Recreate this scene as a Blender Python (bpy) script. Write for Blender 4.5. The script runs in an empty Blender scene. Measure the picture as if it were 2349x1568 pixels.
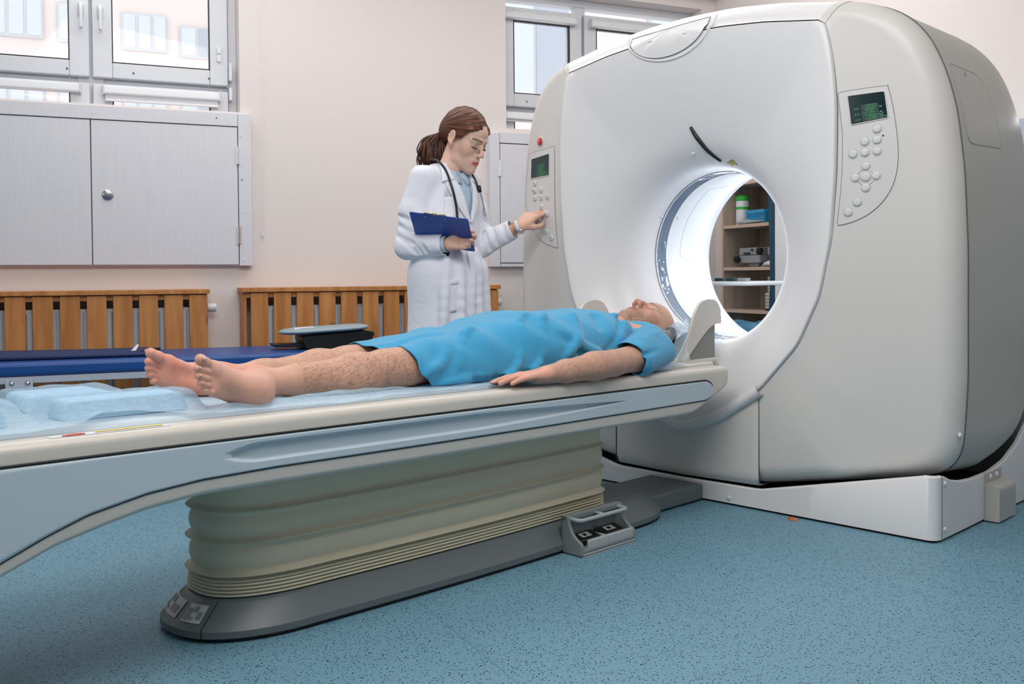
import bpy, bmesh, math, random
import numpy as np
from mathutils import Vector, Matrix
from mathutils.bvhtree import BVHTree
random.seed(7); rng = np.random.default_rng(7)
SC = bpy.context.scene
# ------------------------------------------------------------------ camera
EYE = 0.86
def set_camera():
    pt, rl = math.radians(1.2), math.radians(-0.45)
    fw = Vector((0, math.cos(pt), -math.sin(pt))); r0 = Vector((1, 0, 0)); u0 = r0.cross(fw)
    R = r0*math.cos(rl)+u0*math.sin(rl); U = -r0*math.sin(rl)+u0*math.cos(rl)
    cd = bpy.data.cameras.new('camera'); co = bpy.data.objects.new('camera', cd)
    SC.collection.objects.link(co)
    m = Matrix.Identity(4)
    for i in range(3):
        m[i][0] = R[i]; m[i][1] = U[i]; m[i][2] = -fw[i]
    m[0][3], m[1][3], m[2][3] = 0, 0, EYE
    co.matrix_world = m
    cd.sensor_width = 36; cd.lens = 36*2200/2349; cd.shift_y = -103/2349
    cd.clip_start = 0.05; cd.clip_end = 200
    SC.camera = co
set_camera()
# ------------------------------------------------------------------ frames
GB = Vector((0.705, 3.762, 0)); GA = math.radians(-45.7+0.0)   # scanner frame: x across, y into the bore
GROT = math.radians(45.7)-math.pi/2                             # angle of the across axis (-44.3)
gT = Vector((math.cos(math.radians(45.7)), -math.sin(math.radians(45.7)), 0))
gA = Vector((math.sin(math.radians(45.7)), math.cos(math.radians(45.7)), 0))
def frame(o, ax, ay):
    m = Matrix.Identity(4)
    for i in range(3):
        m[i][0] = ax[i]; m[i][1] = ay[i]; m[i][3] = o[i]
    return m
FG = frame(GB, gT, gA)
wd = math.radians(66.5)
FW = frame(Vector((0, 6.1, 0)), Vector((math.sin(wd), math.cos(wd), 0)), Vector((-math.cos(wd), math.sin(wd), 0)))
F0 = Matrix.Identity(4)
# right wall frame: x runs from the back corner toward the camera, y into the wall
URW = 1.555
cor = FW @ Vector((URW, 0, 0))
FR = frame(cor, Vector((math.cos(wd), -math.sin(wd), 0)), Vector((math.sin(wd), math.cos(wd), 0)))
# ------------------------------------------------------------------ light
SC.view_settings.view_transform = 'Standard'; SC.view_settings.look = 'None'
SC.view_settings.exposure = 0.55; SC.view_settings.gamma = 1.0; SC.view_settings.use_curve_mapping = False
W = bpy.data.worlds.new('sky'); SC.world = W; W.use_nodes = True
W.node_tree.nodes['Background'].inputs[0].default_value = (0.93, 0.96, 1.0, 1)
W.node_tree.nodes['Background'].inputs[1].default_value = 0.84
def area(name, loc, target, sx, sy, power, col=(1, 1, 1), spread=180):
    l = bpy.data.lights.new(name, 'AREA'); l.shape = 'RECTANGLE'; l.size = sx; l.size_y = sy
    l.energy = power; l.color = col; l.spread = math.radians(spread)
    o = bpy.data.objects.new(name, l); SC.collection.objects.link(o)
    o.location = loc; o.rotation_euler = (Vector(target)-Vector(loc)).to_track_quat('-Z', 'Y').to_euler()
    return o
area('window_daylight_left', (-3.9, 0.2, 2.5), (0.5, 3.6, 0.8), 3.0, 1.8, 22, (0.95, 0.97, 1.0))  # added soft fill from camera left; no window stands there
area('ceiling_lamp_light', (0.1, 1.6, 3.05), (0.3, 3.0, 0), 2.4, 2.0, 78, (1.0, 0.965, 0.93))
area('ceiling_lamp_light', (-0.9, 4.4, 3.05), (-0.9, 4.5, 0), 3.4, 1.0, 25, (1.0, 0.965, 0.93))
area('rear_room_lamp', (1.2, 4.9, 3.05), (1.6, 5.3, 0.9), 1.0, 0.8, 8, (1.0, 0.98, 0.95))  # unseen fill, added to brighten the shelving behind the scanner
area('bore_side_light', tuple(FG @ Vector((0.75, 1.75, 1.15))), tuple(FG @ Vector((-0.3, 0.3, 0.9))), 0.9, 0.9, 22, (0.95, 0.98, 1.0))  # added behind the scanner and aimed into the bore to brighten it
# ------------------------------------------------------------------ materials
def lin(c):
    return tuple(((v/255)/12.92 if v/255 <= 0.04045 else ((v/255+0.055)/1.055)**2.4) for v in c)
class NT:
    def __init__(s, name):
        s.m = bpy.data.materials.new(name); s.m.use_nodes = True
        s.n = s.m.node_tree.nodes; s.l = s.m.node_tree.links; s.b = s.n['Principled BSDF']
    def node(s, t, **k):
        x = s.n.new(t)
        for a, v in k.items():
            if a in x.inputs: x.inputs[a].default_value = v
            else: setattr(x, a, v)
        return x
    def link(s, a, b): s.l.new(a, b)
MATS = {}
def mat(name, rgb, rough=0.5, metal=0.0, spec=0.5, noise=0.04, scale=6.0, bump=0.0, bscale=200.0, emit=0, sss=0, coat=0, alpha=1, trans=0, coords='Object'):
    if name in MATS: return MATS[name]
    t = NT(name); c = lin(rgb); b = t.b
    b.inputs['Roughness'].default_value = rough; b.inputs['Metallic'].default_value = metal
    b.inputs['Specular IOR Level'].default_value = spec
    tc = t.node('ShaderNodeTexCoord')
    if noise > 0:
        nz = t.node('ShaderNodeTexNoise', Scale=scale, Detail=4.0)
        t.link(tc.outputs[coords], nz.inputs['Vector'])
        mx = t.node('ShaderNodeMix', data_type='RGBA')
        mx.inputs[6].default_value = tuple(v*(1-noise) for v in c)+(1,)
        mx.inputs[7].default_value = tuple(min(1, v*(1+noise)) for v in c)+(1,)
        t.link(nz.outputs['Fac'], mx.inputs[0]); t.link(mx.outputs[2], b.inputs['Base Color'])
    else:
        b.inputs['Base Color'].default_value = c+(1,)
    if bump > 0:
        nb = t.node('ShaderNodeTexNoise', Scale=bscale, Detail=3.0); t.link(tc.outputs[coords], nb.inputs['Vector'])
        bp = t.node('ShaderNodeBump', Strength=bump, Distance=0.002); t.link(nb.outputs['Fac'], bp.inputs['Height'])
        t.link(bp.outputs[0], b.inputs['Normal'])
    if emit:
        b.inputs['Emission Color'].default_value = c+(1,); b.inputs['Emission Strength'].default_value = emit
    if sss:
        b.inputs['Subsurface Weight'].default_value = sss; b.inputs['Subsurface Radius'].default_value = (0.01, 0.004, 0.002)
        b.inputs['Subsurface Scale'].default_value = 1.0
    if coat: b.inputs['Coat Weight'].default_value = coat
    if alpha < 1: b.inputs['Alpha'].default_value = alpha
    if trans: b.inputs['Transmission Weight'].default_value = trans
    MATS[name] = t.m; return t.m
M_wall = mat('wall_paint', (230, 221, 218), 0.85, noise=0.012, scale=1.5, bump=0.05, bscale=90)
M_ceil = mat('ceiling_paint', (235, 233, 230), 0.9, noise=0.01)
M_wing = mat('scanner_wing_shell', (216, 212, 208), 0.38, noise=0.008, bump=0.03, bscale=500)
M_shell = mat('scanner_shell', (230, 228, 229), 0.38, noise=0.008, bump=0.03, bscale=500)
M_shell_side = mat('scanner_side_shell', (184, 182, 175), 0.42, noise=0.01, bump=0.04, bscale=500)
M_liner = mat('bore_liner', (240, 242, 244), 0.35, noise=0.0)
M_cream = mat('cream_plastic', (206, 200, 192), 0.36, noise=0.012, bump=0.03, bscale=500)
M_blueg = mat('blue_grey_panel', (186, 200, 210), 0.34, noise=0.01, bump=0.02, bscale=500)
M_dark = mat('dark_gap', (14, 18, 20), 0.6, noise=0)
M_seam_light = mat('seam_light', (172, 170, 168), 0.5, noise=0)
M_seam = mat('seam_rubber', (92, 92, 92), 0.6, noise=0)
M_base = mat('grey_base_plastic', (100, 108, 110), 0.42, noise=0.03, scale=4, bump=0.05, bscale=300)
M_bellow = mat('bellows_rubber', (208, 200, 176), 0.55, noise=0.03, scale=4)
M_black = mat('black_plastic', (22, 24, 26), 0.4, noise=0)
M_chrome = mat('chrome', (200, 200, 205), 0.18, metal=1, noise=0)
M_whitep = mat('white_plastic', (226, 228, 232), 0.35, noise=0.0)
M_frame = mat('window_frame_white', (214, 216, 222), 0.35, noise=0.01)
M_button = mat('button_white', (214, 216, 214), 0.4, noise=0)
M_vinyl = mat('blue_vinyl', (20, 76, 148), 0.36, noise=0.05, scale=3, bump=0.06, bscale=60)
M_navy = mat('navy_cloth', (28, 46, 92), 0.7, noise=0.1, scale=12, bump=0.2, bscale=60)
M_metalw = mat('white_steel', (196, 200, 214), 0.4, noise=0)
M_rad = mat('radiator_enamel', (214, 216, 224), 0.4, noise=0.02)
M_skin = None
def wood(name, c1, c2, sc=1.0):
    t = NT(name); tc = t.node('ShaderNodeTexCoord'); mp = t.node('ShaderNodeMapping')
    mp.inputs['Scale'].default_value = (14*sc, 14*sc, 1.3*sc); t.link(tc.outputs['Object'], mp.inputs['Vector'])
    nz = t.node('ShaderNodeTexNoise', Scale=1.6, Detail=6.0, Distortion=0.6); t.link(mp.outputs[0], nz.inputs['Vector'])
    cr = t.node('ShaderNodeValToRGB'); cr.color_ramp.elements[0].position = 0.3; cr.color_ramp.elements[1].position = 0.7
    cr.color_ramp.elements[0].color = lin(c1)+(1,); cr.color_ramp.elements[1].color = lin(c2)+(1,)
    t.link(nz.outputs['Fac'], cr.inputs[0])
    n2 = t.node('ShaderNodeTexNoise', Scale=5.5, Detail=1.0); t.link(tc.outputs['Object'], n2.inputs['Vector'])
    c2r = t.node('ShaderNodeValToRGB'); c2r.color_ramp.elements[0].position = 0.735; c2r.color_ramp.elements[1].position = 0.79
    t.link(n2.outputs['Fac'], c2r.inputs[0])
    mx = t.node('ShaderNodeMix', data_type='RGBA'); t.link(c2r.outputs[0], mx.inputs[0]); t.link(cr.outputs[0], mx.inputs[6])
    mx.inputs[7].default_value = lin(tuple(v*0.5 for v in c1))+(1,); t.link(mx.outputs[2], t.b.inputs['Base Color'])
    t.b.inputs['Roughness'].default_value = 0.5
    MATS[name] = t.m; return t.m
M_wood = wood('alder_wood', (172, 106, 50), (208, 144, 80))
M_wood_dark = wood('shelf_laminate', (165, 148, 135), (185, 168, 154))
M_wood_edge = mat('shelf_edge', (206, 178, 158), 0.5, noise=0.05)
def woodgrain_paint():
    t = NT('white_grained_board'); tc = t.node('ShaderNodeTexCoord'); mp = t.node('ShaderNodeMapping')
    mp.inputs['Scale'].default_value = (60, 60, 4); t.link(tc.outputs['Object'], mp.inputs['Vector'])
    nz = t.node('ShaderNodeTexNoise', Scale=1.5, Detail=5.0, Distortion=0.4); t.link(mp.outputs[0], nz.inputs['Vector'])
    mx = t.node('ShaderNodeMix', data_type='RGBA'); t.link(nz.outputs['Fac'], mx.inputs[0])
    mx.inputs[6].default_value = lin((212, 212, 218))+(1,); mx.inputs[7].default_value = lin((224, 223, 229))+(1,)
    t.link(mx.outputs[2], t.b.inputs['Base Color']); t.b.inputs['Roughness'].default_value = 0.45
    bp = t.node('ShaderNodeBump', Strength=0.25, Distance=0.001); t.link(nz.outputs['Fac'], bp.inputs['Height']); t.link(bp.outputs[0], t.b.inputs['Normal'])
    return t.m
M_board = woodgrain_paint()
def floor_mat():
    t = NT('speckled_vinyl_floor'); tc = t.node('ShaderNodeTexCoord'); P = tc.outputs['Object']
    n1 = t.node('ShaderNodeTexNoise', Scale=1.3, Detail=3.0); t.link(P, n1.inputs['Vector'])
    mx = t.node('ShaderNodeMix', data_type='RGBA'); t.link(n1.outputs['Fac'], mx.inputs[0])
    mx.inputs[6].default_value = lin((100, 143, 163))+(1,); mx.inputs[7].default_value = lin((114, 155, 173))+(1,)
    n2 = t.node('ShaderNodeTexNoise', Scale=260.0, Detail=2.0); t.link(P, n2.inputs['Vector'])
    ml = t.node('ShaderNodeMix', data_type='RGBA', blend_type='OVERLAY'); ml.inputs[0].default_value = 0.22
    t.link(mx.outputs[2], ml.inputs[6]); t.link(n2.outputs['Fac'], ml.inputs[7])
    prev = ml.outputs[2]
    for sc, thr, keep, col, off in ((150.0, 0.27, 0.78, (26, 42, 56), 0.0), (210.0, 0.28, 0.80, (34, 52, 68), 7.3), (230.0, 0.20, 0.93, (170, 190, 198), 3.1)):
        mp = t.node('ShaderNodeMapping'); mp.inputs['Location'].default_value = (off, off*2, 0.37); t.link(P, mp.inputs['Vector'])
        v = t.node('ShaderNodeTexVoronoi', Scale=sc); v.distance = 'CHEBYCHEV'; t.link(mp.outputs[0], v.inputs['Vector'])
        lt = t.node('ShaderNodeMath', operation='LESS_THAN'); lt.inputs[1].default_value = thr; t.link(v.outputs['Distance'], lt.inputs[0])
        sp = t.node('ShaderNodeSeparateColor'); t.link(v.outputs['Color'], sp.inputs[0])
        gt = t.node('ShaderNodeMath', operation='GREATER_THAN'); gt.inputs[1].default_value = keep; t.link(sp.outputs[0], gt.inputs[0])
        mu = t.node('ShaderNodeMath', operation='MULTIPLY'); t.link(lt.outputs[0], mu.inputs[0]); t.link(gt.outputs[0], mu.inputs[1])
        m2 = t.node('ShaderNodeMix', data_type='RGBA'); t.link(mu.outputs[0], m2.inputs[0]); t.link(prev, m2.inputs[6])
        m2.inputs[7].default_value = lin(col)+(1,); prev = m2.outputs[2]
    t.link(prev, t.b.inputs['Base Color']); t.b.inputs['Roughness'].default_value = 0.5; t.b.inputs['Specular IOR Level'].default_value = 0.35
    return t.m
M_floor = floor_mat()
def sheet_mat(name, rgb, a=0.62):
    t = NT(name); t.b.inputs['Base Color'].default_value = lin(rgb)+(1,); t.b.inputs['Roughness'].default_value = 0.6
    tc = t.node('ShaderNodeTexCoord'); mp = t.node('ShaderNodeMapping'); mp.inputs['Scale'].default_value = (400, 60, 60)
    t.link(tc.outputs['Object'], mp.inputs['Vector'])
    nz = t.node('ShaderNodeTexNoise', Scale=1.0, Detail=3.0); t.link(mp.outputs[0], nz.inputs['Vector'])
    mr = t.node('ShaderNodeMapRange'); mr.inputs['From Min'].default_value = 0.3; mr.inputs['From Max'].default_value = 0.7
    mr.inputs['To Min'].default_value = a-0.08; mr.inputs['To Max'].default_value = a+0.08
    t.link(nz.outputs['Fac'], mr.inputs[0]); t.link(mr.outputs[0], t.b.inputs['Alpha'])
    bp = t.node('ShaderNodeBump', Strength=0.15, Distance=0.001); t.link(nz.outputs['Fac'], bp.inputs['Height']); t.link(bp.outputs[0], t.b.inputs['Normal'])
    return t.m
M_sheet = sheet_mat('disposable_sheet', (188, 218, 238), 0.40)
M_liner_bag = sheet_mat('bag_liner', (120, 190, 228), 0.6)
def glass_mat():
    t = NT('window_glass'); t.n.remove(t.b); out = t.n['Material Output']
    tr = t.node('ShaderNodeBsdfTransparent'); gl = t.node('ShaderNodeBsdfGlossy', Roughness=0.02)
    mx = t.node('ShaderNodeMixShader'); mx.inputs[0].default_value = 0.012
    t.link(tr.outputs[0], mx.inputs[1]); t.link(gl.outputs[0], mx.inputs[2]); t.link(mx.outputs[0], out.inputs[0]); return t.m
M_glass = glass_mat()
# ------------------------------------------------------------------ mesh helpers
OFF = {}; FRM = {}
class MB:
    def __init__(s): s.v = []; s.f = []
    def add(s, vs, fs):
        o = len(s.v); s.v += [tuple(p) for p in vs]; s.f += [tuple(i+o for i in f) for f in fs]; return s
    def box(s, x0, x1, y0, y1, z0, z1):
        vs = [(x, y, z) for x in (x0, x1) for y in (y0, y1) for z in (z0, z1)]
        return s.add(vs, [(0, 1, 3, 2), (4, 6, 7, 5), (0, 4, 5, 1), (2, 3, 7, 6), (0, 2, 6, 4), (1, 5, 7, 3)])
    def prism(s, poly, a0, a1, axes='xz'):
        """extrude a closed polygon given in two axes along the third one"""
        n = len(poly); vs = []
        for a in (a0, a1):
            for p, q in poly:
                vs.append({'xz': (p, a, q), 'yz': (a, p, q), 'xy': (p, q, a)}[axes])
        fs = [tuple(range(n)), tuple(range(2*n-1, n-1, -1))]+[(i, i+n, (i+1) % n+n, (i+1) % n) for i in range(n)]
        return s.add(vs, fs)
    def loft(s, rings, cap=(True, True), closed=True, loop=False):
        n = len(rings[0]); vs = [p for r in rings for p in r]; fs = []
        m = len(rings)
        for k in range(m if loop else m-1):
            k2 = (k+1) % m
            for i in range(n if closed else n-1):
                j = (i+1) % n; fs.append((k*n+i, k*n+j, k2*n+j, k2*n+i))
        if closed and not loop:
            if cap[0]: fs.append(tuple(range(n-1, -1, -1)))
            if cap[1]: fs.append(tuple((m-1)*n+i for i in range(n)))
        return s.add(vs, fs)
    def tube(s, pts, r, n=10, cap=True, loop=False):
        P = [Vector(p) for p in pts]; rs = r if isinstance(r, (list, tuple)) else [r]*len(P)
        rings = []; up = None
        for i, p in enumerate(P):
            if loop: d = (P[(i+1) % len(P)]-P[i-1]).normalized()
            else: d = (P[min(i+1, len(P)-1)]-P[max(i-1, 0)]).normalized()
            if up is None: up = d.orthogonal().normalized()
            else:
                up = up-d*up.dot(d)
                up = up.normalized() if up.length > 1e-6 else d.orthogonal().normalized()
            w = d.cross(up)
            rings.append([tuple(p+(up*math.cos(a)+w*math.sin(a))*rs[i]) for a in [2*math.pi*k/n for k in range(n)]])
        return s.loft(rings, (cap, cap), True, loop)
    def lathe(s, prof, c=(0, 0, 0), ax='z', n=32, caps=(True, True)):
        rings = []
        for r, h in prof:
            ring = []
            for k in range(n):
                a = 2*math.pi*k/n; x, y = r*math.cos(a), r*math.sin(a)
                ring.append({'z': (c[0]+x, c[1]+y, c[2]+h), 'y': (c[0]+x, c[1]+h, c[2]+y), 'x': (c[0]+h, c[1]+x, c[2]+y)}[ax])
            rings.append(ring)
        return s.loft(rings, caps)
    def ball(s, c, r, n=16, m=10):
        rr = r if isinstance(r, (tuple, list)) else (r, r, r)
        rings = [[(c[0]+rr[0]*math.sin(math.pi*j/m)*math.cos(2*math.pi*k/n), c[1]+rr[1]*math.sin(math.pi*j/m)*math.sin(2*math.pi*k/n), c[2]-rr[2]*math.cos(math.pi*j/m)) for k in range(n)] for j in range(1, m)]
        return s.loft(rings)
def link_mesh(name, me, m, parent, fr, base, smooth):
    o = bpy.data.objects.new(name, me); SC.collection.objects.link(o)
    if m:
        for x in (m if isinstance(m, (list, tuple)) else [m]): me.materials.append(x)
    if parent is not None: o.parent = parent
    else:
        o.matrix_world = fr @ Matrix.Translation(base)
        FRM[o.name] = fr; OFF[o.name] = Vector(base)
    if parent is not None:
        FRM[o.name] = FRM[parent.name]; OFF[o.name] = OFF[parent.name]
    if smooth and len(me.polygons):
        me.polygons.foreach_set('use_smooth', [True]*len(me.polygons))
    return o
def obj(name, mb, m, parent=None, fr=F0, base=None, smooth=False, bevel=0, bseg=3, auto=None, kind=None, subd=0, solid=0, weld=False):
    """one mesh object; coordinates of mb are in the frame (the parent's frame when it has a parent)"""
    vs = mb.v
    if parent is not None: off = OFF[parent.name]
    elif base is not None: off = Vector(base)
    else:
        a = np.array(vs); off = Vector(((a[:, 0].min()+a[:, 0].max())/2, (a[:, 1].min()+a[:, 1].max())/2, a[:, 2].min()))
    me = bpy.data.meshes.new(name)
    me.from_pydata([(p[0]-off[0], p[1]-off[1], p[2]-off[2]) for p in vs], [], mb.f); me.update()
    bm = bmesh.new(); bm.from_mesh(me)
    if weld: bmesh.ops.remove_doubles(bm, verts=bm.verts, dist=1e-5)
    bmesh.ops.recalc_face_normals(bm, faces=bm.faces); bm.to_mesh(me); bm.free()
    o = link_mesh(name, me, m, parent, fr, off, smooth)
    if solid:
        md = o.modifiers.new('solid', 'SOLIDIFY'); md.thickness = solid; md.offset = 0
    if bevel:
        md = o.modifiers.new('bevel', 'BEVEL'); md.width = bevel; md.segments = bseg; md.limit_method = 'ANGLE'; md.angle_limit = math.radians(40)
        md.harden_normals = False
        me.polygons.foreach_set('use_smooth', [True]*len(me.polygons))
        wn = o.modifiers.new('wn', 'WEIGHTED_NORMAL'); wn.keep_sharp = False
    if subd:
        md = o.modifiers.new('sub', 'SUBSURF'); md.levels = subd; md.render_levels = subd
    if auto is not None:
        me.polygons.foreach_set('use_smooth', [True]*len(me.polygons))
        bm = bmesh.new(); bm.from_mesh(me)
        for e in bm.edges:
            if len(e.link_faces) == 2 and e.calc_face_angle(0) > math.radians(auto): e.smooth = False
        bm.to_mesh(me); bm.free()
    if kind: o['kind'] = kind
    return o
def thing(name, label, cat, base=(0, 0, 0), fr=F0, group=None):
    o = bpy.data.objects.new(name, None); SC.collection.objects.link(o); o.empty_display_size = 0.05
    o.matrix_world = fr @ Matrix.Translation(base); OFF[o.name] = Vector(base); FRM[o.name] = fr
    return tag(o, label, cat, group)
def tag(o, label, cat, group=None, kind=None):
    o['label'] = label; o['category'] = cat
    if group: o['group'] = group
    if kind: o['kind'] = kind
    return o
def struct(name, mb, m, fr=F0, **k): return obj(name, mb, m, None, fr, kind='structure', **k)
def lerp(a, b, t): return a+(b-a)*t
def pw(x, tab):
    """piecewise linear table"""
    return float(np.interp(x, [p[0] for p in tab], [p[1] for p in tab]))
def catmull(pts, n=8, loop=False):
    P = [Vector(p) for p in pts]; out = []; m = len(P)
    for i in range(m if loop else m-1):
        if loop: a, b, c, d = P[i-1], P[i], P[(i+1) % m], P[(i+2) % m]
        else: a, b, c, d = P[max(i-1, 0)], P[i], P[i+1], P[min(i+2, m-1)]
        for k in range(n):
            t = k/n
            out.append(0.5*((2*b)+(c-a)*t+(2*a-5*b+4*c-d)*t*t+(3*b-a-3*c+d)*t**3))
    if not loop: out.append(P[-1])
    return out
def rpoly(pts, r, n=5):
    """rounded polygon"""
    out = []; m = len(pts)
    for i in range(m):
        p = Vector((*pts[i], 0)); a = Vector((*pts[i-1], 0)); b = Vector((*pts[(i+1) % m], 0))
        rr = r[i] if isinstance(r, (list, tuple)) else r
        da, db = (a-p), (b-p); rr = min(rr, da.length*0.49, db.length*0.49)
        p0 = p+da.normalized()*rr; p1 = p+db.normalized()*rr
        for k in range(n+1):
            t = k/n; q = p0*(1-t)**2+p*2*t*(1-t)+p1*t*t; out.append((q.x, q.y))
    return out
# ------------------------------------------------------------------ room
_fp = [FW @ Vector((-6.3, 0.02, 0)), FW @ Vector((URW+0.02, 0.02, 0)), FR @ Vector((9, 0.02, 0)), Vector((6, -3, 0)), Vector((-6, -3, 0))]
fl = MB().add([tuple(p) for p in _fp], [(0, 1, 2, 3, 4)])
struct('floor', fl, M_floor, base=(0, 0, 0))
obj_seam = MB()
a = FG @ Vector((0.16, -1.53, 0)); b = FG @ Vector((0.95, -1.78, 0))
dd = (b-a).normalized(); nn = Vector((-dd.y, dd.x, 0))*0.0015
M_fseam = mat('floor_weld', (96, 138, 156), 0.5, noise=0)
struct('trim_1', MB().add([a-nn+Vector((0, 0, .0006)), a+nn+Vector((0, 0, .0006)), b+nn+Vector((0, 0, .0006)), b-nn+Vector((0, 0, .0006))], [(0, 1, 2, 3)]), M_fseam)
CH = 3.15
rp = [FW @ Vector((-6.3, 0.3, 0)), FW @ Vector((URW+0.3, 0.3, 0)), FR @ Vector((9, 0.3, 0)), Vector((6, -3, 0)), Vector((-6, -3, 0))]
struct('ceiling', MB().prism([(p.x, p.y) for p in rp], CH, CH+0.1, 'xy'), M_ceil)
# back wall with two window openings, in the wall frame (x along the wall, y into it)
wins = [(-5.6, -1.665, 1.80, 3.0), (-0.03, 1.45, 1.80, 2.70)]
WT = 0.30
bw = MB()
xs = [-6.2, -5.6, -1.665, -0.03, 1.45, URW+0.0]
for i in range(5):
    x0, x1 = xs[i], xs[i+1]
    w = [q for q in wins if abs(q[0]-x0) < 1e-3]
    if w: bw.box(x0, x1, 0, WT, 0, w[0][2]); bw.box(x0, x1, 0, WT, w[0][3], CH)
    else: bw.box(x0, x1, 0, WT, 0, CH)
struct('wall_back', bw, M_wall, FW)
# right wall with an opening for the unseen window behind the scanner
rw = MB()
for x0, x1, z0, z1 in ((-0.3, 1.65, 0, CH), (2.25, 9, 0, CH)): rw.box(x0, x1, 0, 0.3, z0, z1)
rw.box(1.65, 2.25, 0, 0.3, 0, 0.8); rw.box(1.65, 2.25, 0, 0.3, 1.7, CH)
struct('wall_right', rw, M_wall, FR)
struct('wall_left', MB().box(-6.0, -5.75, -3, 3.6, 0, CH), M_wall)
struct('wall_front', MB().box(-6, 6, -3, -2.9, 0, CH), M_wall)
# beam box above the right-hand window
struct('trim_2', MB().box(-0.03, URW, -0.16, 0.0, 2.78, CH), M_wall, FW, bevel=0.01)
struct('trim_3', MB().box(0.0, URW, -0.17, -0.16, 2.80, 2.86), M_frame, FW, bevel=0.004)
def sash(mb, x0, x1, z0, z1, y0=0.10, y1=0.17, w=0.10, bz=0.09):
    """frame of four bars round a pane"""
    mb.box(x0, x0+w, y0, y1, z0, z1); mb.box(x1-w, x1, y0, y1, z0, z1)
    mb.box(x0+w, x1-w, y0, y1, z0, z0+bz); mb.box(x0+w, x1-w, y0, y1, z1-bz, z1)
def window(n, x0, x1, z0, z1, cols, rows, fr=FW, w=0.1):
    root = struct('window_%d' % n, frame_mb(x0, x1, z0, z1), M_frame, fr, bevel=0.004)
    for k, (cx0, cx1) in enumerate(cols):
        for (rz0, rz1, kind) in rows:
            mb = MB(); bz = 0.085 if kind == 'top' else 0.05
            sash(mb, cx0, cx1, rz0, rz1, 0.10, 0.165, w, bz)
            s = obj('sash', mb, M_frame, root, bevel=0.006)
            g = MB().box(cx0+w, cx1-w, 0.128, 0.134, rz0+bz, rz1-bz); obj('pane', g, M_glass, s)
            gk = MB()
            gx0, gx1, gz0, gz1 = cx0+w, cx1-w, rz0+bz, rz1-bz; q = 0.004
            gk.box(gx0, gx0+q, 0.10, 0.128, gz0, gz1); gk.box(gx1-q, gx1, 0.10, 0.128, gz0, gz1)
            gk.box(gx0, gx1, 0.10, 0.128, gz0, gz0+q); gk.box(gx0, gx1, 0.10, 0.128, gz1-q, gz1)
            obj('gasket', gk, M_dark, s)
            if kind == 'top':
                for sx in (cx0+0.22*(cx1-cx0)+0.05, cx1-0.12*(cx1-cx0)-0.02):
                    obj('screw_cap', MB().lathe([(0.0055, 0), (0.0055, -0.003), (0.001, -0.0035)], (sx, 0.10, rz0+0.035), 'y', 12), M_seam, s)
    return root
def frame_mb(x0, x1, z0, z1):
    mb = MB(); e = 0.045
    mb.box(x0, x0+e, 0.13, 0.22, z0, z1); mb.box(x1-e, x1, 0.13, 0.22, z0, z1)
    mb.box(x0+e, x1-e, 0.13, 0.22, z0, z0+e); mb.box(x0+e, x1-e, 0.13, 0.22, z1-e, z1)
    mb.box(x0+e, x1-e, 0.15, 0.21, 1.925, 1.962)
    return mb
w1 = window(1, -5.6, -1.665, 1.74, 3.0, [(-3.98, -3.21), (-3.2, -2.44), (-2.425, -1.715)], [(1.962, 2.98, 'top'), (1.70, 1.928, 'low')])
mul = MB().box(-2.50, -2.37, 0.14, 0.21, 1.78, 2.97); obj('mullion', mul, M_frame, w1, bevel=0.004)
w2 = window(2, -0.03, 1.45, 1.74, 2.70, [(-0.02, 0.565), (0.585, 1.43)], [(1.962, 2.60, 'top'), (1.70, 1.928, 'low')], w=0.09)
obj('mullion', MB().box(0.54, 0.61, 0.14, 0.21, 1.78, 2.68), M_frame, w2, bevel=0.004)
w3 = struct('window_3', MB().box(1.65, 1.71, 0.1, 0.2, 0.8, 1.7).box(2.19, 2.25, 0.1, 0.2, 0.8, 1.7).box(1.71, 2.19, 0.1, 0.2, 0.8, 0.86).box(1.71, 2.19, 0.1, 0.2, 1.64, 1.7), M_frame, FR, bevel=0.004)  # unseen window, put in to let light reach the bore
obj('pane', MB().box(1.71, 2.19, 0.14, 0.146, 0.86, 1.64), M_glass, w3)
# handles on the two tall sashes of the left window
def handle(x, z, name='handle'):
    mb = MB().prism(rpoly([(x-0.014, z-0.04), (x+0.014, z-0.04), (x+0.014, z+0.04), (x-0.014, z+0.04)], 0.012), 0.092, 0.10)
    mb.tube(catmull([(x, 0.095, z+0.015), (x, 0.062, z+0.012), (x, 0.056, z-0.02), (x, 0.058, z-0.11)], 5), [0.011]*6+[0.010]*5+[0.009]*5, 10)
    return obj(name, mb, M_whitep, w1, smooth=True)
handle(-2.479, 2.32); handle(-2.383, 2.315)
# small chain guides of the blinds on the right stile
for z in (2.115, 2.16):
    obj('cord_guide', MB().prism(rpoly([(-1.775, z-0.02), (-1.757, z-0.02), (-1.757, z+0.02), (-1.775, z+0.02)], 0.009), 0.085, 0.10), M_whitep, w1)
for z, l in ((1.99, 0.10), (1.88, 0.07)):
    obj('hinge', MB().box(-1.713, -1.695, 0.075, 0.13, z, z+l), M_whitep, w1, bevel=0.004)
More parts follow.
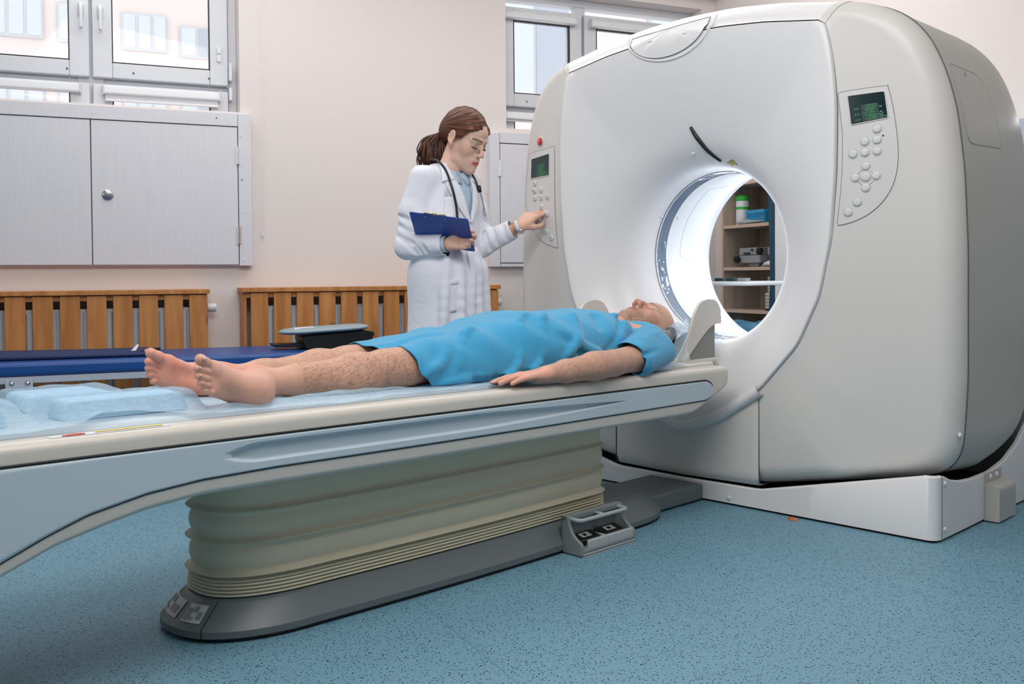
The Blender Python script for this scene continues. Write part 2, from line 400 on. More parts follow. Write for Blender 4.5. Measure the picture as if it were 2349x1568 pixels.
# roller blinds fixed on the sashes
def blind(x0, x1, z, drop, label):
    t = thing('roller_blind', label, 'blind', ((x0+x1)/2, 0.06, z-0.02), FW)
    obj('cassette', MB().prism(rpoly([(0.045, z-0.02), (0.099, z-0.02), (0.099, z+0.03), (0.055, z+0.03)], 0.012), x0, x1, 'yz'), M_whitep, t, auto=30)
    for x in (x0-0.008, x1): obj('end_cap', MB().box(x, x+0.008, 0.042, 0.099, z-0.024, z+0.033), M_frame, t, bevel=0.003)
    if drop: obj('fabric', MB().box(x0+0.005, x1-0.005, 0.070, 0.072, z-drop, z-0.02), mat('blind_fabric', (232, 232, 236), 0.8, noise=0.01), t)
    if drop: obj('hem_bar', MB().box(x0+0.005, x1-0.005, 0.062, 0.078, z-drop-0.012, z-drop), M_whitep, t, bevel=0.003)
    return t
blind(-3.15, -2.49, 1.888, 0.0, 'white rolled-up blind on the low pane left of the window post')
blind(-2.37, -1.77, 1.888, 0.045, 'white roller blind partly lowered over the low pane above the locked cabinet door')
blind(-0.005, 0.50, 2.535, 0.0, 'white roller blind case atop the tall pane left of the scanner')
blind(0.62, 1.36, 2.535, 0.0, 'white roller blind case half hidden by the top of the scanner')
blind(-0.005, 0.50, 1.89, 0.02, 'short white roller blind over the low pane beside the scanner')
# beaded chain hanging on the wall
ch = MB()
for i in range(150):
    t = i/149
    for s in (0, 1):
        x = -1.552+0.0*s+(0.012*math.sin(t*3) if s else 0)+s*0.014*math.sin(math.pi*min(1, (1-t)*1.02))+0.004
        ch.ball((x, -0.008, 1.075+t*1.9), 0.0018, 5, 4)
ch.box(-1.556, -1.548, -0.012, -0.004, 1.10, 1.13)
ch.box(-1.562, -1.535, -0.014, 0, 2.96, 3.0)
tag(obj('blind_chain', ch, M_whitep, None, FW), 'thin white beaded blind chain hanging down the bare wall', 'blind chain')
# facades outside
M_fac = mat('pale_facade', (250, 240, 236), 0.9, noise=0.01)
M_facg = mat('facade_glass', (230, 237, 244), 0.3, noise=0.02)
M_facg2 = mat('facade_glass_dark', (200, 208, 220), 0.3, noise=0.02)
def facade(x0, x1, y, wlist, label, zt=14, fr=FW):
    t = thing('building', label, 'building', ((x0+x1)/2, y, -3), fr)
    obj('wall', MB().box(x0, x1, y, y+4, -3, zt), M_fac, t)
    for (a, b, z0, z1, n) in wlist:
        w = obj('window', MB().box(a, b, y-0.06, y-0.01, z0, z1), M_whitep, t)
        for k in range(n):
            p = (b-a)/n
            obj('window_pane', MB().box(a+k*p+0.025, a+(k+1)*p-0.025, y-0.08, y-0.06, z0+0.03, z1-0.03), M_facg2 if (k == n-1 and n == 2) else M_facg, w)
    return t
wl = [(-3.72, -3.04, 4.26, 4.82, 3), (-2.86, -2.40, 4.24, 4.80, 2), (-2.02, -1.40, 4.20, 4.74, 3), (-1.22, -0.74, 4.16, 4.62, 2)]
wl += [(a_, b_, z0-1.35, z1-1.15, n_) for a_, b_, z0, z1, n_ in wl]+[(a_-d_, b_-d_, z0, z1, n_) for d_ in (3.4, 6.8, 10.2) for a_, b_, z0, z1, n_ in wl]
facade(-17, 0.4, 9.5, wl, 'pale overexposed building facade seen through the left window')
facade(1.6, 9, 5.5, [(2.2, 3.2, 3.0, 8.0, 2), (4.4, 5.6, 3.0, 8.0, 2)], 'pale building seen through the window beside the scanner')
# ------------------------------------------------------------------ cabinet with boarded doors under the window
cab = thing('wall_cabinet', 'pale grey wood-grain cabinet with a round lock under the left window', 'cabinet', (-2.6, -0.02, 0.935), FW)
cb = MB(); cb.box(-4.4, -1.62, -0.035, 0.10, 0.935, 0.943); cb.box(-4.4, -1.62, 0.02, 0.16, 0.943, 1.70)
obj('back_box', cb, M_board, cab)
obj('top_rail', MB().box(-4.4, -1.687, -0.055, 0.0, 1.712, 1.783), M_board, cab, bevel=0.002)
obj('side_post', MB().box(-1.685, -1.614, -0.055, 0.0, 0.935, 1.783), M_board, cab, bevel=0.002)
for k, (x0, x1) in enumerate(((-3.35, -2.4435), (-2.4385, -1.689))):
    d = obj('door', MB().box(x0, x1, -0.05, -0.002, 0.941, 1.708), M_board, cab, bevel=0.0025)
    if k == 1:
        lk = MB().lathe([(0.028, 0), (0.028, -0.006), (0.024, -0.010), (0.019, -0.012), (0.018, -0.006), (0.0165, -0.006), (0.0165, -0.012), (0.012, -0.016), (0.001, -0.017)], (-2.362, -0.05, 1.313), 'y', 32)
        lk.box(-2.376, -2.348, -0.070, -0.064, 1.308, 1.318)
        l = obj('lock', lk, M_chrome, d, auto=40)
for z in (1.50, 1.055):
    h = obj('hinge', MB().box(-1.698, -1.672, -0.058, -0.05, z, z+0.10), M_cream if z < 1.2 else M_whitep, cab, bevel=0.001)
    h2 = obj('hinge_pin', MB().lathe([(0.004, 0), (0.004, 0.10)], (-1.686, -0.060, z), 'z', 8), M_chrome, h)
for x, z in ((-1.80, 1.752), ): obj('screw_hole', MB().lathe([(0.004, 0), (0.004, -0.001)], (x, -0.055, z), 'y', 10), M_dark, cab)
obj('screw_hole', MB().lathe([(0.004, 0), (0.004, -0.001)], (-1.668, -0.055, 1.415), 'y', 10), M_dark, cab)
for x, z in ((-2.43, 1.745), (-1.67, 1.66), (-1.665, 1.235), (-1.66, 0.965)):
    obj('screw_cap', MB().lathe([(0.006, 0), (0.005, -0.003)], (x, -0.055, z), 'y', 10), M_whitep, cab)
# matching cabinet under the second window
cab2 = thing('wall_cabinet', 'pale boarded cabinet on the wall between the person in white and the scanner', 'cabinet', (0.4, -0.02, 0.93), FW)
c2 = MB(); c2.box(-0.16, 1.3, -0.004, 0.10, 0.93, 0.94); c2.box(-0.14, 1.3, 0.02, 0.16, 0.94, 1.70)
obj('back_box', c2, M_board, cab2)
obj('side_post', MB().box(-0.165, -0.099, -0.05, 0.0, 0.925, 1.758), M_board, cab2, bevel=0.002)
obj('top_rail', MB().box(-0.096, 1.3, -0.05, 0.0, 1.70, 1.765), M_board, cab2, bevel=0.002)
obj('door', MB().box(-0.094, 0.62, -0.05, -0.004, 0.95, 1.694), M_board, cab2, bevel=0.0025)
obj('bottom_rail', MB().box(-0.094, 1.3, -0.045, -0.002, 0.925, 0.946), M_board, cab2, bevel=0.002)
obj('hinge', MB().box(-0.112, -0.092, -0.058, -0.05, 1.49, 1.59), M_whitep, cab2, bevel=0.001)
# ------------------------------------------------------------------ radiators with slatted wooden covers
def rad_cover(x0, x1, ztop, label, wall_side, first=None, knob=None):
    t = thing('radiator_cover', label, 'radiator cover', ((x0+x1)/2, -0.09, 0), FW)
    obj('top_board', MB().box(x0-0.012, x1+0.012, -0.182, -0.005, ztop-0.025, ztop), M_wood, t, bevel=0.003)
    obj('side_board', MB().box(x1-0.02, x1, -0.15, -0.005, 0.02, ztop-0.025), M_wood, t, bevel=0.002)
    if wall_side: obj('side_board', MB().box(x0, x0+0.02, -0.15, -0.005, 0.02, ztop-0.025), M_wood, t, bevel=0.002)
    obj('crossbar', MB().box(x0+0.02, x1-0.02, -0.155, -0.135, ztop-0.055, ztop-0.028), M_wood, t)
    obj('crossbar', MB().box(x0+0.02, x1-0.02, -0.155, -0.135, 0.08, 0.12), M_wood, t)
    p = 0.126; w = 0.094; x = x1-w; n = 0
    while x > x0-0.03 and n < 14:
        xx = max(x, x0)
        obj('slat', MB().box(xx, x+w, -0.172, -0.156, 0.03, ztop-0.03), M_wood, t, bevel=0.002)
        x -= p; n += 1
    return t
rad_cover(-3.95, -1.874, 0.807, 'slatted wooden radiator cover under the left window, white radiator behind', False)
rad_cover(-1.684, -0.165, 0.812, 'slatted wooden radiator cover behind the person in white', True)
def radiator(x0, x1, label, knob_x):
    t = thing('radiator', label, 'radiator', ((x0+x1)/2, -0.07, 0.08), FW)
    mb = MB(); x = x0
    mb.box(x0, x1, -0.12, -0.05, 0.10, 0.71)
    obj('panel', mb, M_rad, t, bevel=0.006)
    m2 = MB(); x = x0+0.02
    while x < x1-0.05:
        m2.prism(rpoly([(x, -0.119), (x+0.008, -0.132), (x+0.032, -0.132), (x+0.04, -0.119)], 0.003, 2), 0.14, 0.69, 'xy'); x += 0.0533
    obj('convector_ribs', m2, M_rad, t, auto=40)
    k = MB().lathe([(0.0, 0), (0.022, 0), (0.024, 0.004), (0.024, 0.04), (0.021, 0.046), (0.0, 0.047)], (knob_x, -0.08, 0.705), 'x', 20)
    k.lathe([(0.012, -0.04), (0.012, 0.0)], (knob_x, -0.08, 0.705), 'x', 12)
    obj('valve_knob', k, M_whitep, t, auto=40)
    for px in (x0+0.1, x1-0.1): obj('foot', MB().box(px-0.02, px+0.02, -0.09, -0.05, 0, 0.10), M_rad, t)
    return t
radiator(-3.9, -1.90, 'white panel radiator behind the wooden slats under the left window', -1.866)
radiator(-1.63, -0.20, 'white panel radiator behind the wooden slats beside the person in white', -0.158)
# ------------------------------------------------------------------ couch
couch = thing('examination_couch', 'long blue vinyl examination couch on a white steel frame by the radiators', 'couch', (-2.2, -0.55, 0), FW)
def pad(x0, x1, name='cushion'):
    mb = MB().box(x0, x1, -0.86, -0.27, 0.438, 0.497); return obj(name, mb, M_vinyl, couch, bevel=0.018, bseg=5)
pad(-3.9, -1.33); pad(-1.318, -0.85, 'head_cushion')
fr_ = MB(); fr_.box(-3.88, -0.9, -0.845, -0.815, 0.405, 0.437); fr_.box(-3.88, -0.9, -0.30, -0.27, 0.405, 0.437)
for x in (-3.86, -1.4, -0.92): fr_.box(x-0.015, x+0.015, -0.815, -0.30, 0.405, 0.435)
obj('frame', fr_, M_metalw, couch, bevel=0.004)
for x in (-2.745, -1.05, -3.8):
    for y in (-0.83, -0.285): obj('leg', MB().box(x-0.018, x+0.018, y-0.015, y+0.015, 0, 0.405), M_metalw, couch, bevel=0.003)
pl = MB().box(-2.80, -2.69, -0.852, -0.845, 0.385, 0.425); p_ = obj('leg_bracket', pl, M_metalw, couch, bevel=0.002)
for x in (-2.775, -2.712): obj('bolt', MB().lathe([(0.011, 0), (0.010, -0.004), (0.004, -0.008), (0, -0.008)], (x, -0.852, 0.408), 'y', 14), M_chrome, p_, smooth=True)
obj('hinge_bracket', MB().box(-1.37, -1.24, -0.80, -0.75, 0.37, 0.405).tube([(-1.30, -0.85, 0.425), (-1.22, -0.85, 0.432)], 0.008, 8), M_chrome, couch)
# dark folded mat
mt = MB()
rings = []
for i in range(30):
    s = i/29; x = lerp(-3.6, -2.19, s); hh = 0.022+0.006*math.sin(s*5)+0.006*s
    y0, y1 = -0.73+0.02*math.sin(s*4), -0.40
    rings.append([(x, y0, 0.498), (x, y0-0.01, 0.498+hh*0.5), (x, y0+0.01, 0.498+hh), (x, (y0+y1)/2, 0.498+hh*1.15+0.004*math.sin(s*9)), (x, y1-0.01, 0.498+hh), (x, y1, 0.498+hh*0.4), (x, y1-0.005, 0.498)])
mt.loft(rings)
mtt = thing('folded_mat', 'dark blue folded mat lying on the left end of the couch', 'mat', (-2.9, -0.56, 0.498), FW)
obj('cover', mt, M_navy, mtt, smooth=True)
tl = MB().tube(catmull([(-2.24, -0.72, 0.512), (-2.20, -0.73, 0.518), (-2.165, -0.735, 0.506)], 4), [0.012, 0.013, 0.014, 0.013, 0.012, 0.013, 0.012, 0.009, 0.006], 8)
tl.tube(catmull([(-2.22, -0.70, 0.52), (-2.19, -0.70, 0.528), (-2.15, -0.71, 0.53)], 4), 0.008, 8)
obj('black_strap', tl, M_black, mtt, smooth=True)
obj('white_tag', MB().add([(-2.28, -0.70, 0.524), (-2.258, -0.70, 0.524), (-2.243, -0.69, 0.552), (-2.252, -0.69, 0.553)], [(0, 1, 2, 3)]), M_whitep, mtt, solid=0.002)
# head rest cushion on black holder
hr = thing('headrest_cushion', 'grey-blue oval cushion in a black holder on the right of the couch', 'cushion', (-1.33, -0.6, 0.498), FW)
sh = []
for s in [i/16 for i in range(17)]:
    x = lerp(-1.575, -1.095, s); wv = math.sqrt(max(0.0, 1-(2*s-1)**4))*0.14+0.005; th = 0.018*math.sqrt(max(0.02, 1-(2*s-1)**6)); zc = 0.585+0.02*s
    sh.append([(x, -0.60+wv*math.cos(a)*1.0, zc+th*math.sin(a)) for a in [2*math.pi*k/16 for k in range(16)]])
obj('pad', MB().loft(sh), mat('grey_blue_vinyl', (150, 170, 180), 0.4, noise=0.03), hr, smooth=True)
bk = MB().prism(rpoly([(-1.45, 0.50), (-1.13, 0.50), (-1.085, 0.575), (-1.13, 0.588), (-1.47, 0.565)], 0.02), -0.70, -0.48)
bk.prism(rpoly([(-1.60, 0.512), (-1.40, 0.508), (-1.40, 0.526), (-1.61, 0.528)], 0.006), -0.66, -0.54)
obj('holder', bk, M_black, hr, bevel=0.004)
obj('label_sticker', MB().add([(-1.50, -0.715, 0.595), (-1.40, -0.72, 0.601), (-1.40, -0.63, 0.612), (-1.50, -0.63, 0.608)], [(0, 1, 2, 3)]), M_whitep, hr, solid=0.001)
# ------------------------------------------------------------------ wall cabinet at far right
t = thing('wall_cabinet', 'pale blue-white cabinet on the wall at the right edge of the picture', 'cabinet', (2.86, -0.2, 0.6), FR)
obj('body', MB().box(2.42, 3.3, -0.30, -0.004, 0.6, 1.53), mat('pale_cabinet', (196, 204, 216), 0.4, noise=0.01), t, bevel=0.004)
obj('door', MB().box(2.43, 3.29, -0.318, -0.302, 0.61, 1.52), mat('pale_cabinet', (196, 204, 216)), t, bevel=0.003)
# ------------------------------------------------------------------ shelving seen through the bore
SX0, SX1 = 0.487, 1.085; SD = -0.30
shf = thing('shelving_unit', 'open wood-laminate shelving unit seen through the scanner bore', 'shelves', ((SX0+SX1)/2, SD/2, 0), FR)
obj('side_panel', MB().box(SX0, SX0+0.02, SD, -0.005, 0, 2.0), M_wood_dark, shf)
obj('side_panel', MB().box(SX1-0.02, SX1, SD, -0.005, 0, 2.0), M_wood_dark, shf)
obj('back_panel', MB().box(SX0+0.02, SX1-0.02, -0.015, -0.005, 0, 2.0), M_wood_dark, shf)
SZ = [0.14, 0.385, 0.645, 0.91, 1.175, 1.44, 1.72, 1.98]
for z in SZ:
    obj('shelf', MB().box(SX0+0.02, SX1-0.02, SD+0.004, -0.015, z-0.02, z), M_wood_dark, shf)
for x in (SX0, SX1-0.02): obj('edge_strip', MB().box(x, x+0.02, SD-0.002, SD, 0, 2.0), M_wood_edge, shf)
for z in SZ: obj('edge_strip', MB().box(SX0+0.02, SX1-0.02, SD+0.002, SD+0.004, z-0.02, z), M_wood_edge, shf)
# bottle
M_green = mat('green_plastic', (60, 190, 70), 0.4, noise=0)
t = thing('wipes_canister', 'white cylindrical canister with a green lid on the shelf', 'canister', (0.575, -0.20, 1.175), FR)
obj('body', MB().lathe([(0.0, 0), (0.04, 0), (0.042, 0.005), (0.042, 0.15), (0.038, 0.16)], (0.575, -0.20, 1.175), 'z', 28), M_whitep, t, auto=40)
obj('lid', MB().lathe([(0.041, 0.155), (0.043, 0.158), (0.043, 0.178), (0.03, 0.192), (0.0, 0.193)], (0.575, -0.20, 1.175), 'z', 28), M_green, t, auto=40)
obj('label_band', MB().lathe([(0.0425, 0.10), (0.0425, 0.118)], (0.575, -0.20, 1.175), 'z', 28, (False, False)), M_green, t, auto=40)
# blue basket
bx0, bx1, by0, by1, bz = 0.70, 0.88, -0.27, -0.10, 1.175
mb = MB(); mb.box(bx0+.01, bx1-.01, by0+.01, by1-.01, bz, bz+0.004)
mb.box(bx0, bx1, by0, by0+.004, bz+0.065, bz+0.085); mb.box(bx0, bx1, by1-.004, by1, bz+0.065, bz+0.085)
mb.box(bx0, bx0+.004, by0, by1, bz+0.065, bz+0.085); mb.box(bx1-.004, bx1, by0, by1, bz+0.065, bz+0.085)
for k in range(13):
    x = lerp(bx0+0.005, bx1-0.01, k/12); mb.box(x, x+0.006, by0+.001, by0+.004, bz, bz+0.07); mb.box(x, x+0.006, by1-.004, by1-.001, bz, bz+0.07)
    y = lerp(by0+0.005, by1-0.01, k/12); mb.box(bx0+.001, bx0+.004, y, y+0.006, bz, bz+0.07); mb.box(bx1-.004, bx1-.001, y, y+0.006, bz, bz+0.07)
for z in (0, 0.03): mb.box(bx0, bx1, by0, by0+.003, bz+z, bz+z+0.006); mb.box(bx0, bx0+.003, by0, by1, bz+z, bz+z+0.006)
tag(obj('storage_basket', mb, mat('blue_plastic', (40, 150, 200), 0.4, noise=0), None, FR), 'small blue perforated plastic basket on the shelf', 'basket')
# grey folded gadget in front of the basket
mb = MB().loft([[(x, -0.27+0.03*math.cos(a), 1.187+h*math.sin(a)) for a in [2*math.pi*k/12 for k in range(12)]] for x, h in ((0.64, 0.006), (0.66, 0.016), (0.72, 0.018), (0.78, 0.011), (0.86, 0.008), (0.87, 0.003))])
tag(obj('handheld_device', mb, mat('light_grey_plastic', (170, 172, 172), 0.4, noise=0), None, FR, smooth=True), 'flat light grey handheld device lying before the blue basket', 'device')
# cup stack
t = thing('roll_stack', 'stack of pale rolls standing at the right of the blue basket', 'rolls', (0.95, -0.2, 1.175), FR)
for k in range(4):
    obj('roll', MB().lathe([(0.0, 0), (0.045, 0), (0.048, 0.004), (0.048, 0.026), (0.045, 0.03), (0, 0.03)], (0.95, -0.2, 1.175+k*0.031), 'z', 24), mat('pale_card', (196, 188, 176), 0.7), t, auto=40)
# projector-like tool
t = thing('positioning_device', 'grey mechanical device with two black knobs on the middle shelf', 'device', (0.8, -0.2, 0.91), FR)
M_grm = mat('grey_metal', (150, 154, 158), 0.4, noise=0.02)
obj('upper_block', MB().box(0.62, 0.83, -0.26, -0.10, 0.985, 1.03), M_grm, t, bevel=0.004)
obj('lower_block', MB().box(0.63, 0.84, -0.27, -0.10, 0.935, 0.982), M_grm, t, bevel=0.004)
obj('foot', MB().box(0.70, 0.80, -0.25, -0.12, 0.91, 0.935), M_grm, t)
obj('base_plate', MB().box(0.64, 0.86, -0.27, -0.10, 0.91, 0.914), M_black, t)
obj('slot', MB().box(0.68, 0.73, -0.274, -0.26, 0.99, 1.0), M_black, t); obj('slot', MB().box(0.74, 0.76, -0.264, -0.26, 1.008, 1.022), M_black, t)
for x, z in ((0.635, 0.958), (0.86, 1.005)):
    obj('knob', MB().lathe([(0.0, -0.03), (0.012, -0.03), (0.014, -0.024), (0.022, -0.022), (0.022, 0), (0, 0)], (x, -0.28, z), 'y', 20), M_black, t, auto=40)
obj('arm', MB().box(0.87, 1.04, -0.24, -0.14, 0.98, 1.03), M_grm, t, bevel=0.003); obj('arm_cap', MB().box(0.90, 1.03, -0.23, -0.15, 1.031, 1.045), M_black, t)
# soft packets
M_clear = mat('clear_plastic', (210, 216, 222), 0.3, noise=0.2, scale=40, alpha=0.7)
for nm, x0, col, lb, z0, al in (('gauze_packet', 0.87, (225, 225, 228), 'crumpled clear packet in front of the black knob', 0.91, 0), ('gauze_packet', 0.95, (238, 190, 200), 'pink and white packet at the right end of the middle shelf', 0.91, 0), ('gauze_packet', 0.97, (180, 200, 214), 'pale blue flat packet lying on the pink packet', 0.952, 0)):
    mb = MB().loft([[(x0+s*0.10, -0.285+0.05*(1+math.cos(a)), z0+(h)*(1+math.sin(a+0.2*s))) for a in [2*math.pi*k/14 for k in range(14)]] for s, h in ((0, 0.003), (0.15, 0.016), (0.4, 0.021), (0.6, 0.018), (0.85, 0.014), (1, 0.003))] if z0 < 0.93 else [[(x0+s*0.10, -0.27+0.04*(1+math.cos(a)), z0+h*(1+math.sin(a))) for a in [2*math.pi*k/14 for k in range(14)]] for s, h in ((0, 0.001), (0.2, 0.006), (0.8, 0.006), (1, 0.001))])
    tag(obj(nm, mb, mat('packet_%d' % col[1], col, 0.4, noise=0.15, scale=30), None, FR, smooth=True), lb, 'packet', None)
# disc stacks
M_disc = mat('disc_stack', (200, 200, 188), 0.5, noise=0.05)
for n, z0, r, lb in ((5, 0.655, 0.11, 'lower stack of pale round discs in clear covers on a dark turntable'), (5, 0.755, 0.095, 'upper stack of pale round discs on top of the wider stack')):
    t = thing('disc_stack', lb, 'discs', (0.935, -0.17, z0), FR)
    for k in range(n):
        obj('disc', MB().lathe([(0, 0), (r-0.004, 0), (r, 0.004), (r, 0.014), (r-0.004, 0.018), (0, 0.018)], (0.935, -0.17, z0+k*0.0195), 'z', 32), M_disc, t, auto=40)
tag(obj('turntable', MB().lathe([(0.0, 0), (0.05, 0), (0.11, 0.004), (0.11, 0.0095), (0, 0.0095)], (0.93, -0.17, 0.645), 'z', 32), M_black, None, FR, auto=40), 'thin black turntable under the disc stacks', 'turntable')
# top shelf jar and boxes
t = thing('specimen_jar', 'small clear jar with a red and white label on the top visible shelf', 'jar', (0.59, -0.23, 1.44), FR)
obj('glass', MB().lathe([(0, 0), (0.03, 0), (0.032, 0.004), (0.032, 0.11), (0.03, 0.115)], (0.59, -0.23, 1.44), 'z', 24), M_clear, t, auto=40)
obj('label_strip', MB().lathe([(0.0325, 0.03), (0.0325, 0.085)], (0.59, -0.23, 1.44), 'z', 24, (False, False)), mat('red_white_label', (214, 196, 192), 0.6, noise=0.4, scale=60), t, auto=40)
obj('lid', MB().lathe([(0.033, 0.11), (0.033, 0.13), (0, 0.13)], (0.59, -0.23, 1.44), 'z', 24, (False, True)), mat('red_lid', (150, 50, 40), 0.4), t, auto=40)
t = thing('cardboard_box', 'beige box of pleated card on the top visible shelf', 'box', (0.88, -0.2, 1.44), FR)
obj('box_body', MB().box(0.685, 1.03, -0.27, -0.06, 1.44, 1.56), mat('beige_card', (196, 182, 158), 0.7, noise=0.06), t, bevel=0.004)
obj('box_lid', MB().box(0.675, 1.04, -0.275, -0.055, 1.53, 1.565), mat('beige_card', (196, 182, 158)), t, bevel=0.003)
# bags on lower shelf
for x0, w_, col, lb in ((0.60, 0.20, (200, 204, 206), 'crumpled clear plastic bag on the low shelf'), (0.82, 0.22, (172, 186, 184), 'greenish crumpled plastic bag at the right of the low shelf')):
    mb = MB(); rr = []
    for i in range(9):
        s = i/8; rr.append([(x0+s*w_, -0.18+(0.09*math.sin(math.pi*min(max(s, .08), .92)))*math.cos(a)*(1+0.2*rng.random()), 0.385+0.065*math.sin(math.pi*min(max(s, .08), .92))*(1+math.sin(a))*(0.85+0.3*rng.random())) for a in [2*math.pi*k/14 for k in range(14)]])
    mb.loft(rr); tag(obj('plastic_bag', mb, mat('bag_%d' % col[0], col, 0.3, noise=0.2, scale=25), None, FR), lb, 'bag')
# blue lead apron and white cupboard at the end of the shelving
mb = MB(); rr = []
for i in range(24):
    z = lerp(0.52, 1.52, i/23); rr.append([(1.045+0.032*math.cos(a)+0.006*math.sin(z*9), -0.335+0.018*math.sin(a)*(1+0.3*math.sin(5*a+z*4)), z) for a in [2*math.pi*k/20 for k in range(20)]])
mb.loft(rr); t = tag(obj('lead_apron', mb, mat('apron_blue', (26, 72, 98), 0.6, noise=0.12, scale=30), None, FR, smooth=True), 'dark blue protective apron hanging at the end of the shelving', 'apron')
t = thing('tall_cupboard', 'bright white cupboard standing right of the blue apron', 'cupboard', (1.42, -0.2, 0), FR)
obj('body', MB().box(1.10, 1.60, -0.36, -0.005, 0.0, 1.9), M_liner, t, bevel=0.004); obj('door', MB().box(1.11, 1.59, -0.378, -0.362, 0.02, 1.88), M_liner, t, bevel=0.003)
# waste bin with liner
BX, BY, BZ = 1.235, 5.30, 0.60
t = thing('waste_bin', 'grey waste bin with a light blue plastic liner behind the scanner', 'bin', (BX, BY, 0), F0)
obj('bucket', MB().lathe([(0.0, 0), (0.10, 0), (0.105, 0.01), (0.135, BZ-.02), (0.127, BZ-.02), (0.10, 0.02), (0.0, 0.02)], (BX, BY, 0), 'z', 28), mat('bin_grey', (84, 96, 104), 0.5), t, auto=40)
rr = []
for k, (r, z) in enumerate(((0.137, -.12), (0.145, -.09), (0.142, -.05), (0.150, -.02), (0.140, .002), (0.123, -.005), (0.115, -.07))):
    rr.append([(BX+(r+0.006*math.sin(7*a+k))*math.cos(a), BY+(r+0.006*math.sin(7*a+k))*math.sin(a), BZ+z+0.008*math.sin(5*a+k*2)) for a in [2*math.pi*j/40 for j in range(40)]])
obj('bin_liner', MB().loft(rr, (False, False)), M_liner_bag, t, smooth=True)
# ------------------------------------------------------------------ scanner gantry
ZC = 0.942
half = [(0, .085), (.33, .092), (.65, .15), (.93, .195), (.985, .25), (1.0, .5), (1.0, .95), (.99, 1.2), (.968, 1.40), (.935, 1.53), (.888, 1.645), (.82, 1.725), (.72, 1.78), (.6, 1.803), (.4, 1.842), (.2, 1.866), (0, 1.872)]
outl = [(-x, z) for x, z in half[::-1]][:-1]+half
eggh = [(0, .275), (.165, .335), (.342, .449), (.49, .614), (.572, .784), (.613, .978), (.630, 1.2), (.634, 1.42), (.622, 1.58), (.600, 1.70), (.56, 1.80), (.50, 1.95), (.0, 2.3)]
egg = [(-x, z) for x, z in eggh[::-1]][:-1]+eggh
def polar(poly, th):
    """distance from the bore centre to a closed outline"""
    c, s = math.cos(th), math.sin(th); best = 9
    for i in range(len(poly)):
        x0, z0 = poly[i]; x1, z1 = poly[(i+1) % len(poly)]; z0 -= ZC; z1 -= ZC
        den = c*(z1-z0)-s*(x1-x0)
        if abs(den) < 1e-9: continue
        r = (x0*(z1-z0)-z0*(x1-x0))/den; u = ((c*r-x0)*(x1-x0)+(s*r-z0)*(z1-z0))/((x1-x0)**2+(z1-z0)**2)
        if r > 0 and -1e-6 <= u <= 1+1e-6: best = min(best, r)
    return best
NA = 240
TH = [2*math.pi*i/NA-math.pi/2 for i in range(NA)]
RO = np.array([polar(outl, a) for a in TH]); RE = np.array([polar(egg, a) for a in TH])
def sm(a, n=2):
    for _ in range(n): a = (np.roll(a, 1)+2*a+np.roll(a, -1))/4
    return a
RO = sm(RO, 3); RE = sm(RE, 3)
EDGE = 0.075
top = RE > RO-EDGE-0.012
REc = np.minimum(RE, RO-EDGE-0.012)
def dwing(t): return -0.06+max(0.0, abs(t)-0.60)*0.245
def pt(i, r, d): return (r*math.cos(TH[i]), d, ZC+r*math.sin(TH[i]))
def hi_(d): return pw(d, [(.55, 1), (.68, .995), (.75, .985), (.80, .975), (.85, .94), (.90, .87), (.93, .80), (.95, .75)])
def lo_(d): return pw(d, [(0, 1), (.1, 1.0), (.36, 1.03), (.53, 1.0), (.66, .95), (.74, .89), (.85, .78), (.95, .62)])
def sq(p):
    t, d, z = p
    return (t*(1 if d < .6 else 1-0.6*(d-.6)**2), d, 0.9+(z-0.9)*(hi_(d) if z > .9 else lo_(d)))
R0 = 0.34
prof = [(0.34, .215), (0.341, .19), (0.343, .165), (0.347, .14), (0.353, .115), (0.362, .09), (0.376, .065), (0.395, .044), (0.42, .026), (0.45, .012)]
scan = thing('ct_scanner', 'large white CT scanner gantry with a glowing round bore', 'scanner', (0, 0.35, 0), FG)
def ringset():
    """front surface rings, each a list over angles, plus the index where the central cover ends"""
    rings = []
    for r, d in prof: rings.append([pt(i, r, d) for i in range(NA)])
    for s in (0.1, 0.22, 0.36, 0.52, 0.68, 0.84, 0.95, 1.0):
        row = []
        for i in range(NA):
            r = lerp(0.45, REc[i], s); e = dwing(r*math.cos(TH[i])) if False else -0.06
            e2 = e-0.012
            d = lerp(0.012, e2, 1-(1-s)**1.5)
            row.append(pt(i, r, d))
        rings.append(row)
    return rings
fr_rings = ringset(); kE = len(fr_rings)-1
def side_rings(start_r, flush):
    """rings from the given radius to the edge, round it and run back"""
    rows = []
    for s in (0, 0.3, 0.65, 1.0):
        row = []
        for i in range(NA):
            r = lerp(start_r[i], RO[i]-EDGE, s); d = dwing(r*math.cos(TH[i])) - (0.012 if (flush and top[i]) else 0)*(1-s)
            row.append(pt(i, r, d))
        rows.append(row)
    for k in range(1, 9):
        a = math.pi/2*k/8; row = []
        for i in range(NA):
            r = RO[i]-EDGE+EDGE*math.sin(a); d = dwing((RO[i]-EDGE)*math.cos(TH[i]))+EDGE*1.15*(1-math.cos(a)); row.append(pt(i, r, d))
        rows.append(row)
    return rows
sr = side_rings(REc+0.004, True)
lastd = [p[1] for p in sr[-1]]
SEAM = 0.085
row = [pt(i, RO[i], max(SEAM, lastd[i]+0.01)) for i in range(NA)]
sr.append(row); kS = len(sr)-1
for d in (.15, .22, .30, .36, .42, .47, .52, .56, .60, .65, .70, .74, .78, .81, .84, .87, .895, .92, .935): sr.append([sq(pt(i, RO[i], d)) for i in range(NA)])
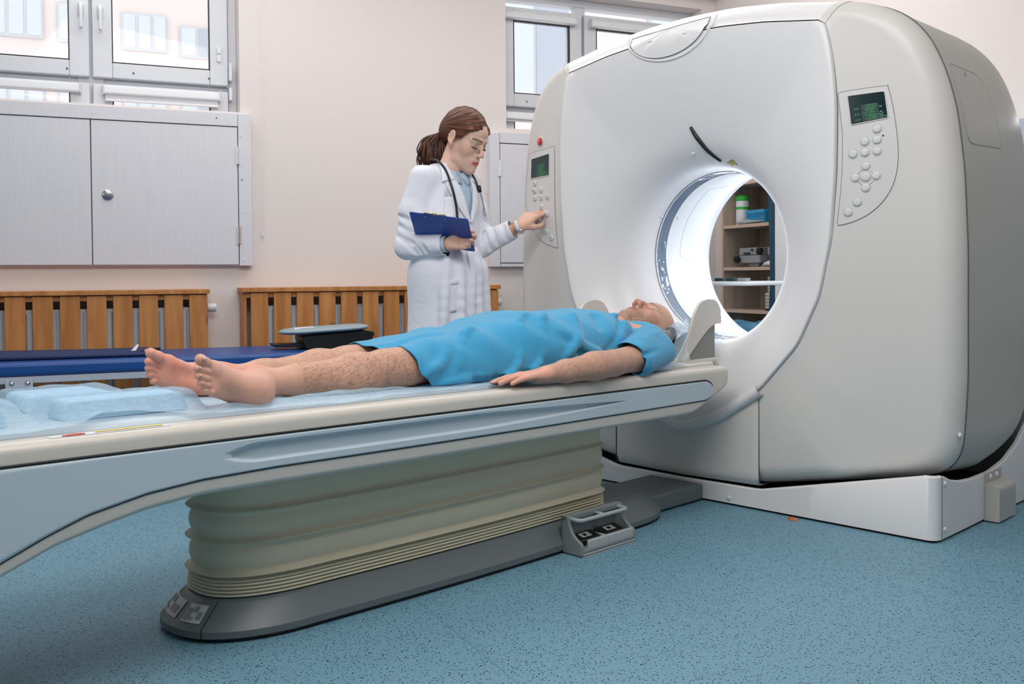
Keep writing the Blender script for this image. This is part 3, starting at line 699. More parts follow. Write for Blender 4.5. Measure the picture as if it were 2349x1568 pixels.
def sub(rows, keep, k0=0, k1=None):
    mb = MB(); n = NA; k1 = len(rows)-1 if k1 is None else k1
    idx = {}
    def vi(k, i):
        if (k, i) not in idx: idx[(k, i)] = len(mb.v); mb.v.append(rows[k][i])
        return idx[(k, i)]
    for k in range(k0, k1):
        for i in range(n):
            j = (i+1) % n
            if keep(i): mb.f.append((vi(k, i), vi(k, j), vi(k+1, j), vi(k+1, i)))
    return mb
istop = lambda i: top[i] and top[(i+1) % NA]
# lower centre cover: wing cells beneath the bore between the two vertical seams
def islow(i):
    t = REc[i]*math.cos(TH[i]); return math.sin(TH[i]) < -0.2 and abs(REc[i]*math.cos(TH[i])) < 0.333
# central cover = dished disc + its sweep over the top edge
cc = sub(fr_rings, lambda i: True); tp = sub(sr, istop, 0, kS)
cc.add(tp.v, tp.f)
rim = MB(); rr = []
for k in range(7):
    a = math.pi*k/6/1.0
    rr.append([pt(i, REc[i]+0.003*math.sin(a/2*1.0), -0.072+0.016*k/6) for i in range(NA)])
rim = sub(rr, lambda i: not istop(i)); cc.add(rim.v, rim.f)
front = obj('front_cover', cc, M_shell, scan, smooth=True, weld=True)
# side covers: left, right
for nm, sg in (('side_cover', -1), ('side_cover', 1)):
    k = lambda i, sg=sg: (not istop(i)) and math.cos((TH[i]+TH[(i+1) % NA])/2)*sg > 0
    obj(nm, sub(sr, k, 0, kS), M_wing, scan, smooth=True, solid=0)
# lower centre cover is a vertical-edged panel of its own
def zegg(t):
    i = min(range(NA), key=lambda q: abs(REc[q]*math.cos(TH[q])-t)+(5 if math.sin(TH[q]) > -0.2 else 0)); return ZC+REc[i]*math.sin(TH[i])
lc = MB(); rows = []
cols = [lerp(-0.333, 0.333, k/40) for k in range(41)]
zegs = [pw(t, sorted((REc[i]*math.cos(TH[i]), ZC+REc[i]*math.sin(TH[i])) for i in range(NA) if math.sin(TH[i]) < -0.3)) for t in cols]
for s in [j/12 for j in range(13)]:
    rows.append([(t, -0.0655 + (0.0 if s < 0.93 else 0.012*(s-0.93)/0.07)+(0.006 if abs(t) > .332 else 0), lerp(ze-0.002, pw(abs(t), [(0, .085), (.33, .092)]), s)) for t, ze in zip(cols, zegs)])
rows.append([(t, 0.03, pw(abs(t), [(0, .085), (.33, .092)])-0.004) for t in cols])
rows.append([(t, 0.10, pw(abs(t), [(0, .085), (.33, .092)])-0.006) for t in cols])
lc.loft(rows, closed=False); obj('lower_cover', lc, M_wing, scan, smooth=True)
# lip strip that follows the lower rim of the disc
ls = MB(); pth = [i for i in range(NA) if math.sin(TH[i]) < -0.45 and abs(REc[i]*math.cos(TH[i])) < 0.345]
pth.sort(key=lambda i: REc[i]*math.cos(TH[i]))
rws = []
sec = [(0.012, -0.062), (0.0, -0.080), (-0.010, -0.088), (-0.022, -0.088), (-0.032, -0.082), (-0.036, -0.072), (-0.036, -0.05)]
for i in pth:
    c, s = math.cos(TH[i]), math.sin(TH[i]); rws.append([((REc[i]-q-0.010)*c, d, ZC+(REc[i]-q-0.010)*s) for q, d in sec])
ls.loft(rws, closed=False); obj('lower_lip', ls, M_shell, scan, smooth=True)
# rear housing
hs = sub(sr, lambda i: True, kS, None)
last = sr[-1]; capr = [[(lerp(p[0], 0.63*math.cos(TH[i]), s), 0.935+0.01*math.sin(math.pi*s), lerp(p[2], ZC+0.60*math.sin(TH[i]), s)) for i, p in enumerate(last)] for s in (0, .15, .5, 1)]
cm = MB().loft([r+[] for r in capr], (False, False)); hs.add(cm.v, cm.f)
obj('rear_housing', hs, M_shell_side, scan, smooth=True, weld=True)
# bore
def circ(r, d, n=96): return [(r*math.cos(2*math.pi*k/n), d, ZC+r*math.sin(2*math.pi*k/n)) for k in range(n)]
wr = MB().loft([circ(.338, .222), circ(.338, .29)], (False, False))
t = NT('bore_window_film'); t.b.inputs['Base Color'].default_value = lin((150, 168, 190))+(1,); t.b.inputs['Roughness'].default_value = 0.08; t.b.inputs['Metallic'].default_value = 0.55
tc = t.node('ShaderNodeTexCoord'); nz = t.node('ShaderNodeTexNoise', Scale=9.0, Detail=3.0, Distortion=1.5); t.link(tc.outputs['Object'], nz.inputs['Vector'])
bp = t.node('ShaderNodeBump', Strength=0.6, Distance=0.01); t.link(nz.outputs['Fac'], bp.inputs['Height']); t.link(bp.outputs[0], t.b.inputs['Normal'])
obj('bore_window', wr, t.m, scan, smooth=True)
bl = MB().loft([circ(.338, .30), circ(.336, .34), circ(.350, .45), circ(.366, .57), circ(.378, .67), circ(.386, .69), circ(.405, .71), circ(.455, .76), circ(.52, .83), circ(.57, .885), circ(.61, .936)], (False, False))
obj('bore_liner', bl, M_liner, scan, smooth=True)
obj('bore_gasket', MB().loft([circ(.3375, .214), circ(.3375, .2165)], (False, False)), M_dark, scan, smooth=True)
obj('bore_trim', MB().loft([circ(.3405, .2165), circ(.337, .218), circ(.337, .224)], (False, False)), M_liner, scan, smooth=True)
obj('bore_trim', MB().loft([circ(.337, .288), circ(.3355, .292), circ(.337, .302)], (False, False)), M_liner, scan, smooth=True)
# inner marks on the liner: thin curved outline of a removable panel, and two screw caps
pts = [((0.3352+max(0, d-.34)*.128)*math.cos(a), d, ZC+(0.3352+max(0, d-.34)*.128)*math.sin(a)) for a, d in [(math.radians(120), .60), (math.radians(122), .42)]+[(math.radians(x), .40) for x in range(125, 178, 4)]+[(math.radians(181), .43), (math.radians(182), .60)]]
obj('panel_seam', MB().tube([tuple(p) for p in catmull(pts, 3)], 0.0005, 5), M_seam_light, scan)
for a, d in ((150, .312), (150, .200)):
    q = math.radians(a); obj('screw_cap', MB().ball((0.338*math.cos(q), d, ZC+0.338*math.sin(q)), (0.006, 0.006, 0.006), 10, 6), M_whitep, scan, smooth=True)
# hidden glowing ring, added at the far mouth to brighten the bore
glow_ring = MB().loft([circ(.3672, .592), circ(.3655, .595), circ(.3665, .607), circ(.3695, .610)], (False, False))
M_bore_glow = mat('bore_lamp', (235, 243, 255), emit=14, noise=0)
obj('ring_lamp', glow_ring, M_bore_glow, scan, smooth=True)
# seams
def seam(path, r=0.0016, m=M_seam, name='seam'): return obj(name, MB().tube(path, r, 6), m, scan, smooth=True)
pth = [i for i in range(NA) if not top[i]]
k0 = max(range(len(pth)), key=lambda q: (pth[q]-pth[q-1]) % NA); pth = pth[k0:]+pth[:k0]
for sg in (-1, 1):
    q_ = sorted([i for i in range(NA) if not top[i] and REc[i]*math.cos(TH[i])*sg > .0 and (abs(REc[i]*math.cos(TH[i])) > .333 or math.sin(TH[i]) > 0)], key=lambda i: math.sin(TH[i]))
    seam([pt(i, REc[i]+0.004, dwing(REc[i]*math.cos(TH[i]))-0.0004) for i in q_], 0.0009, M_seam_light)
for sg in (-1, 1):
    z1 = pw(0.333, sorted((REc[i]*math.cos(TH[i]), ZC+REc[i]*math.sin(TH[i])) for i in range(NA) if math.sin(TH[i]) < -0.3))
    seam([(sg*0.335, -0.0615, z1-0.035), (sg*0.335, -0.0615, 0.09)], 0.0018)
    rr = [i for i in range(NA) if math.cos(TH[i])*sg > 0.3]
    side = [i for i in rr]
for i0 in [i for i in range(NA) if top[i] != top[i-1]]:
    i1 = i0 if not top[i0] else i0-1
    seam([(sr[k][i1][0]*1.0005, sr[k][i1][1]-0.0006, sr[k][i1][2]+0.0008) for k in range(0, kS)], 0.0009, M_seam_light)
seam([tuple(Vector(sr[kS][i])+Vector((0.0012*math.cos(TH[i]), 0, 0.0012*math.sin(TH[i])))) for i in range(NA)]+[sr[kS][0]], 0.0022)
# top lid (half disc)
def surf(t, z):
    """front depth of the central cover"""
    th = math.atan2(z-ZC, t); r = math.hypot(t, z-ZC); i = int(round((th+math.pi/2)/(2*math.pi)*NA)) % NA
    rE = REc[i]
    if r <= 0.45: return pw(r, prof)
    if r <= rE:
        s = (r-0.45)/(rE-0.45); return lerp(0.012, -0.072, 1-(1-s)**1.5)
    rO = RO[i]
    if r <= rO-EDGE: return dwing(t)-0.012
    q = min(1, (r-rO+EDGE)/EDGE); return dwing(t)-0.0+EDGE*1.15*(1-math.sqrt(max(0, 1-q*q)))
lidp = [(-0.06-0.185*math.cos(a), 1.826-0.018*math.cos(a)*0.5-0.112*math.sin(a)**0.9) for a in [math.pi*k/28 for k in range(29)]]
lid = MB(); rr = []
for s in (1.0, 0.7, 0.4, 0.1):
    rr.append([((x+0.06)*s-0.06, surf((x+.06)*s-.06, 1.826+(z-1.826)*s)-0.003, 1.826+(z-1.826)*s) for x, z in lidp])
lid.loft(rr, closed=False); obj('top_lid', lid, M_shell, scan, smooth=True)
seam([(x, surf(x, z)-0.0035, z) for x, z in lidp]+[(lerp(lidp[-1][0], lidp[0][0], q/12), surf(lerp(lidp[-1][0], lidp[0][0], q/12), lerp(lidp[-1][1], lidp[0][1], q/12))-.0035, lerp(lidp[-1][1], lidp[0][1], q/12)) for q in range(1, 13)], 0.0011)
lp2 = [(-0.06-0.208*math.cos(a), 1.836-0.134*math.sin(a)) for a in [math.pi*k/28 for k in range(29)]]
obj('lid_lip', MB().tube([(x, surf(x, z)+0.001, z) for x, z in lp2], 0.006, 8), M_shell, scan, smooth=True)
# side access hatch on the right flank
sx = 1.0
hp = rpoly([(0.05, 1.55), (0.30, 1.545), (0.46, 1.30), (0.15, 1.285)], [0.03, 0.05, 0.03, 0.05], 6)
hp = [(0.150, 1.545), (0.165, 1.562), (0.385, 1.556), (0.425, 1.54), (0.440, 1.515), (0.478, 1.32), (0.470, 1.298), (0.215, 1.290), (0.185, 1.295), (0.165, 1.325)]
hbv = BVHTree.FromPolygons([Vector(p) for p in hs.v], hs.f)
def outx(d, z):
    h = hbv.ray_cast(Vector((2, d, z)), Vector((-1, 0, 0))); return h[0].x if h[0] is not None else 1.0
hpp = []
for k in range(len(hp)):
    (d0, z0), (d1, z1) = hp[k], hp[(k+1) % len(hp)]; m = 12 if math.hypot(d1-d0, z1-z0) > .1 else 3
    hpp += [(lerp(d0, d1, q/m), lerp(z0, z1, q/m)) for q in range(m)]
hc = [Vector((outx(d, z)+0.0005, d, z)) for d, z in hpp]
seam([tuple(p) for p in hc]+[tuple(hc[0])], 0.0009, M_seam_light, name='hatch_seam')
hm = MB(); cx, cz = 0.31, 1.43
rr = [[(outx(cx+(p.y-cx)*s, cz+(p.z-cz)*s)+0.0010, cx+(p.y-cx)*s, cz+(p.z-cz)*s) for p in hc] for s in (0.985, 0.8, 0.6, 0.4, 0.2, 0.02)]
hm.loft(rr, (False, True)); hat = obj('side_hatch', hm, M_shell_side, scan, smooth=True)
obj('latch', MB().ball((outx(.27, 1.538)+0.001, .27, 1.538), (0.004, 0.010, 0.010), 14, 8), M_grm, hat, smooth=True)
obj('screw_cap', MB().ball((0.992, 0.075, 0.335), (0.006, 0.009, 0.009), 14, 8), M_whitep, scan, smooth=True)
obj('screw_cap', MB().ball((-0.155, -0.062, 0.225), (0.007, 0.004, 0.007), 14, 8), M_whitep, scan, smooth=True)
# slot of the positioning laser, warning stickers, small sensor
sl = MB(); pa = []
slp = [(0.001, 1.440), (0.014, 1.412), (0.030, 1.385), (0.058, 1.342), (0.093, 1.304)]
cp = catmull([(x, surf(x, z)-0.0015, z) for x, z in slp], 6); n = len(cp)
obj('laser_slot', MB().tube([tuple(p) for p in cp], [0.0035+0.0055*math.sin(math.pi*min(1, (k+2)/(n+4)))**0.6 for k in range(n)], 10), M_black, scan, smooth=True)
M_yel = mat('warning_yellow', (206, 190, 96), 0.5, noise=0.03)
def decal(name, poly, m, par=scan, off=0.0012, th=0.0006):
    mb = MB(); n = len(poly)
    mb.add([(x, surf(x, z)-off, z) for x, z in poly]+[(x, surf(x, z)-off+th, z) for x, z in poly], [tuple(range(n)), tuple(range(2*n-1, n-1, -1))]+[(i, (i+1) % n, (i+1) % n+n, i+n) for i in range(n)])
    return obj(name, mb, m, par)
tri = decal('warning_triangle', [(0.069, 1.268), (0.098, 1.272), (0.083, 1.297)], M_black)
decal('yellow_field', [(0.0725, 1.2705), (0.0945, 1.2735), (0.083, 1.292)], M_yel, tri, 0.0018)
decal('laser_symbol', [(0.080, 1.274), (0.087, 1.275), (0.0835, 1.282)], M_black, tri, 0.0024)
wl_ = decal('warning_label', [(0.128, 1.276), (0.172, 1.281), (0.160, 1.302), (0.114, 1.297)], M_black)
decal('yellow_field', [(0.1285, 1.278), (0.1690, 1.2825), (0.159, 1.3005), (0.117, 1.2955)], M_yel, wl_, 0.0018)
for q in range(3):
    z = 1.284+q*0.0045; x = 0.128-q*0.002; decal('text_line', [(x, z), (x+0.028, z+0.003), (x+0.0278, z+0.0042), (x, z+0.0012)], M_seam, wl_, 0.0024)
obj('sensor', MB().ball((-0.018, surf(-.018, 1.344), 1.344), (0.009, 0.003, 0.009), 14, 8).ball((-0.018, surf(-.018, 1.344)-0.002, 1.344), (0.003, 0.003, 0.003), 8, 6), M_whitep, scan, smooth=True)
# ------------------------------------------------------------------ control panels on the wings
def wing_fr(sg):
    x = sg*0.60; p = FG @ Vector((x, -0.06, 0)); a = math.atan(0.245)
    dx = (gT*sg*math.cos(a)+gA*math.sin(a)); dy = Vector((0, 0, 1)).cross(dx)*1.0
    if dy.dot(gA) < 0: dy = -dy
    return x, a
SEG = {'0': 'abcdef', '1': 'bc', '2': 'abged', '3': 'abgcd', '4': 'fgbc', '5': 'afgcd', '6': 'afgedc', '7': 'abc', '8': 'abcdefg', '9': 'abcdfg', '-': 'g'}
def seg_digits(text, x, z, h, skew=0.12):
    """seven segment strokes as quads in a plane (u, v)"""
    out = []; w = h*0.52; s = h*0.11; g = h*0.04
    for chh in text:
        if chh == '.':
            out.append([(x-w*0.22, z), (x-w*0.22+s, z), (x-w*0.22+s, z+s), (x-w*0.22, z+s)]); continue
        sp = {'a': (0, h, w, h, 1), 'd': (0, 0, w, 0, 1), 'g': (0, h/2, w, h/2, 1), 'f': (0, h/2, 0, h, 0), 'b': (w, h/2, w, h, 0), 'e': (0, 0, 0, h/2, 0), 'c': (w, 0, w, h/2, 0)}
        for q in SEG.get(chh, ''):
            x0, z0, x1, z1, hz = sp[q]
            if hz: pp = [(x0+g, z0-s/2), (x1-g, z0-s/2), (x1-g, z0+s/2), (x0+g, z0+s/2)]
            else: pp = [(x0-s/2, z0+g), (x0+s/2, z0+g), (x0+s/2, z1-g), (x0-s/2, z1-g)]
            out.append([(x+a+(b)*skew, z+b) for a, b in pp])
        x += w+h*0.24
    return out
def text_mesh(txt):
    """flat lettering as points and faces, cap height about one"""
    cu = bpy.data.curves.new('lettering', 'FONT'); cu.body = txt; cu.resolution_u = 2; o = bpy.data.objects.new('lettering', cu); SC.collection.objects.link(o)
    bpy.context.view_layer.update(); me = o.evaluated_get(bpy.context.evaluated_depsgraph_get()).to_mesh()
    v = [(p.co.x, p.co.y) for p in me.vertices]; f = [tuple(q.vertices) for q in me.polygons]
    o.evaluated_get(bpy.context.evaluated_depsgraph_get()).to_mesh_clear(); bpy.data.objects.remove(o); bpy.data.curves.remove(cu)
    return v, f
M_scr = mat('display_glass', (16, 42, 44), 0.12, noise=0)
M_led_on = mat('led_green', (60, 140, 80), emit=0.10, noise=0)
M_led_dim = mat('led_window', (34, 66, 62), 0.3, noise=0)
M_txt = mat('display_text', (205, 222, 215), 0.4, noise=0)
M_btxt = mat('button_mark', (120, 160, 140), 0.6, noise=0)
M_panel = mat('panel_membrane', (216, 212, 211), 0.42, noise=0.01)
def panel(sg, outline, screen, buttons, dot, digits, label, marks):
    """outline, screen corners, buttons in (u, z): u along the wing from its inner end"""
    a = math.atan(0.245); ca, sa = math.cos(a), math.sin(a)
    def P(u, z, o): return (sg*(0.60+u*ca)+sg*sa*o*1.0, -0.06+u*sa-ca*o, z)
    def flat(name, poly, m, par, o0, o1, **k):
        n = len(poly); mb = MB()
        mb.add([P(u, z, o1) for u, z in poly]+[P(u, z, o0) for u, z in poly], [tuple(range(n)), tuple(range(2*n-1, n-1, -1))]+[(i, (i+1) % n, (i+1) % n+n, i+n) for i in range(n)])
        return obj(name, mb, m, par, **k)
    outline = [(p.x, p.y) for p in catmull([(u, z, 0) for u, z in outline], 4, True)]
    pl = flat('control_panel', outline, M_panel, scan, -0.002, 0.0022)
    pl['label'] = label
    obj('panel_gap', MB().tube([P(u, z, 0.0018) for u, z in outline+outline[:1]], 0.0009, 6), M_seam, pl, smooth=True)
    so = rpoly(screen, 0.007, 4)
    sc = flat('screen', so, M_scr, pl, 0.0015, 0.0034)
    ff = MB().tube([P(u, z, 0.003) for u, z in so+so[:1]], 0.0022, 6); obj('screen_bezel', ff, M_panel, sc, smooth=True)
    # local screen axes from its four corners (tl, tr, br, bl), as seen from the front
    tl, tr, br, bl = [Vector(p) for p in screen]
    def S(x, y): return tuple(bl*(1-x)*(1-y)+br*x*(1-y)+tr*x*y+tl*(1-x)*y)
    rowsd = [(0.44, 0.60, '00.0', 0.40, 'deg'), (0.25, 0.41, '-235', 0.40, 'mm'), (0.06, 0.22, '0887.5', 0.40, 'mm')]
    for y0, y1, tx, x0, unit in rowsd:
        xe = 0.78 if len(tx) < 6 else 0.89
        flat('digit_window', [S(0.33, y0-.02), S(xe, y0-.02), S(xe, y1+.02), S(0.33, y1+.02)], M_led_dim, sc, 0.0034, 0.0038)
        dm = MB()
        for q in seg_digits(tx, 0, 0, 1.0):
            pp = [P(*S(x0+(-0.085 if tx[0] == '-' else 0.05)+u*0.122, y0+v*(y1-y0)), 0.0043) for u, v in q]; dm.add(pp, [(0, 1, 2, 3)])
        obj('digits', dm, M_led_on, sc)
        if digits:
            tv, tf = text_mesh(unit); um = MB()
            um.add([P(*S(xe+0.02+u_*0.050, y0+0.02+v_*0.07), .0042) for u_, v_ in tv], tf)
            obj('unit_text', um, M_txt, sc)
            im = MB()
            for k in range(3):
                ux = 0.14+k*0.05; im.add([P(*S(ux, y0+.02+.03*(k % 2)), .0042), P(*S(ux+.03, y0+.04), .0042), P(*S(ux+.03, y0+.11), .0042), P(*S(ux+.012, y0+.09), .0042)], [(0, 1, 2, 3)])
            obj('symbol', im, M_led_on, sc)
    for k, (u, z) in enumerate(buttons):
        r = 0.0135 if k != 7 else 0.0155
        mb = MB(); rings = []
        for rr_, o in ((r, 0.001), (r, 0.005), (r*0.93, 0.0064), (r*0.6, 0.0072), (0.0008, 0.0074)):
            rings.append([P(u+rr_*math.cos(b), z+rr_*math.sin(b), o) for b in [2*math.pi*j/24 for j in range(24)]])
        mb.loft(rings); b = obj('button', mb, M_panel if k == 7 else M_button, pl, smooth=True)
        rg = MB().tube([P(u+(r+.0028)*math.cos(c), z+(r+.0028)*math.sin(c), 0.0024) for c in [2*math.pi*j/24 for j in range(25)]], 0.0011, 5)
        obj('button_ring', rg, M_panel, b, smooth=True)
        if marks:
            mk = MB()
            for sx in (-1, 1): mk.add([P(u+sx*0.003-0.0015, z-0.005, 0.0078), P(u+sx*0.003+0.0015, z-0.005, 0.0078), P(u+sx*0.003+0.0015, z+0.004, 0.0078), P(u+sx*0.003-0.0015, z+0.004, 0.0078)], [(0, 1, 2, 3)])
            obj('button_mark', mk, M_btxt, b)
    # diamond shaped web between the five round keys
    c0 = buttons[7]; R = 0.037
    dmd = MB(); pts = [(c0[0]+R*math.cos(x), c0[1]+R*math.sin(x)) for x in [math.pi/2*k for k in range(5)]]
    obj('key_web', MB().tube([P(u, z, 0.0018) for u, z in pts], 0.003, 6), M_panel, pl, smooth=True)
    flat('pilot_dot', [(dot[0]+0.0032*math.cos(x), dot[1]+0.0032*math.sin(x)) for x in [math.pi*k/5 for k in range(10)]], M_black, pl, 0.001, 0.0030)
    return pl, P
dz = 0.035
RO_ = [(0.002, 1.475), (0.05, 1.480), (0.150, 1.483), (0.158, 1.478), (0.172, 1.42), (0.184, 1.34), (0.190, 1.26), (0.184, 1.19), (0.165, 1.135), (0.131, 1.089), (0.09, 1.057), (0.045, 1.037), (0.004, 1.028), (-0.004, 1.034), (0.000, 1.08), (0.008, 1.16), (0.012, 1.25), (0.012, 1.33), (0.006, 1.40), (-0.001, 1.46)]
ush = 0.040
RO_ = [(u+ush, z) for u, z in RO_]
RB = [(0.124, 1.343), (0.124, 1.307), (0.124, 1.270), (0.085, 1.304), (0.085, 1.268), (0.047, 1.265), (0.088, 1.222), (0.088, 1.186), (0.054, 1.185), (0.121, 1.188), (0.088, 1.150), (0.061, 1.103), (0.031, 1.070)]
panel(1, RO_, [(0.028+ush, 1.462), (0.148+ush, 1.466), (0.160+ush, 1.376), (0.040+ush, 1.362)], [(u+ush, z) for u, z in RB], (0.143+ush, 1.319), None, 'control panel with green digits on the right wing', False) if False else None
pr, PR = panel(1, [(0.002+ush, 1.475)]+RO_[1:], [(0.028+ush, 1.462), (0.148+ush, 1.466), (0.160+ush, 1.376), (0.040+ush, 1.362)], [(u+ush, z) for u, z in RB], (0.143+ush, 1.319), True, 'control panel facing the camera, right of the bore', False)
lsh = 0.040
LO_ = [(0.062, 1.430), (0.10, 1.433), (0.262, 1.424), (0.272, 1.415), (0.290, 1.32), (0.300, 1.23), (0.290, 1.17), (0.262, 1.105), (0.21, 1.05), (0.14, 1.010), (0.045, 0.988), (0.036, 0.994), (0.050, 1.08), (0.058, 1.2), (0.058, 1.35)]
LB = [(0.222, 1.285), (0.170, 1.251), (0.222, 1.251), (0.222, 1.218), (0.170, 1.218), (0.117, 1.216), (0.166, 1.174), (0.166, 1.141), (0.212, 1.141), (0.120, 1.140), (0.166, 1.107), (0.128, 1.063), (0.084, 1.034)]
LO_ = [(u+lsh, z) for u, z in LO_]
plf, PL = panel(-1, LO_, [(0.250+lsh, 1.397), (0.096+lsh, 1.407), (0.100+lsh, 1.309), (0.256+lsh, 1.308)], [(u+lsh, z) for u, z in LB], (0.243+lsh, 1.253), False, 'control panel under the hand of the person in white', True)
em = MB(); rings = []
for rr_, o in ((0.022, 0.0), (0.021, 0.003), (0.018, 0.0035), (0.0165, 0.0015)): rings.append([PL(0.173+lsh+rr_*math.cos(b), 1.468+rr_*math.sin(b), o) for b in [2*math.pi*j/28 for j in range(28)]])
eb = obj('emergency_stop', em.loft(rings), M_wing, scan, smooth=True)
em = MB(); rings = []
for rr_, o in ((0.0155, 0.001), (0.0155, 0.009), (0.013, 0.0115), (0.001, 0.012)): rings.append([PL(0.173+lsh+rr_*math.cos(b), 1.468+rr_*math.sin(b), o) for b in [2*math.pi*j/28 for j in range(28)]])
obj('red_button', em.loft(rings), mat('red_plastic', (214, 38, 40), 0.35, noise=0), eb, smooth=True)
em = MB()
for k in range(4):
    b = k*math.pi/2; em.tube([PL(0.173+lsh+0.004*math.cos(b+.2), 1.468+0.004*math.sin(b+.2), 0.0124), PL(0.173+lsh+0.010*math.cos(b+.7), 1.468+0.010*math.sin(b+.7), 0.0122)], 0.0012, 5)
obj('turn_arrows', em, M_whitep, eb)
# ------------------------------------------------------------------ gantry base
base = thing('scanner_base', 'low white base plinth carrying the scanner, with a box on its side', 'plinth', (0, 0.3, 0), FG)
ftop = [(0, .075), (.335, .078), (.94, .212), (0.975, .216)]
stop_ = [(-.058, .216), (0.0, .21), (.06, .188), (.15, .172), (.25, .165), (.4, .165), (.55, .185), (.68, .23), (.8, .30), (.95, .40)]
per = []
for k in range(0, 61): t = -0.935+k*1.87/60; per.append((t, -0.058, pw(abs(t), ftop)))
for k in range(1, 8): a = math.pi/2*k/8; per.append((0.935+0.035*math.sin(a), -0.023-0.035*math.cos(a), 0.214-0.003*k/8))
for k in range(0, 41): d = -0.020+k*0.97/40; per.append((0.971, d, pw(d, stop_)))
for k in range(0, 41): d = 0.95-k*0.97/40; per.append((-0.971, d, pw(d, stop_)))
for k in range(1, 8): a = math.pi/2*k/8; per.append((-0.935-0.035*math.cos(a), -0.023-0.035*math.sin(a), 0.214-0.003*k/8))
mb = MB(); n = len(per)
def inset(p, q): 
    return (p[0]*(1-q/0.97), p[1]+ (q if p[1] < 0.3 else -q)*(1 if abs(p[1]+.058) < .04 or p[1] > .9 else 0), p[2])
rows = [[(p[0], p[1], 0.008) for p in per], [(p[0], p[1], p[2]-0.004) for p in per], [inset((p[0], p[1], p[2]), 0.003) for p in per], [inset((p[0], p[1], p[2]), 0.015) for p in per], [inset((p[0], p[1], 0.05), 0.017) for p in per]]
mb.loft(rows, (False, False)); obj('skirt', mb, M_shell, base, smooth=False, auto=35)
obj('chassis', MB().box(-.93, .93, 0.02, 0.92, 0.004, 0.055), M_dark, base)
obj('floor_gap', MB().box(-.955, .955, -0.045, 0.93, 0.0, 0.01), M_dark, base)
obj('corner_seam', MB().tube([(0.9715, -0.018, 0.01), (0.9715, -0.018, 0.21)], 0.0012, 5), M_seam, base)
for x, y, z, ax in ((0.975, 0.005, 0.185, 0), (0.975, 0.005, 0.037, 0), (0.206, -0.062, 0.028, 1), (-0.206, -0.062, 0.028, 1)):
    obj('screw_cap', MB().ball((x-0.003, y, z), (0.005, 0.009, 0.009) if ax == 0 else (0.009, 0.005, 0.009), 14, 8) if ax == 0 else MB().ball((x, y+.003, z), (0.009, 0.005, 0.009), 14, 8), M_whitep, base, smooth=True)
fb = MB().prism(rpoly([(0.972, 0.004), (1.022, 0.004), (1.022, 0.125), (0.972, 0.150)], [0.001, 0.004, 0.025, 0.003], 5), 0.36, 0.53)
fb = MB().prism([(p[0], p[1]) for p in rpoly([(0.972, 0.004), (1.022, 0.004), (1.022, 0.130), (0.972, 0.130)], [0.001, 0.004, 0.028, 0.003], 6)], 0.345, 0.505)
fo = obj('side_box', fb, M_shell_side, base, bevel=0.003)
obj('back_plate', MB().box(0.9715, 0.974, 0.345, 0.505, 0.01, 0.165), M_shell_side, base)
for d in (0.395, 0.455): obj('screw_cap', MB().ball((0.975, d, 0.150), (0.005, 0.009, 0.010), 14, 8), M_whitep, base, smooth=True)
# ------------------------------------------------------------------ patient table
TC = -0.03
tb = thing('patient_table', 'long motorised patient table with bellows lift on a grey foot', 'table', (TC, -1.4, 0), FG)
def zt(d): return 0.532-0.0095*(d+0.13)                       # upper rim height along the table
def stadium(hw, d0, d1, rx0, rx1, n=14, bow=0.0, sp=2.0):
    """plan outline: half width, ends and end radii along the table"""
    out = []
    for k in range(n+1):
        a = math.pi/2*k/n; out.append((hw*(abs(math.sin(a))**(2/sp)), d0+rx0*(1-abs(math.cos(a))**(2/sp))))
    m = 24
    for k in range(1, m):
        s = k/m; out.append((hw+bow*math.sin(math.pi*s), lerp(d0+rx0, d1-rx1, s)))
    for k in range(n+1):
        a = math.pi/2*(n-k)/n; out.append((hw*(abs(math.sin(a))**(2/sp)), d1-rx1*(1-abs(math.cos(a))**(2/sp))))
    left = [(-x, d) for x, d in out[::-1][1:-1]]
    return [(TC+x, d) for x, d in out+left]
def ring(pl, z): return [(x, d, z) for x, d in pl]
# foot
ft = MB(); rows = []
for ins, z in ((0.012, 0.004), (0.0, 0.012), (0.0, 0.028), (0.006, 0.036), (0.036, 0.080), (0.044, 0.087), (0.06, 0.090)):
    rows.append(ring(stadium(0.205-ins, -2.125+ins*1.5, -0.30-ins*1.5, 0.30-ins, 0.26-ins, bow=0.015, sp=2.3), z))
ft.loft(rows, (True, True)); foot = obj('foot', ft, M_base, tb, smooth=False, auto=30)
obj('floor_gap', MB().loft([ring(stadium(0.195, -2.11, -0.31, 0.29, 0.25, bow=.015, sp=2.3), 0.0), ring(stadium(0.195, -2.11, -0.31, 0.29, 0.25, bow=.015, sp=2.3), 0.006)]), M_dark, tb)
cpm = MB().box(-0.155, 0.095, -0.42, -0.064, 0.006, 0.066)
obj('connecting_cover', cpm, M_base, tb, bevel=0.008)
for x, d in ((-0.12, -0.10), (0.05, -0.12)): obj('screw_cap', MB().ball((x, d, 0.066), (0.010, 0.010, 0.002), 14, 6), M_base, tb, smooth=True)
for x, d in ((-0.10, -2.045), (-0.055, -2.03)): obj('screw_cap', MB().ball((x+.06, d+.03, 0.089), (0.010, 0.010, 0.003), 12, 6), M_black, tb, smooth=True)
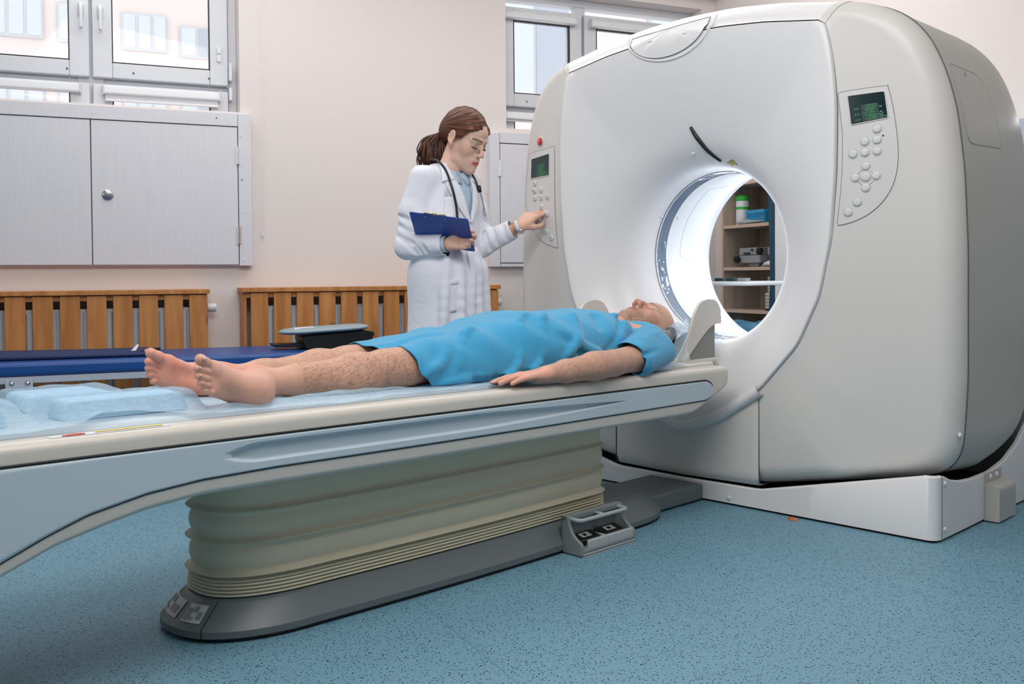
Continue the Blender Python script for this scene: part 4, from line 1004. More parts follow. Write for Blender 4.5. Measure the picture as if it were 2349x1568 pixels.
# type plates on the sloping nose
M_plate = mat('type_plate', (196, 196, 194), 0.5, noise=0.06, scale=80)
def nose(a, ins_z):
    ins, z = ins_z; hw, d0, rx = 0.205-ins, -2.125+ins*1.5, 0.30-ins; sp = 2.3
    return Vector((TC+hw*math.copysign(abs(math.sin(a))**(2/sp), a), d0+rx*(1-abs(math.cos(a))**(2/sp)), z))
def plate(a0, a1, name):
    g = []
    for s in (0.12, 0.88):
        iz = (lerp(0.006, 0.036, s)-0.0008, lerp(0.036, 0.080, s)+0.0012); g.append([nose(lerp(a0, a1, q/6), iz) for q in range(7)])
    mb = MB(); mb.loft([[tuple(p) for p in r] for r in g], closed=False); o = obj(name, mb, M_plate, foot)
    for q0, q1, s0, s1 in ((0.05, 0.35, 0.1, 0.75), (0.4, 0.62, 0.55, 0.9), (0.4, 0.55, 0.12, 0.3), (0.68, 0.93, 0.2, 0.6)):
        rr = []
        for s in (s0, s1):
            ss = 0.12+0.76*s; iz = (lerp(0.006, 0.036, ss)-0.0012, lerp(0.036, 0.080, ss)+0.0022); rr.append([tuple(nose(lerp(a0, a1, lerp(q0, q1, j/3)), iz)) for j in range(4)])
        obj('plate_print', MB().loft(rr, closed=False), mat('plate_print_grey', (136, 140, 142), 0.5, noise=0.3, scale=400), o)
plate(0.12, 0.42, 'type_plate'); plate(-0.62, 0.02, 'type_plate')
sm_ = [tuple(nose(0.50, (lerp(-0.001, 0.037, q), lerp(0.036, 0.081, q)))) for q in (0, .5, 1)]
obj('foot_seam', MB().tube([tuple(nose(0.50, (-0.0005, 0.010)))]+sm_+[tuple(nose(0.46, (0.05, 0.0885)))], 0.0011, 5), M_dark, foot)
# bellows
def bring(off, z): return ring(stadium(0.150+off, -2.045-off, -0.625+off*0.6, 0.26+off, 0.12+off, bow=0.012, sp=2.5), z)
rows = [bring(-0.002, 0.088)]
for k in range(5):
    z0 = 0.090+k*0.0085; rows += [bring(0.006-k*.001, z0), bring(0.012-k*.001, z0+0.002), bring(0.0125-k*.001, z0+0.0045), bring(0.006-k*.001, z0+0.0065), bring(-0.001, z0+0.0078)]
rows.append(bring(-0.006, 0.134))
zz = [(0.142, 0.0235), (0.221, 0.0215), (0.297, 0.019), (0.385, 0.004)]
prevz, prevo = 0.142, 0.0
for k, (z, o) in enumerate(zz[:-1]):
    o *= 0.70
    rows += [bring(-0.002, z-0.008), bring(o*0.35, z-0.0045), bring(o*0.85, z-0.0016), bring(o, z), bring(o*0.85, z+0.0016), bring(o*0.30, z+0.0045), bring(-0.003, z+0.009)]
    nz, no = zz[k+1]
    for q in range(1, 10):
        s = q/10; rows.append(bring(-0.004+0.010*math.sin(math.pi*s)**.8*(1 if k != 2 else .3), lerp(z+0.009, nz-0.008, s)))
rows.append(bring(0.0, 0.40))
obj('bellows', MB().loft(rows), M_bellow, tb, smooth=True)
# lift beam under the table top (dark inside)
obj('lift_head', MB().box(TC-0.19, TC+0.19, -2.2, -0.62, 0.396, 0.45), M_dark, tb)
# housing: side profile (d, z)
pb = [(-2.95, .20), (-2.80, .27), (-2.68, .308), (-2.58, .336), (-2.50, .370), (-2.42, .398), (-2.30, .421), (-2.18, .431), (-2.0, .433), (-1.59, .428), (-1.12, .424), (-.35, .422)]
lb = [(-2.95, .16), (-2.80, .232), (-2.68, .272), (-2.58, .304), (-2.48, .344), (-2.38, .368), (-2.30, .384), (-2.18, .395), (-2.05, .394), (-1.59, .388), (-.8, .382), (-.45, .380)]
def gz_(d): return zt(d)-0.040+0.0035*0                       # groove height
poly = []
dsx = [lerp(-2.95, -0.45, k/60) for k in range(61)]
poly += [(d, pw(d, lb)) for d in dsx]
poly += [(-0.40, .380), (-0.365, .384), (-0.335, .393), (-0.19, .447), (-0.165, .461), (-0.152, .482), (-0.150, zt(-0.15))]
poly += [(d, zt(d)) for d in [lerp(-0.15, -2.95, k/20) for k in range(1, 21)]]
EX = 0.270; EL = TC-(EX-TC)
def clampx(a, b, r): pass
# cross-section swept along the table with a rounded upper edge and rounded lower edge
hou = MB(); secs = []
for d in [lerp(-2.95, -0.45, k/90) for k in range(91)]+[-0.42, -0.39, -0.36, -0.335, -0.31, -0.28, -0.25, -0.22, -0.19, -0.175, -0.163, -0.155, -0.151, -0.150]:
    zt_, zb_ = zt(d), 0
    if d <= -0.45: zb_ = pw(d, lb)
    else: zb_ = pw(d, [(-.45, .380), (-0.40, .380), (-0.365, .384), (-0.335, .393), (-0.19, .447), (-0.165, .461), (-0.155, .475), (-0.150, .492)])
    e = 0.0
    if d > -0.165: e = 0.012*((d+0.165)/0.015)**2
    r = 0.014; rt = 0.020; xr = EX-e; half_ = []
    zt_ -= e*0.6
    for k in range(7):
        a = math.pi/2*k/6; half_.append((xr-rt+rt*math.sin(a), zt_-rt+rt*math.cos(a)))
    for k in range(7):
        if k == 0:
            nd = 0.018 if d < -0.45 else 0.0; zg, zp = zt(d)-0.043, (pw(d, pb)+0.001 if d < -0.40 else lerp(zb_+r+.002, zt(d)-0.043, .3))
            half_ += [(xr, zg), (xr-nd, zg), (xr-nd, zp), (xr, zp)]
        a = math.pi/2*k/6; half_.append((xr-r*1.6+r*1.6*math.cos(a), min(zt_-rt-0.001, zb_+r)-r*math.sin(a)))
    secs.append([(x, d, z) for x, z in half_]+[(2*TC-x, d, z) for x, z in half_[::-1]])
hou.loft(secs); obj('cream_housing', hou, M_cream, tb, smooth=False, auto=35)
# blue-grey side panels with their long recess, and the dark gap round them
for sg in (1, -1):
    X = EX if sg == 1 else 2*TC-EX
    def topz(d): return zt(d)-0.0435+ (0.0)
    def botz(d): return pw(d, pb)+0.001
    def endf(d):
        """panel closes in a round end near the scanner"""
        if d < -0.315: return 1.0
        q = (d+0.315)/0.055; return math.sqrt(max(0.0, 1-q*q))
    ds = [lerp(-2.95, -0.33, k/170) for k in range(171)]+[-0.315, -0.305, -0.295, -0.285, -0.277, -0.27, -0.265, -0.262, -0.2605]
    rows = []; NV = 56
    for d in ds:
        zc = (topz(d)+botz(d))/2; hh = (topz(d)-botz(d))/2*endf(d); row = []
        for j in range(NV+1):
            s = 1-2*j/NV; z = zc+hh*s
            dep = 0
            # lens shaped recess
            a = min(1, max(0, (d+2.115)/0.07))**.5*min(1, max(0, (-0.74-d)/0.62))**.75
            if a > 0:
                q = min(1, max(0, (0.60*a-abs(s-0.10))/0.14)); dep = 0.0125*q*q*(3-2*q)
            edge = max(0, (abs(s)-0.90)/0.10)
            row.append((X+sg*(0.0045-0.0035*edge**2-dep), d, z))
        rows.append(row)
    obj('side_panel', MB().loft(rows, closed=False), M_blueg, tb, smooth=True)
    out = [rows[i][0] for i in range(len(rows))]+[rows[i][-1] for i in range(len(rows)-1, -1, -1)]
    zup = [(X+sg*0.0006, p[1], p[2]+(0.0022 if i < len(rows) else -0.0014)) for i, p in enumerate(out)]
    obj('panel_gap', MB().tube(zup, [0.0032]*len(rows)+[0.0016]*len(rows), 6), M_dark, tb, smooth=True)
# shallow cradle top
def cradle_z(t, d):
    """top of the padded cradle"""
    u = (t-TC)/0.24
    return zt(d)-0.010+0.030*0+0.020*max(0, 1-u*u)*0+0.002
tp = MB(); rows = []
for d in [lerp(-2.95, -0.36, k/50) for k in range(51)]:
    rows.append([(TC+x, d, zt(d)+z) for x, z in ((-0.235, 0.0005), (-0.225, 0.010), (-0.19, 0.014), (0, 0.012), (0.19, 0.014), (0.225, 0.010), (0.235, 0.0005))])
tp.loft(rows, closed=False); obj('mattress', tp, M_blueg, tb, smooth=True)
# raised shoe behind the rail at the scanner end
obj('end_rail', MB().box(TC-0.22, TC+0.235, -0.40, -0.152, 0.52, 0.545), M_cream, tb, bevel=0.008)
# warning labels on the rim near the foot end
lbm = MB().add([(0.228, -2.48, zt(-2.48)+0.0012), (0.252, -2.48, zt(-2.48)+0.0006), (0.252, -2.24, zt(-2.24)+0.0006), (0.228, -2.24, zt(-2.24)+0.0012)], [(0, 1, 2, 3)])
wl1 = obj('white_label', lbm, M_whitep, tb)
obj('yellow_stripe', MB().add([(0.229, -2.39, zt(-2.39)+0.0022), (0.241, -2.39, zt(-2.39)+0.0020), (0.241, -2.25, zt(-2.25)+0.0020), (0.229, -2.25, zt(-2.25)+0.0022)], [(0, 1, 2, 3)]), mat('label_yellow', (226, 204, 80), 0.5, noise=0), wl1)
obj('red_ring', MB().tube([(0.244+0.006*math.cos(a), -2.435+0.022*math.sin(a), zt(-2.43)+0.002) for a in [2*math.pi*k/20 for k in range(21)]]+[(0.240, -2.455, zt(-2.43)+.002), (0.248, -2.415, zt(-2.43)+.002)], 0.0008, 5), mat('label_red', (196, 60, 60), 0.5, noise=0), wl1)
# ------------------------------------------------------------------ head holder on the table end
hd = thing('head_holder', 'cream head holder with flared side wings at the scanner end of the table', 'head holder', (TC, -0.1, 0.53), FG)
def wing(x, sg, sh=0):
    """side wing: broad rounded paddle above a thin stem, thickness across the table"""
    A = [(-0.262, .545), (-0.262, .556), (-0.225, .590), (-0.190, .640), (-0.176, .680), (-0.160, .720), (-0.132, .755), (-0.098, .768), (-0.055, .770), (-0.020, .758), (0.006, .725), (0.014, .690), (0.012, .676), (-0.01, .676), (-0.045, .668), (-0.075, .652), (-0.11, .625), (-0.155, .590), (-0.215, .545)]
    pts = [(p.x, p.y) for p in catmull([(a, b, 0) for a, b in A], 4, True)]
    mb = MB(); n = len(pts); prs = []
    for s, th in ((1, -0.5), (1, 0.5)):
        prs.append([(x+th*0.012+sg*0.16*max(0, z-0.62)**1.0*0.5, d+sh, z) for d, z in pts])
    mb.add(prs[0]+prs[1], [tuple(range(n)), tuple(range(2*n-1, n-1, -1))]+[(i, (i+1) % n, (i+1) % n+n, i+n) for i in range(n)])
    return obj('side_wing', mb, M_cream, hd, bevel=0.003)
wing(0.115, 1); wing(2*TC-0.115, -1, -0.30)
obj('recess_cover', MB().prism(rpoly([(-0.265, 0.548), (-0.13, 0.548), (-0.10, 0.60), (-0.125, 0.655), (-0.20, 0.640), (-0.25, 0.60)], 0.03, 6), 0.088, 0.096, 'yz'), M_black, hd)  # black plate standing in for the dark opening under the wing
for x, sg in ((0.115, 1),):
    p = MB().prism(rpoly([(-0.225, 0.545), (-0.005, 0.545), (-0.005, 0.69), (-0.055, 0.672), (-0.095, 0.650), (-0.125, 0.60), (-0.165, 0.565)], [0.002, 0.004, 0.01, 0.02, 0.03, 0.04, 0.03], 6), x-0.028, x-0.006, 'yz') if sg > 0 else MB().prism(rpoly([(-0.155, 0.545), (-0.005, 0.545), (-0.005, 0.69), (-0.055, 0.668), (-0.085, 0.645), (-0.11, 0.60)], [0.002, 0.004, 0.01, 0.02, 0.03, 0.05], 6), x+0.006, x+0.028, 'yz')
    obj('support_post', p, mat('grey_green_plastic', (128, 132, 126), 0.5, noise=0.02), hd, bevel=0.003)
cr = MB(); rr = []
for d in [lerp(-0.27, 0.02, k/12) for k in range(13)]:
    rr.append([(TC+0.115*math.sin(a)*1.0, d, 0.640-0.085*math.cos(a)+0.02*(d+0.27)) for a in [math.radians(x) for x in range(-80, 81, 10)]])
cr.loft(rr, closed=False); obj('cradle', cr, M_black, hd, smooth=True, solid=0.006)
obj('base_plate', MB().box(TC-0.15, TC+0.15, -0.27, -0.003, 0.530, 0.546), M_cream, hd, bevel=0.004)
# slab standing behind the scanner, seen through the bore
tr = thing('side_table', 'white table top with dark and pale squares along its edge behind the bore', 'table', (-0.6, 1.2, 0), FG)
obj('table_top', MB().box(-1.05, -0.405, 1.06, 1.46, 0.806, 0.829), M_liner, tr, bevel=0.01)
for k, x in enumerate([lerp(-0.95, -0.40, q/8) for q in range(9)]):
    obj('square_pad', MB().box(x-.08, x-.035, 1.08, 1.13, 0.829, 0.846), M_grm if k % 3 == 2 else mat('teal_glass', (34, 66, 74), 0.3, noise=0), tr, bevel=0.002)
for x in (-0.93, -0.90+0.06):
    pass
obj('leg', MB().box(-1.03, -0.98, 1.22, 1.27, 0, 0.806), M_metalw, tr); obj('foot_bar', MB().box(-1.05, -0.72, 1.20, 1.29, 0, 0.03), M_metalw, tr)
# ------------------------------------------------------------------ implicit bodies
class Field:
    """a smooth blend of round shapes sampled on a (possibly uneven) grid"""
    def __init__(s, xs, ys, zs):
        s.ax = [np.asarray(a, np.float32) for a in (xs, ys, zs)]
        s.F = np.full([len(a) for a in s.ax], 0.12, np.float32)
    def _sub(s, lo, hi):
        sl = []
        for a, l, h in zip(s.ax, lo, hi):
            i0 = max(0, int(np.searchsorted(a, l))-1); i1 = min(len(a), int(np.searchsorted(a, h))+1)
            if i1 <= i0: return None
            sl.append(slice(i0, i1))
        return tuple(sl)
    def _pts(s, sl):
        return s.ax[0][sl[0]][:, None, None], s.ax[1][sl[1]][None, :, None], s.ax[2][sl[2]][None, None, :]
    def _blend(s, sl, d, k, mode):
        A = s.F[sl]; k = max(k, 1e-5)
        if mode == 'u':
            h = np.maximum(k-np.abs(A-d), 0)/k; s.F[sl] = np.minimum(A, d)-h*h*k*0.25
        elif mode == 's':
            d = -d; h = np.maximum(k-np.abs(A-d), 0)/k; s.F[sl] = np.maximum(A, d)+h*h*k*0.25
    def cap(s, a, b, ra, rb=None, k=0.01, mode='u', M=None, pad=0.03):
        rb = ra if rb is None else rb
        if M is not None: a = M @ Vector(a); b = M @ Vector(b); q = M.to_scale()[0]; ra *= q; rb *= q; k *= q
        a = np.array(a, np.float32); b = np.array(b, np.float32); R = max(ra, rb)+pad+k
        sl = s._sub(np.minimum(a, b)-R, np.maximum(a, b)+R)
        if sl is None: return s
        X, Y, Z = s._pts(sl); ab = b-a; L = float(ab@ab)+1e-12
        t = np.clip(((X-a[0])*ab[0]+(Y-a[1])*ab[1]+(Z-a[2])*ab[2])/L, 0, 1)
        d = np.sqrt((X-a[0]-t*ab[0])**2+(Y-a[1]-t*ab[1])**2+(Z-a[2]-t*ab[2])**2)-(ra+t*(rb-ra))
        s._blend(sl, d, k, mode); return s
    def ell(s, c, r, k=0.01, mode='u', M=None, rot=None, pad=0.03):
        """ellipsoid; rot = 3x3 whose columns are its axes"""
        r = np.array(r, float); Rm = Matrix.Identity(3) if rot is None else rot
        if M is not None:
            c = M @ Vector(c); q = M.to_scale()[0]; r = r*q; k *= q; Rm = M.to_3x3().normalized() @ Rm
        c = np.array(c, np.float32); Rn = np.array(Rm); ext = np.sqrt(((Rn*r)**2).sum(1))+pad+k
        sl = s._sub(c-ext, c+ext)
        if sl is None: return s
        X, Y, Z = s._pts(sl); X = X-c[0]; Y = Y-c[1]; Z = Z-c[2]
        u = (X*Rn[0, 0]+Y*Rn[1, 0]+Z*Rn[2, 0])/r[0]; v = (X*Rn[0, 1]+Y*Rn[1, 1]+Z*Rn[2, 1])/r[1]; w = (X*Rn[0, 2]+Y*Rn[1, 2]+Z*Rn[2, 2])/r[2]
        k0 = np.sqrt(u*u+v*v+w*w)+1e-6; k1 = np.sqrt((u/r[0])**2+(v/r[1])**2+(w/r[2])**2)+1e-6
        s._blend(sl, (k0*(k0-1)/k1).astype(np.float32), k, mode); return s
    def chain(s, pts, rs, k=0.01, mode='u', M=None):
        for i in range(len(pts)-1): s.cap(pts[i], pts[i+1], rs[i], rs[i+1], k, mode, M)
        return s
    def mesh(s):
        F = s.F; nx, ny, nz = F.shape; S = F < 0
        c = np.zeros((nx-1, ny-1, nz-1), np.uint8)
        for i in (0, 1):
            for j in (0, 1):
                for k in (0, 1): c += S[i:nx-1+i, j:ny-1+j, k:nz-1+k]
        act = (c > 0) & (c < 8); I, J, K = np.nonzero(act); n = len(I)
        idx = np.full(act.shape, -1, np.int32); idx[I, J, K] = np.arange(n)
        X, Y, Z = s.ax; pos = np.zeros((n, 3)); cnt = np.zeros(n)
        cor = [(i, j, k) for i in (0, 1) for j in (0, 1) for k in (0, 1)]
        val = {q: F[I+q[0], J+q[1], K+q[2]] for q in cor}
        for a in cor:
            for ax in range(3):
                if a[ax] == 0:
                    b = list(a); b[ax] = 1; b = tuple(b); va, vb = val[a], val[b]; m = (va < 0) != (vb < 0)
                    t = np.where(m, va/(va-vb+1e-12), 0)
                    p = [X[I+a[0]], Y[J+a[1]], Z[K+a[2]]]; nxt = [X, Y, Z][ax][[I, J, K][ax]+1]
                    for q in range(3):
                        col = p[q]+(t*(nxt-p[q]) if q == ax else 0); pos[:, q] += np.where(m, col, 0)
                    cnt += m
        pos /= cnt[:, None]; faces = []
        for ax in range(3):
            sh = [nx, ny, nz]; A = S; 
            sa = [slice(1, -1)]*3; sb = [slice(1, -1)]*3; sa[ax] = slice(0, -1); sb[ax] = slice(1, None)
            ch = S[tuple(sa)] != S[tuple(sb)]; i, j, k = np.nonzero(ch); inside = S[tuple(sa)][i, j, k]
            o = [1, 1, 1]; o[ax] = 0; i, j, k = i+o[0], j+o[1], k+o[2]
            u, v = [q for q in range(3) if q != ax]
            def cell(du, dv):
                q = [i.copy(), j.copy(), k.copy()]; q[u] = q[u]-du; q[v] = q[v]-dv; return idx[q[0], q[1], q[2]]
            qd = np.stack([cell(1, 1), cell(0, 1), cell(0, 0), cell(1, 0)], 1)
            flip = inside if ax != 1 else ~inside
            qd[~flip] = qd[~flip][:, ::-1]; faces.append(qd)
        Q = np.concatenate(faces); return pos, Q[(Q >= 0).all(1)]
def relax(P, Q, n=1, f=0.5):
    for _ in range(n):
        acc = np.zeros_like(P); c = np.zeros(len(P))
        for a, b in ((0, 1), (1, 2), (2, 3), (3, 0)):
            for x, y in ((a, b), (b, a)):
                np.add.at(acc, Q[:, x], P[Q[:, y]]); np.add.at(c, Q[:, x], 1)
        P = P*(1-f)+f*acc/np.maximum(c, 1)[:, None]
    return P
def mesh_obj(name, P, Q, m, parent=None, fr=F0, base=None, cols=None, solid=0, hem=0):
    """mesh object straight from arrays; unused vertices dropped"""
    if hem:
        E = np.sort(np.concatenate([Q[:, [0, 1]], Q[:, [1, 2]], Q[:, [2, 3]], Q[:, [3, 0]]]), axis=1); ue, cn = np.unique(E, axis=0, return_counts=True); be = ue[cn == 1]
        P = P.copy(); bvx = np.unique(be)
        for _ in range(hem):
            acc = np.zeros_like(P); c = np.zeros(len(P))
            for x_, y_ in ((0, 1), (1, 0)): np.add.at(acc, be[:, x_], P[be[:, y_]]); np.add.at(c, be[:, x_], 1)
            P[bvx] = .5*P[bvx]+.5*acc[bvx]/c[bvx][:, None]
    used = np.unique(Q); mp = np.full(len(P), -1); mp[used] = np.arange(len(used)); P = P[used]; Q = mp[Q]
    off = OFF[parent.name] if parent is not None else Vector(base if base is not None else (P[:, 0].mean(), P[:, 1].mean(), P[:, 2].min()))
    me = bpy.data.meshes.new(name); n = len(Q); w = Q.shape[1]
    me.vertices.add(len(P)); me.vertices.foreach_set('co', (P-np.array(off)).astype(np.float32).ravel())
    me.loops.add(n*w); me.loops.foreach_set('vertex_index', Q.astype(np.int32).ravel())
    me.polygons.add(n); me.polygons.foreach_set('loop_start', np.arange(0, n*w, w, dtype=np.int32)); me.polygons.foreach_set('loop_total', np.full(n, w, np.int32))
    me.update(calc_edges=True); me.validate()
    if cols is not None:
        ca = me.color_attributes.new('pigment', 'FLOAT_COLOR', 'POINT')
        ca.data.foreach_set('color', np.concatenate([cols[used], np.ones((len(used), 1))], 1).astype(np.float32).ravel())
    o = link_mesh(name, me, m, parent, fr, off, True)
    if solid:
        md = o.modifiers.new('solid', 'SOLIDIFY'); md.thickness = solid; md.offset = -1
    return o
def skin_mat(name, rough=0.5, bump=0.12):
    t = NT(name); at = t.node('ShaderNodeVertexColor'); at.layer_name = 'pigment'
    tc = t.node('ShaderNodeTexCoord'); nz = t.node('ShaderNodeTexNoise', Scale=60.0, Detail=4.0); t.link(tc.outputs['Object'], nz.inputs['Vector'])
    mr = t.node('ShaderNodeMapRange'); mr.inputs['To Min'].default_value = 0.9; mr.inputs['To Max'].default_value = 1.08; t.link(nz.outputs['Fac'], mr.inputs[0])
    mx = t.node('ShaderNodeVectorMath', operation='SCALE'); t.link(at.outputs['Color'], mx.inputs[0]); t.link(mr.outputs[0], mx.inputs['Scale'])
    t.link(mx.outputs[0], t.b.inputs['Base Color']); t.b.inputs['Roughness'].default_value = rough
    t.b.inputs['Subsurface Weight'].default_value = 0.12; t.b.inputs['Subsurface Radius'].default_value = (0.012, 0.005, 0.003); t.b.inputs['Subsurface Scale'].default_value = 0.8
    n2 = t.node('ShaderNodeTexNoise', Scale=260.0, Detail=3.0); t.link(tc.outputs['Object'], n2.inputs['Vector'])
    bp = t.node('ShaderNodeBump', Strength=bump, Distance=0.0012); t.link(n2.outputs['Fac'], bp.inputs['Height']); t.link(bp.outputs[0], t.b.inputs['Normal'])
    return t.m
def cloth_mat(name, rgb, rough=0.85, bump=0.2, sheen=0.2, fold=0.0):
    t = NT(name); t.b.inputs['Base Color'].default_value = lin(rgb)+(1,); t.b.inputs['Roughness'].default_value = rough
    t.b.inputs['Sheen Weight'].default_value = sheen; t.b.inputs['Specular IOR Level'].default_value = 0.3
    tc = t.node('ShaderNodeTexCoord'); nz = t.node('ShaderNodeTexNoise', Scale=500.0, Detail=2.0); t.link(tc.outputs['Object'], nz.inputs['Vector'])
    bp = t.node('ShaderNodeBump', Strength=bump, Distance=0.0006); t.link(nz.outputs['Fac'], bp.inputs['Height'])
    n2 = t.node('ShaderNodeTexNoise', Scale=9.0, Detail=3.0, Distortion=0.8); t.link(tc.outputs['Object'], n2.inputs['Vector'])
    b2 = t.node('ShaderNodeBump', Strength=fold, Distance=0.02); t.link(n2.outputs['Fac'], b2.inputs['Height']); t.link(bp.outputs[0], b2.inputs['Normal'])
    t.link(b2.outputs[0], t.b.inputs['Normal']); return t.m
def hair_mat(name, c1, c2, scale=(90, 90, 6), rough=0.42):
    t = NT(name); tc = t.node('ShaderNodeTexCoord'); mp = t.node('ShaderNodeMapping'); mp.inputs['Scale'].default_value = scale
    t.link(tc.outputs['Object'], mp.inputs['Vector']); nz = t.node('ShaderNodeTexNoise', Scale=1.0, Detail=5.0, Distortion=0.5); t.link(mp.outputs[0], nz.inputs['Vector'])
    cr = t.node('ShaderNodeValToRGB'); cr.color_ramp.elements[0].color = lin(c1)+(1,); cr.color_ramp.elements[1].color = lin(c2)+(1,)
    cr.color_ramp.elements[0].position = 0.35; cr.color_ramp.elements[1].position = 0.68
    t.link(nz.outputs['Fac'], cr.inputs[0]); t.link(cr.outputs[0], t.b.inputs['Base Color']); t.b.inputs['Roughness'].default_value = rough
    bp = t.node('ShaderNodeBump', Strength=0.6, Distance=0.003); t.link(nz.outputs['Fac'], bp.inputs['Height']); t.link(bp.outputs[0], t.b.inputs['Normal'])
    return t.m
M_skin = skin_mat('skin')
def basis(o, x, y, s=1.0):
    """local frame from an approximate side axis and an exact forward axis"""
    y = Vector(y).normalized(); x = Vector(x); x = (x-y*x.dot(y)).normalized(); z = x.cross(y)
    m = Matrix.Identity(4)
    for i in range(3): m[i][0] = x[i]*s; m[i][1] = y[i]*s; m[i][2] = z[i]*s; m[i][3] = o[i]
    return m
def head(f, M, male=True, closed=True):
    """face looks along +y, crown along +z, origin between the ears"""
    e = lambda *a, **k: f.ell(*a, M=M, **k); c = lambda *a, **k: f.cap(*a, M=M, **k)
    e((0, -.018, .042), (.073, .094, .084), k=.02); e((0, .030, .045), (.060, .055, .052), k=.03)
    e((0, .028, -.018), (.056, .056, .060), k=.03)
    w = .046 if male else .040
    for s in (-1, 1):
        c((s*w*1.12, -.004, -.030), (s*w*.92, .012, -.074), .018, .013, k=.025)
        c((s*w*.92, .012, -.074), (0, .066, -.100), .013, .015, k=.02)
        e((s*.040, .052, -.020), (.020, .022, .026), k=.025)
        c((s*.014, .086, .024), (s*.046, .066, .022), .0075, .006, k=.014)
    e((0, .040, -.072), (.040, .042, .034), k=.03)
    e((0, .074, -.102), (.017 if male else .013, .014, .014), k=.02); e((0, .070, -.062), (.026, .022, .022), k=.02)
    for s in (-1, 1):
        e((s*.031, .092, .004), (.017, .014, .011), k=.012, mode='s')
        e((s*.031, .069, .003), (.0150, .0145, .0125), k=.004)
        if closed: c((s*.020, .083, -.0015), (s*.043, .077, -.0005), .0022, .002, k=.003)
        else: c((s*.020, .0835, -.0025), (s*.043, .0775, -.0010), .0026, .002, k=.003)
        c((s*.020, .080, .012), (s*.044, .073, .012), .003, .003, k=.005)
    n = .92 if male else 0.74
    if male: f.chain([(0, .086, .016), (0, .096, .000), (0, .105, -.020), (0, .1105, -.030)], [.0070, .0068, .0070, .0072], k=.010, M=M)
    else: f.chain([(0, .085, .014), (0, .0915, .000), (0, .100, -.018), (0, .1065, -.0285)], [.0055, .0050, .0056, .0068], k=.010, M=M)
    for s in (-1, 1):
        e((s*.0118*(n+.1), .0975, -.0335), (.0072*n, .0090, .0062), k=.012); e((s*.0058, .1030, -.0425), (.0027, .0040, .0036), k=.002, mode='s')
    c((-.023, .079, -.0665), (-.006, .0895, -.0605), .0030, .0052, k=.004); c((.023, .079, -.0665), (.006, .0895, -.0605), .0030, .0052, k=.004)
    c((-.020, .080, -.0695), (0, .0885, -.0745), .0034, .0062, k=.004); c((.020, .080, -.0695), (0, .0885, -.0745), .0034, .0062, k=.004)
    c((-.022, .0915, -.0672), (0, .0975, -.0672), .0012, .0012, k=.002, mode='s'); c((.022, .0915, -.0672), (0, .0975, -.0672), .0012, .0012, k=.002, mode='s')
    for s in (-1, 1):
        R = Matrix.Rotation(math.radians(-18*s), 3, 'Z') @ Matrix.Rotation(math.radians(-12), 3, 'X')
        e((s*.0775, -.010, .000), (.0075, .017, .029), k=.008, rot=R)
        f.ell((s*.0850, -.008, .003), (.006, .010, .018), k=.004, mode='s', M=M, rot=R)
        rim = [(s*.0795, -.010+.016*math.sin(t), .004+.026*math.cos(t)) for t in [math.radians(x) for x in (50, 20, -10, -45, -80, -115, -150)]]
        f.chain(rim, [.0032]*7, k=.003, M=M); c((s*.0775, .000, -.020), (s*.0785, -.002, -.027), .005, .005, k=.005)
def head_colors(P, cols, M, male, lash=True):
    L = (np.array(M.inverted()) @ np.concatenate([P, np.ones((len(P), 1))], 1).T).T[:, :3]
    x, y, z = L[:, 0], L[:, 1], L[:, 2]; ax = np.abs(x)
    def blend(mask, col, a): 
        m = (np.clip(mask, 0, 1)*a)[:, None]; cols[:] = cols*(1-m)+np.array(lin(col))*m
    inh = (np.abs(z) < .16) & (np.hypot(x, y) < .14) & (z > -.125)
    g = lambda d, w: np.exp(-(d/w)**2)*inh
    front = y > .03
    blend(g(np.sqrt(((ax-.045)/1.2)**2+(z+.022)**2), .022)*front, (216, 128, 112) if male else (228, 150, 134), .30)
    if male:
        st = (1/(1+np.exp(-( -.040-.25*np.maximum(0, .03-y)*0-z)/.006)))*(y > -.005)*(z > -.125)*inh
        dots = 0.55+0.45*np.sin(x*1900+y*700)*np.sin(z*2100+y*900)
        blend(st*dots, (72, 56, 52), .58)
        blend(g(np.sqrt((z+.052)**2*2+(ax*.5)**2), .016)*(y > .07), (96, 76, 70), .25)
    lip = np.exp(-((z+.0675)/.0085)**4)*np.exp(-(ax/.023)**6)*(y > .080)*inh
    blend(lip, (176, 100, 92) if male else (198, 70, 76), .9)
    mouth = np.exp(-((z+.0672)/.0016)**2)*np.exp(-(ax/.023)**6)*(y > .076)*inh; blend(mouth, (90, 40, 40), .7)
    bz = .0225+.0055*np.sin(np.clip((ax-.010)/.040, 0, 1)*2.2)
    brow = np.exp(-((z-bz)/(.0042 if male else .0036))**2)*(ax > .011)*(ax < .052)*front*inh
    blend(brow, (46, 30, 26), .95)
    lz = -.0045-.0035*np.clip(1-((ax-.031)/.014)**2, -1, 1)
    ls = np.exp(-((z-lz)/.0022)**2)*(np.abs(ax-.032) < .0165)*(y > .06)*inh
    blend(ls, (34, 24, 24), .92)
    if not male:
        blend(np.exp(-(((ax-.032)/.015)**2+((z-.006)/.008)**2))*(y > .06)*inh, (120, 82, 84), .55)
        blend(np.exp(-(((ax-.031)/.0055)**2+((z+.0095)/.0028)**2))*(y > .07)*inh, (36, 26, 24), .7)
    if male: blend(np.exp(-(((ax-.031)/.02)**2+((z+.012)/.012)**2))*front*inh, (190, 120, 108), .25)
    blend(g(np.sqrt(x**2+(z+.034)**2), .014)*(y > .095), (218, 128, 110), .3)
    blend(g(np.sqrt((ax-.0058)**2+(z+.0425)**2), .003)*(y > .09), (90, 44, 40), .8)
    return L
